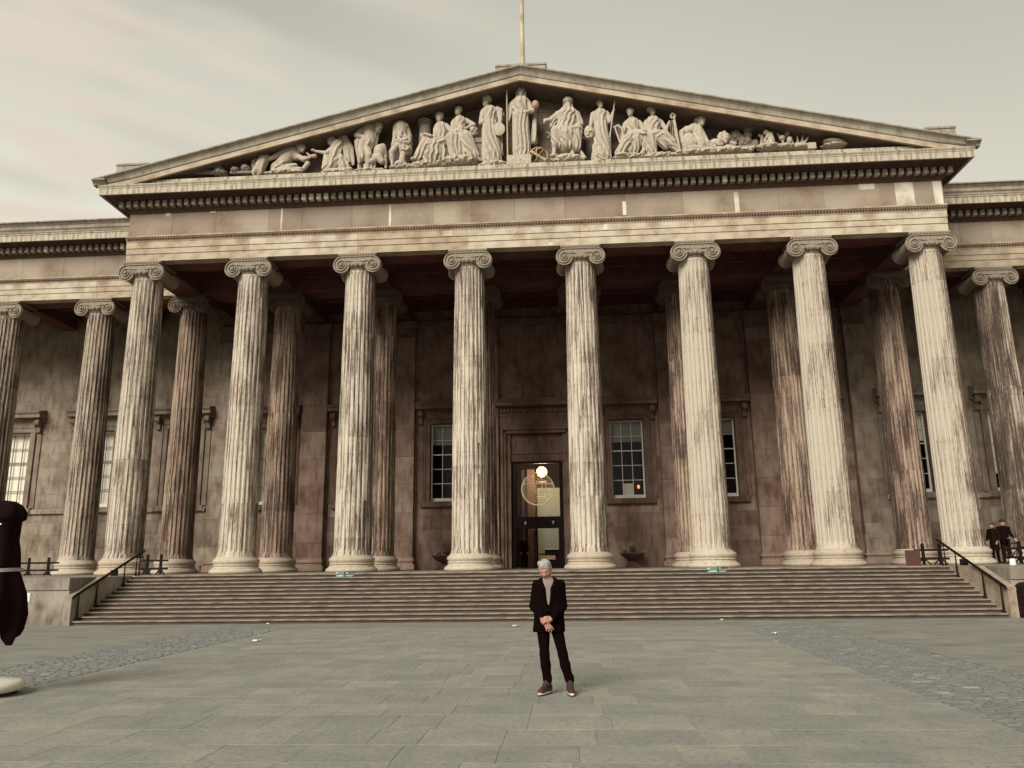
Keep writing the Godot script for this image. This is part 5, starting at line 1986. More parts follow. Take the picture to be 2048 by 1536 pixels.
# ---------------------------------------------------------------- carved figures in the pediment; joints in metres from each base
func carve_pediment() -> void:
	statue("carved_crocodile", "long low carved reptile at the far left tip of the pediment", "carving", Vector3(-14.428, 17.220, 1.050), M.statue_grey, [
		['c', -0.365, 0.529, 0.15, 0.496, 0.462, 0.15, 0.044, 0.068, 0, 0, 1],
		['c', -0.33, 0.38, 0.2, 0.574, 0.347, 0.2, 0.044, 0.068, 0, 0, 1],
		['e', 0.523, 0.416, 0.15, 0.194, 0.085, 0.12, 0.02, 0],
	], [
	])
	statue("carved_rock", "small pointed carved rock near the left tip of the pediment", "carving", Vector3(-13.688, 17.220, 1.050), M.statue_grey, [
		['e', -0.013, 0.605, 0.05, 0.194, 0.245, 0.3, 0.06, 0],
		['c', -0.002, 0.729, 0.15, 0.308, 0.37, 0.15, 0.077, 0.068, 0, 0, 1],
		['e', 0.12, 0.344, 0.15, 0.29, 0.133, 0.3, 0.05, 0],
	], [
	])
	statue("carved_shells", "two low carved shell shapes left of the reclining figure", "carving", Vector3(-12.734, 17.220, 1.050), M.statue_grey, [
		['e', -0.155, 0.447, 0.15, 0.203, 0.138, 0.25, 0.03, 0],
		['e', 0.294, 0.502, 0.1, 0.223, 0.202, 0.28, 0.04, 0],
		['c', -0.338, 0.319, 0.2, 0.559, 0.296, 0.2, 0.068, 0.068, 0, 0, 1],
	], [
	])
	statue("reclining_statue", "pale statue of a man crawling out from behind a rock, flame held before him", "statue", Vector3(-10.795, 17.220, 1.050), M.statue, [
		['e', -1.261, 0.758, -0.15, 0.242, 0.373, 0.35, 0.06, 0],
		['c', -0.845, 0.959, 0.1, -1.051, 0.311, 0.2, 0.232, 0.252, 5, 0.08, 1],
		['c', -0.726, 1.03, 0.05, -0.949, 0.634, 0.15, 0.194, 0.174, 0, 0, 1],
		['c', 0.366, 1.408, 0.05, -0.147, 1.152, 0.1, 0.194, 0.145, 0, 0, 1],
		['c', -0.147, 1.152, 0.1, -0.519, 0.956, 0.15, 0.136, 0.097, 0, 0, 1],
		['c', 0.427, 1.254, -0, 0.133, 0.887, 0.05, 0.281, 0.29, 0, 0, 1],
		['c', 0.133, 0.887, 0.05, -0.235, 0.498, 0.15, 0.29, 0.232, 6, 0.1, 1],
		['c', 0.488, 1.325, 0.05, 0.645, 1.013, 0.05, 0.218, 0.165, 0, 0, 1],
		['e', 0.855, 1.406, 0.1, 0.183, 0.225, 0.213, 0, 0],
		['e', 0.899, 1.293, 0.153, 0.128, 0.122, 0.16, 0, 0],
		['c', 0.987, 1.29, 0.296, 1.025, 1.208, 0.324, 0.028, 0.043, 0, 0, 1],
		['c', 0.867, 1.332, 0.281, 1.053, 1.323, 0.281, 0.03, 0.03, 0, 0, 1],
		['c', 0.928, 1.177, 0.287, 1.01, 1.173, 0.287, 0.026, 0.026, 0, 0, 1],
		['d', 0.907, 1.271, 0.313, 0.043],
		['d', 1.048, 1.264, 0.313, 0.043],
		['e', 0.794, 1.52, 0.047, 0.245, 0.176, 0.224, 0.03, 0],
		['c', 0.656, 1.266, 0.05, 0.775, 1.34, 0.09, 0.145, 0.126, 0, 0, 1],
		['c', 0.659, 1.061, 0.1, 1.033, 0.811, 0.2, 0.145, 0.116, 0, 0, 1],
		['c', 1.033, 0.811, 0.2, 1.327, 0.87, 0.25, 0.106, 0.068, 0, 0, 1],
		['c', 1.025, 0.944, 0.05, 1.195, 0.656, 0.1, 0.126, 0.116, 0, 0, 1],
		['c', 1.195, 0.656, 0.1, 1.054, 0.359, 0.2, 0.116, 0.097, 0, 0, 1],
		['c', -0.302, 0.35, 0.2, 0.911, 0.265, 0.25, 0.145, 0.145, 5, 0.14, 1],
		['c', 0.049, 0.459, 0.15, 0.609, 0.507, 0.15, 0.165, 0.145, 5, 0.12, 1],
		['e', 0.864, 0.292, 0.25, 0.165, 0.117, 0.15, 0, 0],
		['e', 0.044, 0.21, 0.1, 0.823, 0.117, 0.35, 0.04, 0],
	], [
		["flame", M.rose, [['c', 1.177, 1.079, 0.25, 1.371, 0.944, 0.25, 0.048, 0.034, 0, 0, 1], ['c', 1.277, 0.948, 0.25, 1.581, 0.933, 0.25, 0.058, 0.044, 0, 0, 1], ['e', 1.512, 0.921, 0.25, 0.145, 0.106, 0.097, 0, 0]]],
	])
	statue("winged_statue", "pale kneeling winged statue holding out a lamp towards the crawling man", "statue", Vector3(-8.260, 17.220, 1.050), M.statue, [
		['e', -0.358, 1.723, 0.05, 0.158, 0.206, 0.184, 0, 0],
		['e', -0.358, 1.622, 0.096, 0.11, 0.112, 0.138, 0, 0],
		['c', -0.357, 1.627, 0.219, -0.369, 1.554, 0.243, 0.024, 0.037, 0, 0, 1],
		['c', -0.425, 1.663, 0.206, -0.264, 1.655, 0.206, 0.026, 0.026, 0, 0, 1],
		['c', -0.373, 1.521, 0.212, -0.302, 1.518, 0.212, 0.022, 0.022, 0, 0, 1],
		['d', -0.399, 1.608, 0.234, 0.037],
		['d', -0.277, 1.602, 0.234, 0.037],
		['e', -0.344, 1.851, 0.004, 0.212, 0.161, 0.193, 0.03, 0],
		['c', -0.251, 1.602, 0.03, -0.199, 1.472, 0.03, 0.126, 0.136, 0, 0, 1],
		['c', -0.046, 1.557, -0, -0.173, 0.699, 0.1, 0.281, 0.319, 8, 0.1, 1],
		['c', -0.174, 1.355, 0.1, -0.484, 1.063, 0.2, 0.155, 0.116, 0, 0, 1],
		['c', -0.484, 1.063, 0.2, -0.964, 1.16, 0.25, 0.106, 0.058, 0, 0, 1],
		['e', -1.083, 1.217, 0.25, 0.097, 0.064, 0.08, 0, 0],
		['c', -0.078, 0.644, 0.1, -0.463, 0.308, 0.25, 0.29, 0.174, 6, 0.12, 1],
		['c', -0.492, 0.889, 0.15, -0.494, 0.285, 0.25, 0.145, 0.145, 4, 0.1, 1],
		['c', 0.075, 0.791, -0, 0.29, 0.402, 0.05, 0.31, 0.29, 8, 0.1, 1],
		['c', -0.388, 0.18, 0.25, 0.616, 0.207, 0.2, 0.126, 0.116, 4, 0.14, 1],
		['e', 0.035, 0.113, 0.1, 0.726, 0.117, 0.35, 0.03, 0],
	], [
		["wing", M.statue, [['c', 0.147, 1.962, -0.1, 0.401, 1.438, -0.1, 0.223, 0.252, 0, 0, 0.45], ['c', 0.401, 1.438, -0.1, 0.661, 0.64, -0.1, 0.242, 0.077, 0, 0, 0.45], ['c', 0.073, 1.784, -0.05, 0.321, 1.414, -0.05, 0.145, 0.194, 0, 0, 0.45], ['c', 0.338, 1.335, -0, 0.499, 0.72, -0, 0.145, 0.068, 0, 0, 0.45], ['c', 0.251, 1.373, 0.03, 0.36, 0.912, 0.03, 0.106, 0.058, 0, 0, 0.45], ['c', 0.551, 1.414, -0.07, 0.703, 0.748, -0.07, 0.126, 0.039, 0, 0, 0.45]]],
	])
	statue("shepherd_statue", "pale statue of a bearded man in a loincloth leaning on a staff", "statue", Vector3(-6.841, 17.220, 1.050), M.statue, [
		['e', 0.403, 2.382, 0.1, 0.191, 0.245, 0.223, 0, 0],
		['e', 0.441, 2.258, 0.156, 0.134, 0.133, 0.167, 0, 0],
		['c', 0.519, 2.255, 0.305, 0.553, 2.165, 0.334, 0.029, 0.045, 0, 0, 1],
		['c', 0.396, 2.301, 0.289, 0.589, 2.291, 0.289, 0.031, 0.031, 0, 0, 1],
		['c', 0.456, 2.131, 0.296, 0.541, 2.127, 0.296, 0.027, 0.027, 0, 0, 1],
		['d', 0.434, 2.233, 0.323, 0.045],
		['d', 0.579, 2.226, 0.323, 0.045],
		['e', 0.347, 2.552, 0.044, 0.256, 0.192, 0.234, 0.03, 0],
		['e', 0.407, 2.138, 0.15, 0.145, 0.16, 0.14, 0.02, 0],
		['c', 0.169, 2.286, 0.05, 0.333, 2.303, 0.05, 0.155, 0.145, 0, 0, 1],
		['c', -0.054, 2.276, -0, -0.002, 1.584, -0, 0.329, 0.29, 0, 0, 1],
		['c', -0.245, 2.363, -0, 0.205, 2.237, -0, 0.203, 0.194, 0, 0, 1],
		['c', -0.3, 2.259, 0.05, -0.545, 1.908, 0.15, 0.174, 0.136, 0, 0, 1],
		['c', -0.545, 1.908, 0.15, -0.022, 1.671, 0.25, 0.126, 0.087, 0, 0, 1],
		['c', 0.197, 2.113, -0.05, 0.166, 1.502, -0.05, 0.223, 0.165, 6, 0.1, 1],
		['c', -0.143, 1.524, 0.03, -0.245, 0.834, 0.1, 0.348, 0.213, 7, 0.13, 1],
		['c', -0.515, 1.633, 0.05, -0.424, 0.592, 0.1, 0.174, 0.068, 5, 0.15, 1],
		['c', -0.12, 1.331, 0.1, 0.042, 0.849, 0.23, 0.203, 0.155, 0, 0, 1],
		['c', 0.042, 0.849, 0.23, -0.04, 0.246, 0.15, 0.145, 0.092, 0, 0, 1],
		['e', 0.134, 0.175, 0.25, 0.203, 0.075, 0.1, 0, 0],
		['c', -0.118, 0.426, 0.1, -0.118, -0.02, 0.1, 0.106, 0.112, 0, 0, 1],
		['c', -0.313, 1.402, -0.1, -0.438, 0.474, -0.15, 0.165, 0.126, 0, 0, 1],
		['e', -0.099, 0.127, 0.05, 0.532, 0.117, 0.35, 0.04, 0],
	], [
		["staff", M.statue, [['c', 0.217, 2.485, 0.27, -0.208, 1.04, 0.27, 0.034, 0.034, 0, 0, 1]]],
	])
	statue("carved_dog", "pale carved dog beside the man with the staff", "statue", Vector3(-6.400, 17.220, 1.050), M.statue, [
		['e', 0.015, 1.082, -0.05, 0.281, 0.415, 0.32, 0, 0],
		['c', 0.148, 1.379, -0.05, 0.277, 0.867, -0.05, 0.165, 0.106, 0, 0, 1],
		['c', 0.277, 0.867, -0.05, 0.323, 0.337, -0, 0.077, 0.058, 0, 0, 1],
		['c', -0.175, 0.808, 0.1, -0.226, 0.583, 0.15, 0.165, 0.145, 0, 0, 1],
		['e', -0.26, 0.558, 0.2, 0.145, 0.128, 0.16, 0, 0],
		['c', -0.293, 0.487, 0.15, -0.297, 0.287, 0.15, 0.058, 0.048, 0, 0, 1],
		['c', -0.17, 0.607, 0.1, -0.162, 0.307, 0.1, 0.077, 0.058, 0, 0, 1],
		['c', 0.011, 0.799, 0.1, 0.155, 0.591, 0.1, 0.194, 0.145, 0, 0, 1],
		['e', 0.017, 0.101, 0.05, 0.436, 0.128, 0.3, 0.03, 0],
	], [
	])
	statue("bending_statue", "pale headless statue bending forward in a shaggy skin skirt", "statue", Vector3(-5.442, 17.220, 1.050), M.statue, [
		['c', 0.001, 2.294, -0, 0.046, 1.783, -0.05, 0.306, 0.259, 0, 0, 1],
		['c', -0.201, 2.307, 0.03, 0.215, 2.306, 0.03, 0.157, 0.165, 0, 0, 1],
		['c', 0.07, 1.908, 0.3, 0.075, 1.663, 0.3, 0.078, 0.063, 0, 0, 1],
		['c', -0.214, 2.234, 0.05, -0.238, 1.712, 0.1, 0.133, 0.102, 0, 0, 1],
		['c', -0.238, 1.712, 0.1, -0.313, 1.291, 0.2, 0.094, 0.067, 0, 0, 1],
		['c', 0.257, 2.268, -0.05, 0.405, 1.876, -0.1, 0.141, 0.11, 0, 0, 1],
		['e', 0.16, 1.519, -0.03, 0.372, 0.409, 0.36, 0.07, 0],
		['e', 0.238, 1.158, -0.05, 0.313, 0.259, 0.34, 0.07, 0],
		['c', -0.159, 1.368, 0.05, -0.344, 0.967, 0.2, 0.172, 0.125, 0, 0, 1],
		['c', -0.344, 0.967, 0.2, -0.334, 0.641, 0.13, 0.118, 0.102, 0, 0, 1],
		['c', -0.334, 0.641, 0.13, -0.303, 0.285, 0.15, 0.086, 0.063, 0, 0, 1],
		['e', -0.28, 0.211, 0.25, 0.157, 0.06, 0.12, 0, 0],
		['c', 0.166, 1.066, 0.05, 0.109, 0.635, 0.1, 0.157, 0.125, 0, 0, 1],
		['c', 0.109, 0.635, 0.1, 0.109, -0.02, 0.1, 0.133, 0.14, 0, 0, 1],
		['e', 0.089, 0.354, 0.25, 0.274, 0.147, 0.2, 0.04, 0],
		['e', 0.199, 0.213, 0.05, 0.588, 0.129, 0.35, 0.05, 0],
	], [
	])
	statue("altar_column", "short round carved altar column behind the two seated women", "carving", Vector3(-4.307, 17.220, 1.050), M.statue_grey, [
		['c', -0.079, 2.475, -0.33, -0.06, 0.82, -0.33, 0.274, 0.282, 14, 0.06, 1],
		['e', -0.081, 2.663, -0.33, 0.372, 0.086, 0.4, 0, 0],
		['e', -0.08, 2.55, -0.33, 0.333, 0.095, 0.38, 0, 0],
		['c', -0.065, 1.23, -0.33, -0.065, -0.02, -0.33, 0.298, 0.313, 0, 0, 1],
	], [
	])
	statue("seated_statue", "pale seated statue of a woman with a scroll across her knees", "statue", Vector3(-4.101, 17.220, 1.050), M.statue, [
		['e', 0.412, 2.648, -0, 0.148, 0.222, 0.172, 0, 0],
		['e', 0.42, 2.54, 0.043, 0.103, 0.121, 0.129, 0, 0],
		['c', 0.438, 2.551, 0.159, 0.442, 2.472, 0.181, 0.022, 0.034, 0, 0, 1],
		['c', 0.362, 2.59, 0.147, 0.51, 2.582, 0.147, 0.024, 0.024, 0, 0, 1],
		['c', 0.405, 2.437, 0.152, 0.471, 2.433, 0.152, 0.021, 0.021, 0, 0, 1],
		['d', 0.384, 2.531, 0.172, 0.034],
		['d', 0.497, 2.525, 0.172, 0.034],
		['e', 0.405, 2.791, -0.043, 0.198, 0.174, 0.181, 0.03, 0],
		['c', 0.425, 2.448, -0, 0.442, 2.282, -0, 0.098, 0.11, 0, 0, 1],
		['c', 0.486, 2.194, -0.03, 0.533, 1.619, -0, 0.282, 0.259, 9, 0.1, 1],
		['c', 0.322, 2.227, -0, 0.735, 2.225, -0, 0.149, 0.141, 0, 0, 1],
		['c', 0.788, 2.131, 0.05, 1.058, 1.812, 0.15, 0.133, 0.11, 0, 0, 1],
		['c', 1.058, 1.812, 0.15, 0.776, 1.545, 0.25, 0.102, 0.071, 0, 0, 1],
		['c', 0.263, 2.097, 0.05, 0.239, 1.63, 0.15, 0.118, 0.094, 0, 0, 1],
		['c', 0.239, 1.63, 0.15, -0.115, 1.702, 0.27, 0.086, 0.063, 0, 0, 1],
		['c', 0.59, 1.453, -0, -0.047, 1.209, 0.2, 0.282, 0.235, 8, 0.11, 1],
		['c', -0.123, 1.376, 0.2, -0.496, 0.638, 0.25, 0.243, 0.188, 7, 0.13, 1],
		['c', 0.151, 1.243, 0.05, 0.128, 0.608, 0.1, 0.372, 0.411, 12, 0.12, 1],
		['c', 0.47, 1.446, -0.05, 0.521, 0.602, -0, 0.274, 0.282, 9, 0.12, 1],
		['e', -0.67, 0.539, 0.3, 0.157, 0.078, 0.12, 0, 0],
		['c', -0.343, 1.725, 0.25, -0.17, 1.35, 0.25, 0.071, 0.063, 0, 0, 1],
		['e', 0.002, 0.345, -0, 0.901, 0.215, 0.4, 0.05, 0],
	], [
		["scroll", M.statue, [['c', -0.222, 1.739, 0.3, 0.085, 1.633, 0.3, 0.067, 0.067, 0, 0, 1]]],
	])
	statue("seated_statue", "larger pale seated statue of a woman on a rock, elbow on a pedestal", "statue", Vector3(-2.688, 17.220, 1.050), M.statue, [
		['e', -0.155, 2.891, 0.05, 0.135, 0.206, 0.157, 0, 0],
		['e', -0.164, 2.792, 0.089, 0.094, 0.112, 0.118, 0, 0],
		['c', -0.18, 2.804, 0.194, -0.195, 2.732, 0.215, 0.02, 0.031, 0, 0, 1],
		['c', -0.234, 2.84, 0.183, -0.099, 2.832, 0.183, 0.022, 0.022, 0, 0, 1],
		['c', -0.196, 2.697, 0.188, -0.136, 2.694, 0.188, 0.019, 0.019, 0, 0, 1],
		['d', -0.217, 2.786, 0.207, 0.031],
		['d', -0.115, 2.78, 0.207, 0.031],
		['e', -0.133, 3.022, 0.011, 0.18, 0.161, 0.165, 0.03, 0],
		['c', -0.112, 2.694, 0.03, -0.082, 2.527, 0.03, 0.102, 0.11, 0, 0, 1],
		['c', -0.07, 2.399, -0, -0.11, 1.89, 0.03, 0.298, 0.259, 8, 0.07, 1],
		['c', -0.284, 2.452, -0, 0.204, 2.447, -0, 0.141, 0.141, 0, 0, 1],
		['c', 0.26, 2.423, -0, 0.565, 2.212, 0.05, 0.129, 0.102, 0, 0, 1],
		['c', 0.565, 2.212, 0.05, 0.191, 1.959, 0.2, 0.098, 0.063, 0, 0, 1],
		['c', -0.352, 2.343, 0.05, -0.4, 1.905, 0.1, 0.125, 0.102, 0, 0, 1],
		['c', -0.4, 1.905, 0.1, 0.031, 1.734, 0.25, 0.094, 0.063, 0, 0, 1],
		['c', -0.145, 1.757, 0.05, -0.347, 1.518, 0.2, 0.29, 0.274, 8, 0.1, 1],
		['c', -0.347, 1.518, 0.2, -0.255, 0.64, 0.17, 0.313, 0.227, 9, 0.13, 1],
		['c', 0.079, 1.746, 0.05, 0.229, 1.488, 0.2, 0.282, 0.274, 8, 0.1, 1],
		['c', 0.206, 1.507, 0.17, 0.502, 0.602, 0.17, 0.321, 0.29, 10, 0.13, 1],
		['c', -0.056, 1.45, 0.15, 0.038, 0.757, 0.15, 0.235, 0.274, 9, 0.14, 1],
		['c', 0.505, 0.626, 0.2, 0.927, 0.384, 0.2, 0.141, 0.055, 4, 0.12, 1],
		['e', 0.547, 1.931, -0.1, 0.204, 0.259, 0.3, 0.05, 0],
		['e', -0.067, 0.454, 0.05, 0.862, 0.25, 0.42, 0.06, 0],
	], [
		["scroll", M.statue, [['c', 0.059, 2.011, 0.33, 0.064, 1.706, 0.33, 0.067, 0.067, 0, 0, 1]]],
		["pedestal", M.statue_grey, [['b', 0.485, 0.519, -0.5, 0.928, 1.414, -0.05], ['b', 0.446, 1.361, -0.55, 0.966, 1.612, 0]]],
	])
	statue("standing_statue", "pale standing statue in a soft cap holding a round palette and a thin staff", "statue", Vector3(-1.356, 17.220, 1.050), M.statue, [
		['e', -0.232, 3.251, 0.05, 0.135, 0.214, 0.157, 0, 0],
		['e', -0.243, 3.148, 0.089, 0.094, 0.116, 0.118, 0, 0],
		['c', -0.263, 3.162, 0.194, -0.279, 3.087, 0.215, 0.02, 0.031, 0, 0, 1],
		['c', -0.316, 3.199, 0.183, -0.181, 3.191, 0.183, 0.022, 0.022, 0, 0, 1],
		['c', -0.279, 3.05, 0.188, -0.219, 3.047, 0.188, 0.019, 0.019, 0, 0, 1],
		['d', -0.3, 3.143, 0.207, 0.031],
		['d', -0.199, 3.137, 0.207, 0.031],
		['e', -0.208, 3.458, 0.011, 0.18, 0.168, 0.165, 0.03, 0],
		['e', -0.178, 3.482, -0.03, 0.219, 0.19, 0.28, 0, 0],
		['c', -0.16, 3.06, 0.03, -0.086, 2.931, 0.03, 0.106, 0.118, 0, 0, 1],
		['c', -0.052, 2.823, -0, -0.056, 2.204, -0, 0.329, 0.29, 9, 0.09, 1],
		['c', -0.303, 2.878, -0, 0.278, 2.868, -0, 0.157, 0.165, 0, 0, 1],
		['c', -0.354, 2.788, 0.05, -0.439, 2.217, 0.15, 0.133, 0.106, 0, 0, 1],
		['c', -0.439, 2.217, 0.15, -0.092, 2.393, 0.27, 0.098, 0.067, 0, 0, 1],
		['c', 0.39, 2.841, -0, 0.427, 2.354, 0.05, 0.172, 0.11, 4, 0.08, 1],
		['c', 0.427, 2.354, 0.05, 0.305, 1.822, 0.2, 0.106, 0.071, 0, 0, 1],
		['c', -0.053, 2.186, 0.03, 0.023, 0.504, 0.05, 0.337, 0.407, 12, 0.12, 1],
		['c', 0.372, 1.789, -0.1, 0.418, 0.809, -0.1, 0.133, 0.118, 5, 0.16, 1],
		['c', 0.274, 2.961, -0.05, 0.496, 2.7, -0.05, 0.157, 0.11, 4, 0.1, 1],
		['c', 0.024, 0.665, 0.05, 0.024, -0.02, 0.05, 0.392, 0.411, 12, 0.1, 1],
		['e', 0.112, 0.159, 0.05, 0.666, 0.172, 0.42, 0.03, 0],
	], [
		["palette", M.statue, [['e', 0.375, 1.806, 0.29, 0.282, 0.328, 0.05, 0, 0]]],
		["staff", M.gold, [['c', 0.052, 2.812, 0.31, -0.273, 0.318, 0.31, 0.027, 0.027, 0, 0, 1]]],
	])
	statue("standing_statue", "tall central robed statue at the peak of the pediment with a spear and an orb", "statue", Vector3(-0.029, 17.220, 1.050), M.statue, [
		['e', 0.038, 3.691, 0.05, 0.148, 0.238, 0.172, 0, 0],
		['e', 0.038, 3.576, 0.093, 0.103, 0.129, 0.129, 0, 0],
		['c', 0.045, 3.588, 0.209, 0.045, 3.504, 0.231, 0.022, 0.034, 0, 0, 1],
		['c', -0.029, 3.63, 0.197, 0.119, 3.622, 0.197, 0.024, 0.024, 0, 0, 1],
		['c', 0.01, 3.465, 0.202, 0.076, 3.462, 0.202, 0.021, 0.021, 0, 0, 1],
		['d', -0.01, 3.568, 0.222, 0.034],
		['d', 0.101, 3.562, 0.222, 0.034],
		['e', 0.037, 3.811, 0.007, 0.198, 0.186, 0.181, 0.03, 0],
		['c', -0.133, 3.754, -0, -0.127, 3.398, -0, 0.071, 0.063, 0, 0, 1],
		['c', 0.215, 3.734, -0, 0.198, 3.38, -0, 0.071, 0.063, 0, 0, 1],
		['c', 0.033, 3.475, 0.03, 0.03, 3.288, 0.03, 0.11, 0.125, 0, 0, 1],
		['c', 0.027, 3.14, -0, 0, 2.524, 0.03, 0.392, 0.329, 10, 0.09, 1],
		['c', -0.26, 3.198, -0, 0.318, 3.178, -0, 0.172, 0.172, 0, 0, 1],
		['c', -0.336, 3.16, -0, -0.442, 2.7, 0.05, 0.149, 0.118, 0, 0, 1],
		['c', -0.442, 2.7, 0.05, -0.53, 2.274, 0.15, 0.106, 0.067, 0, 0, 1],
		['c', 0.356, 3.07, 0.05, 0.539, 2.668, 0.15, 0.157, 0.125, 0, 0, 1],
		['c', -0.18, 2.441, 0.25, 0.525, 2.648, 0.25, 0.11, 0.102, 4, 0.1, 1],
		['c', 0.542, 2.606, 0.25, 0.6, 2.673, 0.27, 0.086, 0.071, 0, 0, 1],
		['c', 0.001, 2.512, 0.05, 0.033, 0.739, 0.05, 0.36, 0.368, 13, 0.12, 1],
		['c', -0.381, 3.182, -0.13, -0.503, 2.4, -0.13, 0.165, 0.094, 5, 0.12, 1],
		['c', 0.653, 2.774, -0.1, 0.578, 1.342, -0.1, 0.086, 0.157, 4, 0.14, 1],
		['c', 0.034, 0.8, 0.05, 0.034, -0.02, 0.05, 0.36, 0.378, 13, 0.1, 1],
	], [
		["plinth", M.statue, [['b', -0.613, -0.01, -0.4, 0.455, 0.444, 0.45]]],
		["orb", M.rose, [['e', 0.685, 2.894, 0.27, 0.172, 0.224, 0.2, 0, 0]]],
		["spear", M.gold, [['c', -0.585, 3.639, 0.25, -0.579, 0.52, 0.25, 0.035, 0.039, 0, 0, 1], ['e', -0.584, 3.693, 0.25, 0.051, 0.112, 0.05, 0, 0]]],
	])
	statue("seated_statue", "pale seated statue of a turbaned bearded man in heavy robes", "statue", Vector3(2.004, 17.220, 1.050), M.statue, [
		['e', 0.095, 2.869, 0.07, 0.155, 0.246, 0.18, 0, 0],
		['e', 0.091, 2.752, 0.115, 0.108, 0.134, 0.135, 0, 0],
		['c', 0.092, 2.766, 0.236, 0.089, 2.681, 0.259, 0.023, 0.036, 0, 0, 1],
		['c', 0.017, 2.809, 0.223, 0.169, 2.8, 0.223, 0.025, 0.025, 0, 0, 1],
		['c', 0.054, 2.641, 0.229, 0.122, 2.637, 0.229, 0.022, 0.022, 0, 0, 1],
		['d', 0.034, 2.745, 0.25, 0.036],
		['d', 0.148, 2.739, 0.25, 0.036],
		['e', 0.103, 3.15, 0.03, 0.227, 0.198, 0.26, 0.02, 0],
		['e', 0.106, 2.614, 0.15, 0.157, 0.19, 0.17, 0.03, 0],
		['c', -0.057, 3.012, -0, -0.028, 2.722, -0, 0.071, 0.071, 0, 0, 1],
		['c', 0.257, 2.995, -0, 0.265, 2.623, -0, 0.078, 0.094, 0, 0, 1],
		['c', 0.099, 2.643, 0.05, 0.096, 2.52, 0.05, 0.141, 0.157, 0, 0, 1],
		['c', 0.065, 2.468, -0.03, 0.004, 1.883, 0.03, 0.439, 0.407, 13, 0.11, 1],
		['c', -0.329, 2.532, -0, 0.445, 2.49, -0, 0.188, 0.188, 0, 0, 1],
		['c', -0.386, 2.455, 0.03, -0.685, 2.263, 0.07, 0.18, 0.125, 0, 0, 1],
		['c', -0.685, 2.263, 0.07, -0.961, 2.239, 0.1, 0.11, 0.071, 0, 0, 1],
		['c', -0.462, 2.375, -0, -0.638, 1.975, -0, 0.196, 0.102, 6, 0.14, 1],
		['c', -0.906, 2.198, 0.13, -1.001, 2.08, 0.13, 0.063, 0.039, 0, 0, 1],
		['c', 0.479, 2.409, 0.03, 0.623, 1.971, 0.1, 0.172, 0.141, 5, 0.1, 1],
		['c', 0.623, 1.971, 0.1, 0.366, 1.754, 0.25, 0.125, 0.094, 0, 0, 1],
		['c', -0.405, 1.631, 0.15, 0.435, 1.607, 0.15, 0.29, 0.282, 6, 0.1, 1],
		['c', -0.406, 1.561, 0.2, -0.402, 1.025, 0.15, 0.306, 0.259, 8, 0.12, 1],
		['c', -0.008, 1.436, 0.17, -0.003, 0.965, 0.15, 0.372, 0.313, 10, 0.12, 1],
		['c', 0.433, 1.535, 0.17, 0.357, 0.826, 0.15, 0.259, 0.235, 8, 0.13, 1],
		['c', -0.034, 1.81, -0.05, -0.055, 1.08, -0.05, 0.47, 0.47, 0, 0, 1],
		['c', -0.531, 1.02, 0.1, -0.597, 0.467, 0.2, 0.106, 0.086, 0, 0, 1],
		['e', -0.597, 0.392, 0.3, 0.165, 0.086, 0.12, 0, 0],
		['c', 0.231, 0.86, 0.1, 0.225, 0.422, 0.17, 0.11, 0.094, 0, 0, 1],
		['e', 0.222, 0.328, 0.27, 0.118, 0.078, 0.14, 0, 0],
		['c', 0.572, 0.671, 0.05, 0.758, 0.319, 0.15, 0.086, 0.071, 4, 0.1, 1],
		['e', -0.004, 0.279, 0.05, 0.744, 0.224, 0.42, 0.04, 0],
		['c', 0.616, 1.45, -0.05, 0.76, 1.362, -0.05, 0.078, 0.063, 0, 0, 1],
	], [
		["throne", M.statue_grey, [['b', -1.057, 1.122, -0.3, -0.879, 2.273, -0.05], ['b', -0.901, 0.238, -0.35, -0.642, 1.744, 0], ['c', -0.865, 1.684, 0.03, -0.684, 1.553, 0.03, 0.047, 0.047, 0, 0, 1], ['c', -0.684, 1.553, 0.03, -0.834, 1.398, 0.03, 0.047, 0.047, 0, 0, 1]]],
	])
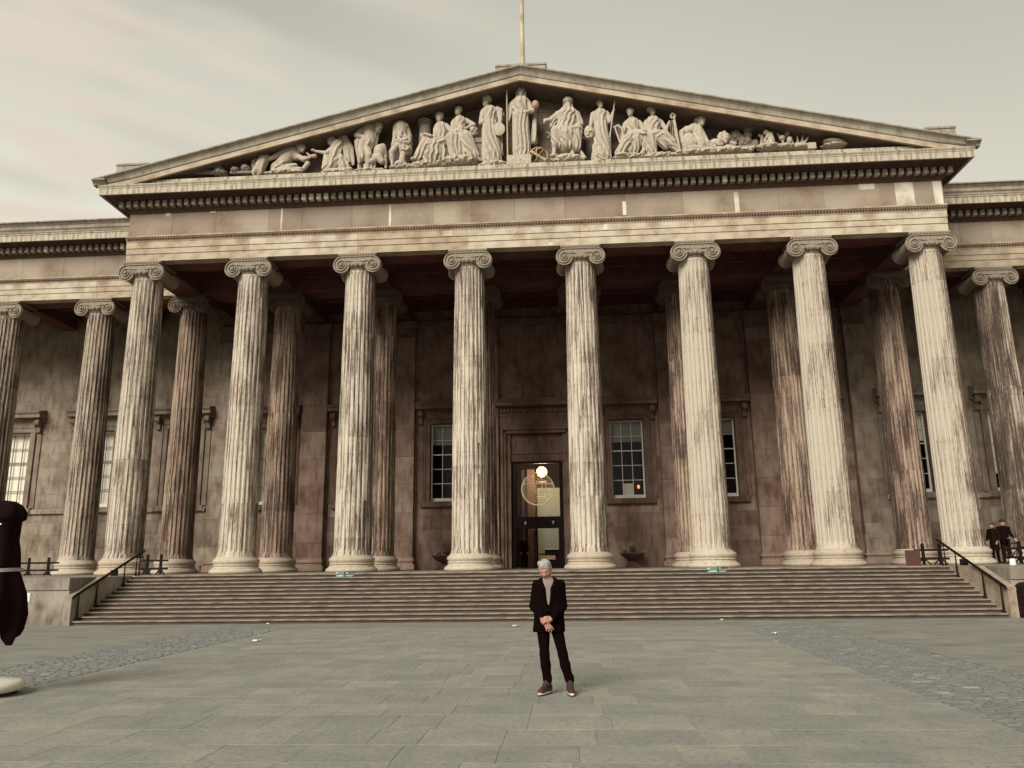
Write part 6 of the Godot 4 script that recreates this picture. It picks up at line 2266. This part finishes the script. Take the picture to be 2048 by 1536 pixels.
	statue("standing_statue", "pale standing statue of a woman with a carved mask in one hand and a staff", "statue", Vector3(3.491, 17.220, 1.050), M.statue, [
		['e', 0.057, 2.901, 0.05, 0.121, 0.198, 0.141, 0, 0],
		['e', 0.065, 2.806, 0.085, 0.085, 0.108, 0.106, 0, 0],
		['c', 0.088, 2.818, 0.18, 0.1, 2.749, 0.198, 0.018, 0.028, 0, 0, 1],
		['c', 0.017, 2.853, 0.17, 0.136, 2.846, 0.17, 0.02, 0.02, 0, 0, 1],
		['c', 0.045, 2.717, 0.174, 0.098, 2.715, 0.174, 0.017, 0.017, 0, 0, 1],
		['d', 0.032, 2.802, 0.191, 0.028],
		['d', 0.121, 2.797, 0.191, 0.028],
		['e', 0.038, 3.006, 0.015, 0.162, 0.155, 0.148, 0.03, 0],
		['c', 0.021, 2.702, 0.03, 0, 2.539, 0.03, 0.098, 0.11, 0, 0, 1],
		['c', 0.033, 2.412, -0, 0.02, 1.885, 0.03, 0.306, 0.274, 8, 0.07, 1],
		['c', -0.232, 2.488, -0, 0.293, 2.48, -0, 0.133, 0.133, 0, 0, 1],
		['c', -0.296, 2.45, -0, -0.37, 2.056, 0.05, 0.125, 0.102, 0, 0, 1],
		['c', -0.37, 2.056, 0.05, -0.458, 1.726, 0.17, 0.094, 0.063, 0, 0, 1],
		['c', 0.342, 2.416, -0, 0.415, 2.005, 0.1, 0.129, 0.106, 0, 0, 1],
		['c', 0.415, 2.005, 0.1, 0.625, 2.504, 0.23, 0.098, 0.055, 0, 0, 1],
		['c', 0.019, 1.873, 0.05, 0.003, 0.314, 0.07, 0.29, 0.407, 11, 0.11, 1],
		['c', 0.374, 1.478, -0.07, 0.369, 0.432, -0.07, 0.102, 0.102, 4, 0.12, 1],
		['c', 0.009, 0.453, 0.07, 0.009, -0.02, 0.07, 0.392, 0.411, 11, 0.1, 1],
		['e', -0.006, 0.027, 0.05, 0.549, 0.147, 0.4, 0.03, 0],
	], [
		["mask", M.statue, [['e', -0.505, 1.459, 0.25, 0.219, 0.336, 0.1, 0, 0], ['c', -0.624, 1.456, 0.37, -0.407, 1.464, 0.37, 0.039, 0.039, 0, 0, 1], ['c', -0.553, 1.432, 0.37, -0.576, 1.273, 0.37, 0.047, 0.055, 0, 0, 1], ['c', -0.597, 1.165, 0.35, -0.434, 1.189, 0.35, 0.035, 0.035, 0, 0, 1]]],
		["staff", M.statue, [['c', 0.678, 2.966, 0.27, 0.387, 1.153, 0.27, 0.031, 0.031, 0, 0, 1]]],
	])
	statue("seated_statue", "pale seated statue of a woman with a small lyre at her knee", "statue", Vector3(4.828, 17.220, 1.050), M.statue, [
		['e', 0.007, 2.421, 0.05, 0.125, 0.198, 0.145, 0, 0],
		['e', 0, 2.327, 0.086, 0.087, 0.108, 0.109, 0, 0],
		['c', -0.007, 2.34, 0.183, -0.011, 2.272, 0.202, 0.019, 0.029, 0, 0, 1],
		['c', -0.065, 2.373, 0.173, 0.056, 2.367, 0.173, 0.02, 0.02, 0, 0, 1],
		['c', -0.038, 2.239, 0.178, 0.016, 2.236, 0.178, 0.017, 0.017, 0, 0, 1],
		['d', -0.054, 2.323, 0.195, 0.029],
		['d', 0.037, 2.318, 0.195, 0.029],
		['e', 0.015, 2.54, 0.014, 0.167, 0.155, 0.152, 0.03, 0],
		['c', 0.033, 2.228, 0.03, 0.039, 2.036, 0.03, 0.09, 0.106, 0, 0, 1],
		['c', 0.079, 1.91, -0, 0.066, 1.447, 0.03, 0.298, 0.266, 9, 0.09, 1],
		['c', -0.163, 1.955, -0, 0.347, 1.956, -0, 0.129, 0.129, 0, 0, 1],
		['c', 0.401, 1.883, 0.05, 0.554, 1.493, 0.15, 0.125, 0.098, 0, 0, 1],
		['c', 0.554, 1.493, 0.15, 0.272, 1.257, 0.27, 0.09, 0.063, 0, 0, 1],
		['c', -0.223, 1.887, 0.03, -0.361, 1.4, 0.15, 0.118, 0.094, 0, 0, 1],
		['c', -0.361, 1.4, 0.15, -0.435, 1.105, 0.25, 0.086, 0.055, 0, 0, 1],
		['c', 0.071, 1.286, 0.1, 0.494, 1.246, 0.2, 0.259, 0.243, 7, 0.11, 1],
		['c', 0.071, 1.286, 0.1, -0.167, 1.023, 0.23, 0.259, 0.235, 7, 0.11, 1],
		['c', -0.167, 1.023, 0.23, -0.553, 0.406, 0.23, 0.251, 0.196, 8, 0.13, 1],
		['c', 0.548, 1.243, 0.2, 0.57, 0.513, 0.15, 0.188, 0.133, 7, 0.13, 1],
		['c', 0.24, 1.128, 0.15, 0.033, 0.54, 0.15, 0.274, 0.235, 9, 0.13, 1],
		['c', 0.493, 0.489, 0.2, 0.417, 0.394, 0.2, 0.102, 0.086, 0, 0, 1],
		['e', -0.456, 0.276, 0.3, 0.274, 0.103, 0.2, 0, 0],
		['e', 0.031, 0.225, -0, 0.901, 0.172, 0.42, 0.05, 0],
	], [
		["lyre", M.statue, [['c', -0.74, 1.625, 0.28, -0.574, 1.705, 0.28, 0.051, 0.051, 0, 0, 1], ['c', -0.574, 1.705, 0.28, -0.417, 1.568, 0.28, 0.051, 0.051, 0, 0, 1], ['c', -0.417, 1.568, 0.28, -0.344, 1.163, 0.28, 0.051, 0.043, 0, 0, 1], ['c', -0.705, 1.583, 0.28, -0.518, 0.893, 0.28, 0.039, 0.051, 0, 0, 1], ['c', -0.344, 1.163, 0.28, -0.501, 0.852, 0.28, 0.043, 0.051, 0, 0, 1], ['c', -0.595, 1.652, 0.29, -0.476, 1.045, 0.29, 0.012, 0.012, 0, 0, 1], ['c', -0.523, 1.628, 0.29, -0.44, 1.043, 0.29, 0.012, 0.012, 0, 0, 1]]],
	])
	statue("seated_statue", "pale seated statue of a woman in a cap resting beside a tall harp", "statue", Vector3(5.942, 17.220, 1.050), M.statue, [
		['e', -0.123, 2.432, 0.05, 0.128, 0.206, 0.149, 0, 0],
		['e', -0.118, 2.335, 0.087, 0.089, 0.112, 0.112, 0, 0],
		['c', -0.1, 2.347, 0.187, -0.09, 2.275, 0.206, 0.019, 0.03, 0, 0, 1],
		['c', -0.173, 2.383, 0.177, -0.05, 2.376, 0.177, 0.021, 0.021, 0, 0, 1],
		['c', -0.146, 2.243, 0.181, -0.092, 2.24, 0.181, 0.018, 0.018, 0, 0, 1],
		['d', -0.16, 2.33, 0.199, 0.03],
		['d', -0.067, 2.325, 0.199, 0.03],
		['e', -0.138, 2.546, 0.013, 0.171, 0.161, 0.156, 0.03, 0],
		['e', -0.206, 2.576, -0.03, 0.18, 0.121, 0.2, 0, 0],
		['c', -0.113, 2.24, 0.03, -0.124, 2.026, 0.03, 0.098, 0.11, 0, 0, 1],
		['c', -0.134, 1.902, -0, -0.183, 1.362, 0.03, 0.329, 0.29, 9, 0.1, 1],
		['c', -0.386, 1.948, -0, 0.158, 1.935, -0, 0.141, 0.141, 0, 0, 1],
		['c', 0.221, 1.904, -0, 0.41, 1.471, 0.1, 0.125, 0.102, 0, 0, 1],
		['c', 0.41, 1.471, 0.1, 0.556, 1.789, 0.23, 0.094, 0.059, 0, 0, 1],
		['c', -0.448, 1.86, 0.03, -0.474, 1.457, 0.1, 0.125, 0.11, 0, 0, 1],
		['c', -0.474, 1.457, 0.1, -0.268, 1.199, 0.25, 0.102, 0.071, 0, 0, 1],
		['c', -0.286, 1.247, 0.1, 0.238, 1.162, 0.2, 0.266, 0.243, 7, 0.11, 1],
		['c', -0.301, 1.15, 0.2, -0.262, 0.448, 0.17, 0.243, 0.204, 8, 0.13, 1],
		['c', 0.272, 1.14, 0.2, 0.57, 0.769, 0.23, 0.259, 0.204, 7, 0.12, 1],
		['c', 0.57, 0.769, 0.23, 0.873, 0.394, 0.2, 0.196, 0.118, 6, 0.12, 1],
		['c', 0.024, 1.082, 0.15, 0.362, 0.705, 0.15, 0.219, 0.172, 7, 0.13, 1],
		['e', 0.89, 0.298, 0.3, 0.141, 0.078, 0.12, 0, 0],
		['e', 0.137, 0.204, -0, 1.019, 0.172, 0.42, 0.04, 0],
	], [
		["harp", M.statue, [['c', 0.763, 1.826, 0.25, 0.919, 0.384, 0.25, 0.063, 0.055, 0, 0, 1], ['c', 0.7, 2.172, 0.25, 0.803, 2.085, 0.25, 0.051, 0.051, 0, 0, 1], ['c', 0.803, 2.085, 0.25, 0.777, 1.946, 0.25, 0.051, 0.051, 0, 0, 1], ['c', 0.777, 1.946, 0.25, 0.653, 1.973, 0.25, 0.051, 0.051, 0, 0, 1], ['c', 0.653, 1.973, 0.25, 0.624, 2.095, 0.25, 0.051, 0.039, 0, 0, 1], ['c', 0.624, 2.095, 0.25, 0.7, 2.172, 0.25, 0.039, 0.051, 0, 0, 1], ['c', 0.595, 1.847, 0.23, 0.592, 1.166, 0.23, 0.016, 0.016, 0, 0, 1], ['c', 0.66, 1.863, 0.23, 0.673, 1.002, 0.23, 0.016, 0.016, 0, 0, 1], ['c', 0.717, 1.84, 0.23, 0.768, 0.798, 0.23, 0.016, 0.016, 0, 0, 1]]],
	])
	statue("reclining_statue", "pale reclining statue of a girl in a loose robe looking down to the right", "statue", Vector3(7.534, 17.220, 1.050), M.statue, [
		['e', 0.377, 1.804, 0.07, 0.15, 0.22, 0.174, 0, 0],
		['e', 0.38, 1.699, 0.114, 0.105, 0.12, 0.131, 0, 0],
		['c', 0.393, 1.707, 0.23, 0.403, 1.631, 0.253, 0.023, 0.035, 0, 0, 1],
		['c', 0.31, 1.745, 0.218, 0.453, 1.738, 0.218, 0.024, 0.024, 0, 0, 1],
		['c', 0.339, 1.598, 0.223, 0.403, 1.595, 0.223, 0.021, 0.021, 0, 0, 1],
		['d', 0.323, 1.689, 0.244, 0.035],
		['d', 0.43, 1.683, 0.244, 0.035],
		['e', 0.366, 1.96, 0.026, 0.2, 0.172, 0.183, 0.03, 0],
		['e', 0.198, 1.948, -0.03, 0.116, 0.128, 0.14, 0.03, 0],
		['c', 0.27, 1.684, 0.03, 0.208, 1.553, 0.03, 0.121, 0.136, 0, 0, 1],
		['c', 0.168, 1.416, 0.03, 0.353, 0.676, 0.1, 0.252, 0.3, 8, 0.1, 1],
		['c', 0.049, 1.564, -0, -0.255, 1.389, 0.03, 0.223, 0.203, 0, 0, 1],
		['c', -0.273, 1.502, 0.05, -0.526, 1.322, 0.1, 0.145, 0.121, 0, 0, 1],
		['c', -0.526, 1.322, 0.1, -0.507, 0.79, 0.15, 0.116, 0.082, 0, 0, 1],
		['c', 0.227, 1.363, 0.2, 0.288, 0.779, 0.27, 0.126, 0.087, 0, 0, 1],
		['e', -0.197, 0.81, -0, 0.407, 0.49, 0.34, 0.03, 0],
		['c', -0.139, 0.449, 0.2, 0.747, 0.339, 0.23, 0.194, 0.136, 6, 0.12, 1],
		['c', 0.403, 0.771, 0.1, 0.769, 0.456, 0.15, 0.213, 0.184, 7, 0.13, 1],
		['e', 0.027, 0.28, 0.05, 0.92, 0.138, 0.4, 0.04, 0],
		['c', -0.379, 0.84, 0.05, -0.359, 0.446, 0.05, 0.194, 0.174, 0, 0, 1],
	], [
	])
	statue("carved_lion", "pale carved lion head and forepaws beside the reclining girl", "statue", Vector3(8.811, 17.220, 1.050), M.statue, [
		['e', -0.013, 1.002, 0.05, 0.261, 0.266, 0.28, 0.06, 0],
		['e', 0.035, 0.839, 0.2, 0.145, 0.149, 0.18, 0.02, 0],
		['c', -0.014, 0.736, 0.3, 0.025, 0.661, 0.3, 0.068, 0.068, 0, 0, 1],
		['c', -0.407, 0.783, -0.05, -0.151, 0.791, -0, 0.223, 0.213, 5, 0.08, 1],
		['c', -0.423, 0.427, 0.15, 0.081, 0.394, 0.25, 0.126, 0.097, 0, 0, 1],
		['c', 0.104, 0.449, 0.15, 0.653, 0.345, 0.2, 0.165, 0.097, 0, 0, 1],
		['c', 0.653, 0.345, 0.2, 1.202, 0.414, 0.2, 0.087, 0.068, 0, 0, 1],
		['e', 0.277, 0.297, 0.1, 0.823, 0.117, 0.35, 0.05, 0],
		['e', 0.336, 0.696, -0.05, 0.242, 0.16, 0.2, 0.05, 0],
	], [
	])
	statue("carved_rocks", "dark carved rocks and pots behind the lion on the right of the pediment", "carving", Vector3(9.649, 17.220, 1.050), M.statue_grey, [
		['e', -0.204, 1.255, -0.45, 0.3, 0.351, 0.25, 0.08, 0],
		['e', 0.329, 1.519, -0.35, 0.203, 0.138, 0.2, 0.02, 0],
		['e', 0.294, 1.285, -0.33, 0.194, 0.192, 0.2, 0.02, 0],
		['e', 0.252, 0.947, -0.3, 0.184, 0.224, 0.22, 0.04, 0],
		['e', 0.019, 0.938, -0.35, 0.165, 0.319, 0.2, 0.05, 0],
		['e', 0.575, 0.832, -0.3, 0.165, 0.213, 0.2, 0.05, 0],
		['c', 0.063, 0.632, -0.25, 0.684, 0.675, -0.25, 0.126, 0.106, 0, 0, 1],
	], [
	])
	statue("carved_monkey", "small pale crouching carved animal on the right of the pediment", "statue", Vector3(10.662, 17.220, 1.050), M.statue, [
		['e', -0.031, 1.162, 0.05, 0.116, 0.117, 0.13, 0.02, 0],
		['c', 0.111, 1.022, 0.05, 0.152, 0.726, 0.05, 0.155, 0.174, 0, 0, 1],
		['c', 0.038, 0.968, 0.15, -0.128, 0.805, 0.15, 0.063, 0.044, 0, 0, 1],
		['c', 0.012, 0.652, 0.15, -0.135, 0.708, 0.15, 0.077, 0.058, 0, 0, 1],
		['c', -0.128, 0.679, 0.2, -0.119, 0.523, 0.2, 0.048, 0.048, 0, 0, 1],
		['c', 0.12, 0.646, 0.15, 0.002, 0.531, 0.15, 0.087, 0.068, 0, 0, 1],
		['c', -0.14, 1.126, -0.15, -0.195, 0.725, -0.15, 0.068, 0.087, 0, 0, 1],
		['c', -0.27, 1.158, -0.15, -0.124, 1.051, -0.15, 0.058, 0.058, 0, 0, 1],
		['e', 0.007, 0.437, 0.1, 0.532, 0.128, 0.35, 0.04, 0],
	], [
	])
	statue("carved_birds", "two small pale carved birds standing on the right of the pediment", "statue", Vector3(11.443, 17.220, 1.050), M.statue, [
		['e', -0.151, 0.863, 0.05, 0.145, 0.128, 0.15, 0, 0],
		['c', -0.124, 0.773, 0.05, -0.145, 0.53, 0.05, 0.058, 0.044, 0, 0, 1],
		['c', -0.231, 1.008, -0.05, -0.286, 1.134, -0.05, 0.058, 0.048, 0, 0, 1],
		['e', 0.119, 1.117, -0.1, 0.106, 0.149, 0.14, 0.02, 0],
		['e', 0.139, 0.707, 0.1, 0.126, 0.181, 0.16, 0, 0],
		['c', 0.105, 0.562, 0.1, 0.099, 0.49, 0.1, 0.044, 0.039, 0, 0, 1],
		['c', 0.245, 0.677, 0.1, 0.273, 0.505, 0.1, 0.048, 0.048, 0, 0, 1],
		['e', -0.067, 0.429, 0.05, 0.484, 0.117, 0.3, 0.03, 0],
	], [
	])
	statue("carved_leaves", "three upright pale carved leaves on the right of the pediment", "carving", Vector3(12.092, 17.220, 1.050), M.statue, [
		['c', -0.139, 0.57, 0.05, -0.158, 0.937, 0.05, 0.063, 0.029, 0, 0, 1],
		['c', 0.009, 0.538, 0.05, 0.089, 0.934, 0.05, 0.073, 0.029, 0, 0, 1],
		['c', 0.089, 0.523, 0.07, 0.305, 0.843, 0.07, 0.077, 0.039, 0, 0, 1],
		['c', -0.244, 0.523, 0.1, -0.095, 0.491, 0.1, 0.077, 0.087, 0, 0, 1],
		['e', -0.025, 0.394, 0.05, 0.387, 0.128, 0.3, 0.03, 0],
	], [
	])
	statue("carved_block", "small plain carved block towards the right tip of the pediment", "carving", Vector3(12.551, 17.220, 1.050), M.statue, [
	], [
		["block", M.statue, [['b', -0.267, 0.177, -0.15, 0.078, 0.474, 0.3]]],
	])
	statue("carved_shell", "flat pale carved shell lying in the right tip of the pediment", "carving", Vector3(13.473, 17.220, 1.050), M.statue, [
		['e', -0.008, 0.556, 0.05, 0.474, 0.128, 0.3, 0.01, -0.12],
		['c', -0.398, 0.408, 0.15, 0.293, 0.445, 0.15, 0.058, 0.039, 0, 0, 1],
		['e', -0.024, 0.396, 0.05, 0.532, 0.096, 0.3, 0.02, 0],
	], [
	])


func statue(called: String, label: String, category: String, at: Vector3, mt: Material, prims: Array, parts: Array) -> void:
	var o := thing(called, label, category, at)
	if prims.size():
		part("figure" if category == "statue" else "stone", carved(prims, 0.022, 0.006, true), mt, o)
	for p in parts:
		var boxes := MB.new()
		var round_ones := []
		for q in p[2]:
			if q[0] == "b":
				boxes.box(Vector3(q[1], q[2], q[3]), Vector3(q[4], q[5], q[6]), 0.02)
			else:
				round_ones.append(q)
		if round_ones.size():
			part(p[0], carved(round_ones, 0.022, 0.008, false), p[1], o)
		else:
			part(p[0], boxes.mesh(), p[1], o)


func carved(prims: Array, cell: float, sm: float, flat_foot: bool) -> ArrayMesh:
	var lo := Vector3(99, 99, 99)
	var hi := -lo
	for q in prims:
		if q[0] == "d":
			continue
		var a := Vector3(q[1], q[2], q[3])
		var m: Vector3
		if q[0] == "c":
			var b := Vector3(q[4], q[5], q[6])
			var r: float = maxf(q[7], q[8]) * (1.0 + q[10])
			m = Vector3(r, r, r * q[11])
			lo = lo.min(b - m)
			hi = hi.max(b + m)
		else:
			m = Vector3(q[4], q[5], q[6]) * 1.1
		lo = lo.min(a - m)
		hi = hi.max(a + m)
	var pad := Vector3(0.09, 0.09, 0.09)
	if flat_foot:
		lo.y = maxf(lo.y, -0.03)
	lo.z = maxf(lo.z, -0.72)
	var f := Field.new(lo - pad, hi + pad, cell, sm)
	f.noise = FastNoiseLite.new()
	f.noise.seed = 5
	f.noise.frequency = 0.5
	f.noise.fractal_octaves = 2
	for q in prims:
		if q[0] == "c":
			f.cap(Vector3(q[1], q[2], q[3]), Vector3(q[4], q[5], q[6]), q[7], q[8], q[9], q[10], q[11], q[1] * 3.0)
		elif q[0] == "e":
			f.blob(Vector3(q[1], q[2], q[3]), Vector3(q[4], q[5], q[6]), q[7], q[8])
	for q in prims:
		if q[0] == "d":
			f.dent(Vector3(q[1], q[2], q[3]), q[4])
	if flat_foot:
		f.below(0.0)
	var b := MB.new()
	f.add_to(b)
	return b.mesh()


# gilt sphere of rings standing beside the central figure
func ring_globe() -> void:
	var o := thing("ring_globe", "gilt globe of open rings at the feet of the central statue", "globe", Vector3(0.735, 17.22, 1.3))
	var big := func(b: Basis, r: float, w: float) -> ArrayMesh:
		var m := MB.new()
		var pts := []
		for k in 41:
			var a := TAU * k / 40.0
			pts.append(Vector3(0, 0.43, 0) + b * Vector3(cos(a) * r, sin(a) * r, 0))
		m.tube(pts, [w], 8, false)
		return m.mesh()
	part("ring", big.call(Basis.IDENTITY, 0.4, 0.034), M.gold, o)
	part("ring", big.call(Basis(Vector3.UP, 1.4), 0.385, 0.022), M.gold, o)
	part("ring", big.call(Basis(Vector3.RIGHT, 1.2) * Basis(Vector3.UP, 0.6), 0.385, 0.022), M.gold, o)
	var band := MB.new()
	band.box(Vector3(-0.4, -0.055, -0.02), Vector3(0.4, 0.055, 0.02), 0.01, Transform3D(Basis(Vector3.BACK, -0.62), Vector3(0, 0.43, 0.05)))
	part("band", band.mesh(), M.gold, o)
	var axis := MB.new()
	axis.tube([Vector3(-0.22, 0.1, 0.02), Vector3(0.24, 0.76, 0.02)], [0.018], 8)
	part("axis", axis.mesh(), M.gold, o)
	part("foot", boxm(Vector3(-0.25, 0, -0.15), Vector3(0.25, 0.05, 0.15), 0.01), M.statue, o)


func _ready() -> void:
	rng.seed = 20240
	# camera, sky, sun, exposure
	var cam := Camera3D.new()
	cam.name = "camera"
	cam.fov = 51.5216
	cam.near = 0.1
	cam.far = 1500.0
	cam.position = Vector3(1.51952, 0.22949, 33.08586)
	cam.basis = Basis(Vector3.UP, 0.06496) * Basis(Vector3.RIGHT, 0.22297) * Basis(Vector3.BACK, -0.01297)
	add_child(cam)
	cam.current = true
	var env := Environment.new()
	env.background_mode = Environment.BG_SKY
	env.tonemap_mode = Environment.TONE_MAPPER_LINEAR
	env.tonemap_exposure = EXPOSURE
	env.ambient_light_source = Environment.AMBIENT_SOURCE_SKY
	env.sdfgi_enabled = true
	env.ssao_enabled = true
	env.ssil_enabled = true
	env.sky = make_sky()
	var we := WorldEnvironment.new()
	we.name = "world_environment"
	we.environment = env
	add_child(we)
	var sun := DirectionalLight3D.new()
	sun.name = "sun"
	sun.light_color = Color(1.0, 0.98, 0.95)
	sun.light_energy = 0.5
	sun.light_angular_distance = 34.0
	sun.shadow_enabled = true
	sun.rotation_degrees = Vector3(-33, -27, 0)
	sun.sky_mode = DirectionalLight3D.SKY_MODE_LIGHT_ONLY
	add_child(sun)
	make_materials()
	# the museum
	var museum := thing("museum", "cream stone museum front with fluted columns, carved pediment and broad steps", "museum")
	stairs(museum)
	wall_and_openings(museum)
	doorway(museum)
	make_columns(museum)
	ceilings(museum)
	var js := []
	for i in range(2, 8):
		js.append(col_x(i))
	entablature(museum, 0.7, -17.9, 17.9, js)
	frieze_blocks(museum, 0.7, -17.9, 17.9)
	cornice(museum)
	pediment(museum)
	wings(museum)
	forecourt()
	repairs(museum)
	carve_pediment()
	ring_globe()
	flagpole()
	hall_things()
	basin(4.89, "stone wall basin on a foot, right of the doorway")
	basin(-4.89, "stone wall basin on a foot, left of the doorway")
	handrail(-13.84, "dark metal handrail down the left end of the steps")
	handrail(14.13, "dark metal handrail down the right end of the steps")
	notice(Vector3(-6.24, -RISE + 0.002, STEP_Z + 0.06), "folded green notice on the steps, in front of the third front column from the left")
	notice(Vector3(6.57, -RISE + 0.002, STEP_Z + 0.06), "folded green notice on the steps, in front of the third front column from the right")
	barrier(Vector3(-14.87, 0, 1.7), "dark barrier with a triangular plate, right of the left corner column", 1.15, 0.0, true)
	barrier(Vector3(-22.15, 0, -2.0), "dark barrier before the left wing, beyond the closed parasol", 1.9, 0.0)
	barrier(Vector3(15.14, 0, 1.6), "dark barrier beside the brown board, left of the right corner column", 1.3, 0.05)
	barrier(Vector3(18.1, 0, 2.9), "dark barrier at the right edge, beside the two people", 1.9, 0.0)
	solo("board", boxm(Vector3(-0.27, 0, -0.03), Vector3(0.27, 0.56, 0.03), 0.01), plain(Color8(72, 40, 30), 0.8), "brown board standing on the portico floor near the right corner column", "board", Vector3(14.37, 0.001, 1.8))
	parasol()
	post_sign()
	bin()
	for s in [-1.0, 1.0]:
		var fl := thing("floodlight", "small dark floodlight on the floor before the %s corner column" % ("left" if s < 0 else "right"), "floodlight", Vector3(15.15 * s, 0, 4.0), 0.3 * s, "floodlights before the corner columns")
		part("housing", boxm(Vector3(-0.13, 0.06, -0.07), Vector3(0.13, 0.22, 0.07), 0.02), M.iron, fl)
		part("bracket", boxm(Vector3(-0.16, 0, -0.03), Vector3(0.16, 0.1, 0.03), 0.01), M.iron, fl)
	litter(Vector3(0.03, GY, 10.23), 0.18, "pale scrap of litter on the paving left of the bowed man", 1)
	litter(Vector3(5.95, GY, 8.6), 0.1, "pale scrap of litter against the lowest step, right of the middle", 2)
	litter(Vector3(6.3, GY + 0.01, 13.3), 0.12, "pale scrap of litter lying on the right strip of setts", 3)
	litter(Vector3(-5.72, GY, 14.17), 0.2, "long pale scrap of litter on the slabs near the left strip of setts", 4)
	litter(Vector3(-7.55, GY, 8.65), 0.1, "small pale scrap of litter at the foot of the steps on the left", 5)
	solo("paper_bag", boxm(Vector3(-0.08, 0, -0.05), Vector3(0.08, 0.21, 0.05), 0.03), M.white_frame, "white paper bag on the right podium edge below the two people", "bag", Vector3(14.72, 0.001, 7.9))
	standing_man()
	bystander("man in dark jacket and flat cap with a bicycle at right", Vector3(19.46, 0, -1.5), -0.3, 1.76, Color8(20, 12, 12), Color8(28, 18, 17), Color8(40, 30, 26), Color8(170, 120, 98), [Vector3(-0.32, 1.0, 0.22), Vector3(0.32, 1.0, 0.22)], true, false, 0.3)
	bystander("woman in dark olive coat, hair up, left of the man with the bicycle", Vector3(18.93, 0, -1.3), -0.9, 1.64, Color8(28, 20, 13), Color8(22, 14, 13), Color8(34, 22, 18), Color8(170, 120, 98), [Vector3(-0.2, 0.92, 0.12), Vector3(0.2, 0.92, 0.12)], false, true, 0.75)
	bicycle(Vector3(19.5, 0, -1.08), 0.25)
	bystander("dark-clothed person standing inside the open doorway", Vector3(-0.86, 0, -11.6), 0.4, 1.72, Color8(24, 16, 15), Color8(24, 16, 15), Color8(24, 16, 14), Color8(110, 76, 62), [Vector3(-0.2, 0.9, 0.1), Vector3(0.2, 0.9, 0.1)], false, false, 0.5)


const EXPOSURE := 3.3


# hazy evening sky: grey-cream overhead, paler towards the horizon, thin streaks of cloud to the left of the view
func make_sky() -> Sky:
	var w := 1024
	var h := 512
	var img := Image.create_empty(w, h, false, Image.FORMAT_RGBF)
	var f := FastNoiseLite.new()
	f.seed = 77
	f.frequency = 1.0
	f.fractal_octaves = 4
	var top := Vector3(0.26, 0.255, 0.225)
	var mid := Vector3(0.61, 0.6, 0.51)
	var low := Vector3(0.86, 0.82, 0.7)
	for y in h:
		var el := (0.5 - (y + 0.5) / h) * PI
		var s := sin(el)
		for x in w:
			var az := (0.5 - (x + 0.5) / w) * TAU
			var c: Vector3
			if s < 0.0:
				c = Vector3(0.2, 0.2, 0.17)
			else:
				c = low.lerp(mid, smoothstep(0.3, 0.6, s)).lerp(top, smoothstep(0.52, 0.92, s))
				c *= 1.0 - 0.16 * smoothstep(0.05, 0.6, sin(az))
				var d := Vector3(sin(az) * cos(el), s, -cos(az) * cos(el))
				# cirrus: noise stretched along slanting bands on a layer high above
				var p := Vector2(d.x, d.z) / (s + 0.12)
				var u := p.x * 0.8 + p.y * 0.6
				var v := -p.x * 0.6 + p.y * 0.8
				var n := f.get_noise_2d(u * 0.55 + 0.4 * f.get_noise_2d(u, v), v * 3.2)
				var n2 := f.get_noise_2d(u * 1.4 + 9.0, v * 7.0)
				var here := smoothstep(0.12, -0.6, d.x) * smoothstep(0.02, 0.25, s)
				var k := smoothstep(-0.15, 0.55, n * 0.9 + n2 * 0.9) * here
				c = c.lerp(Vector3(0.76, 0.66, 0.56), k * 0.85)
				c -= Vector3(0.12, 0.115, 0.1) * smoothstep(0.1, -0.5, n) * here
			c /= EXPOSURE
			img.set_pixel(x, y, Color(c.x, c.y, c.z))
	var m := PanoramaSkyMaterial.new()
	m.panorama = ImageTexture.create_from_image(img)
	var sky := Sky.new()
	sky.sky_material = m
	return sky
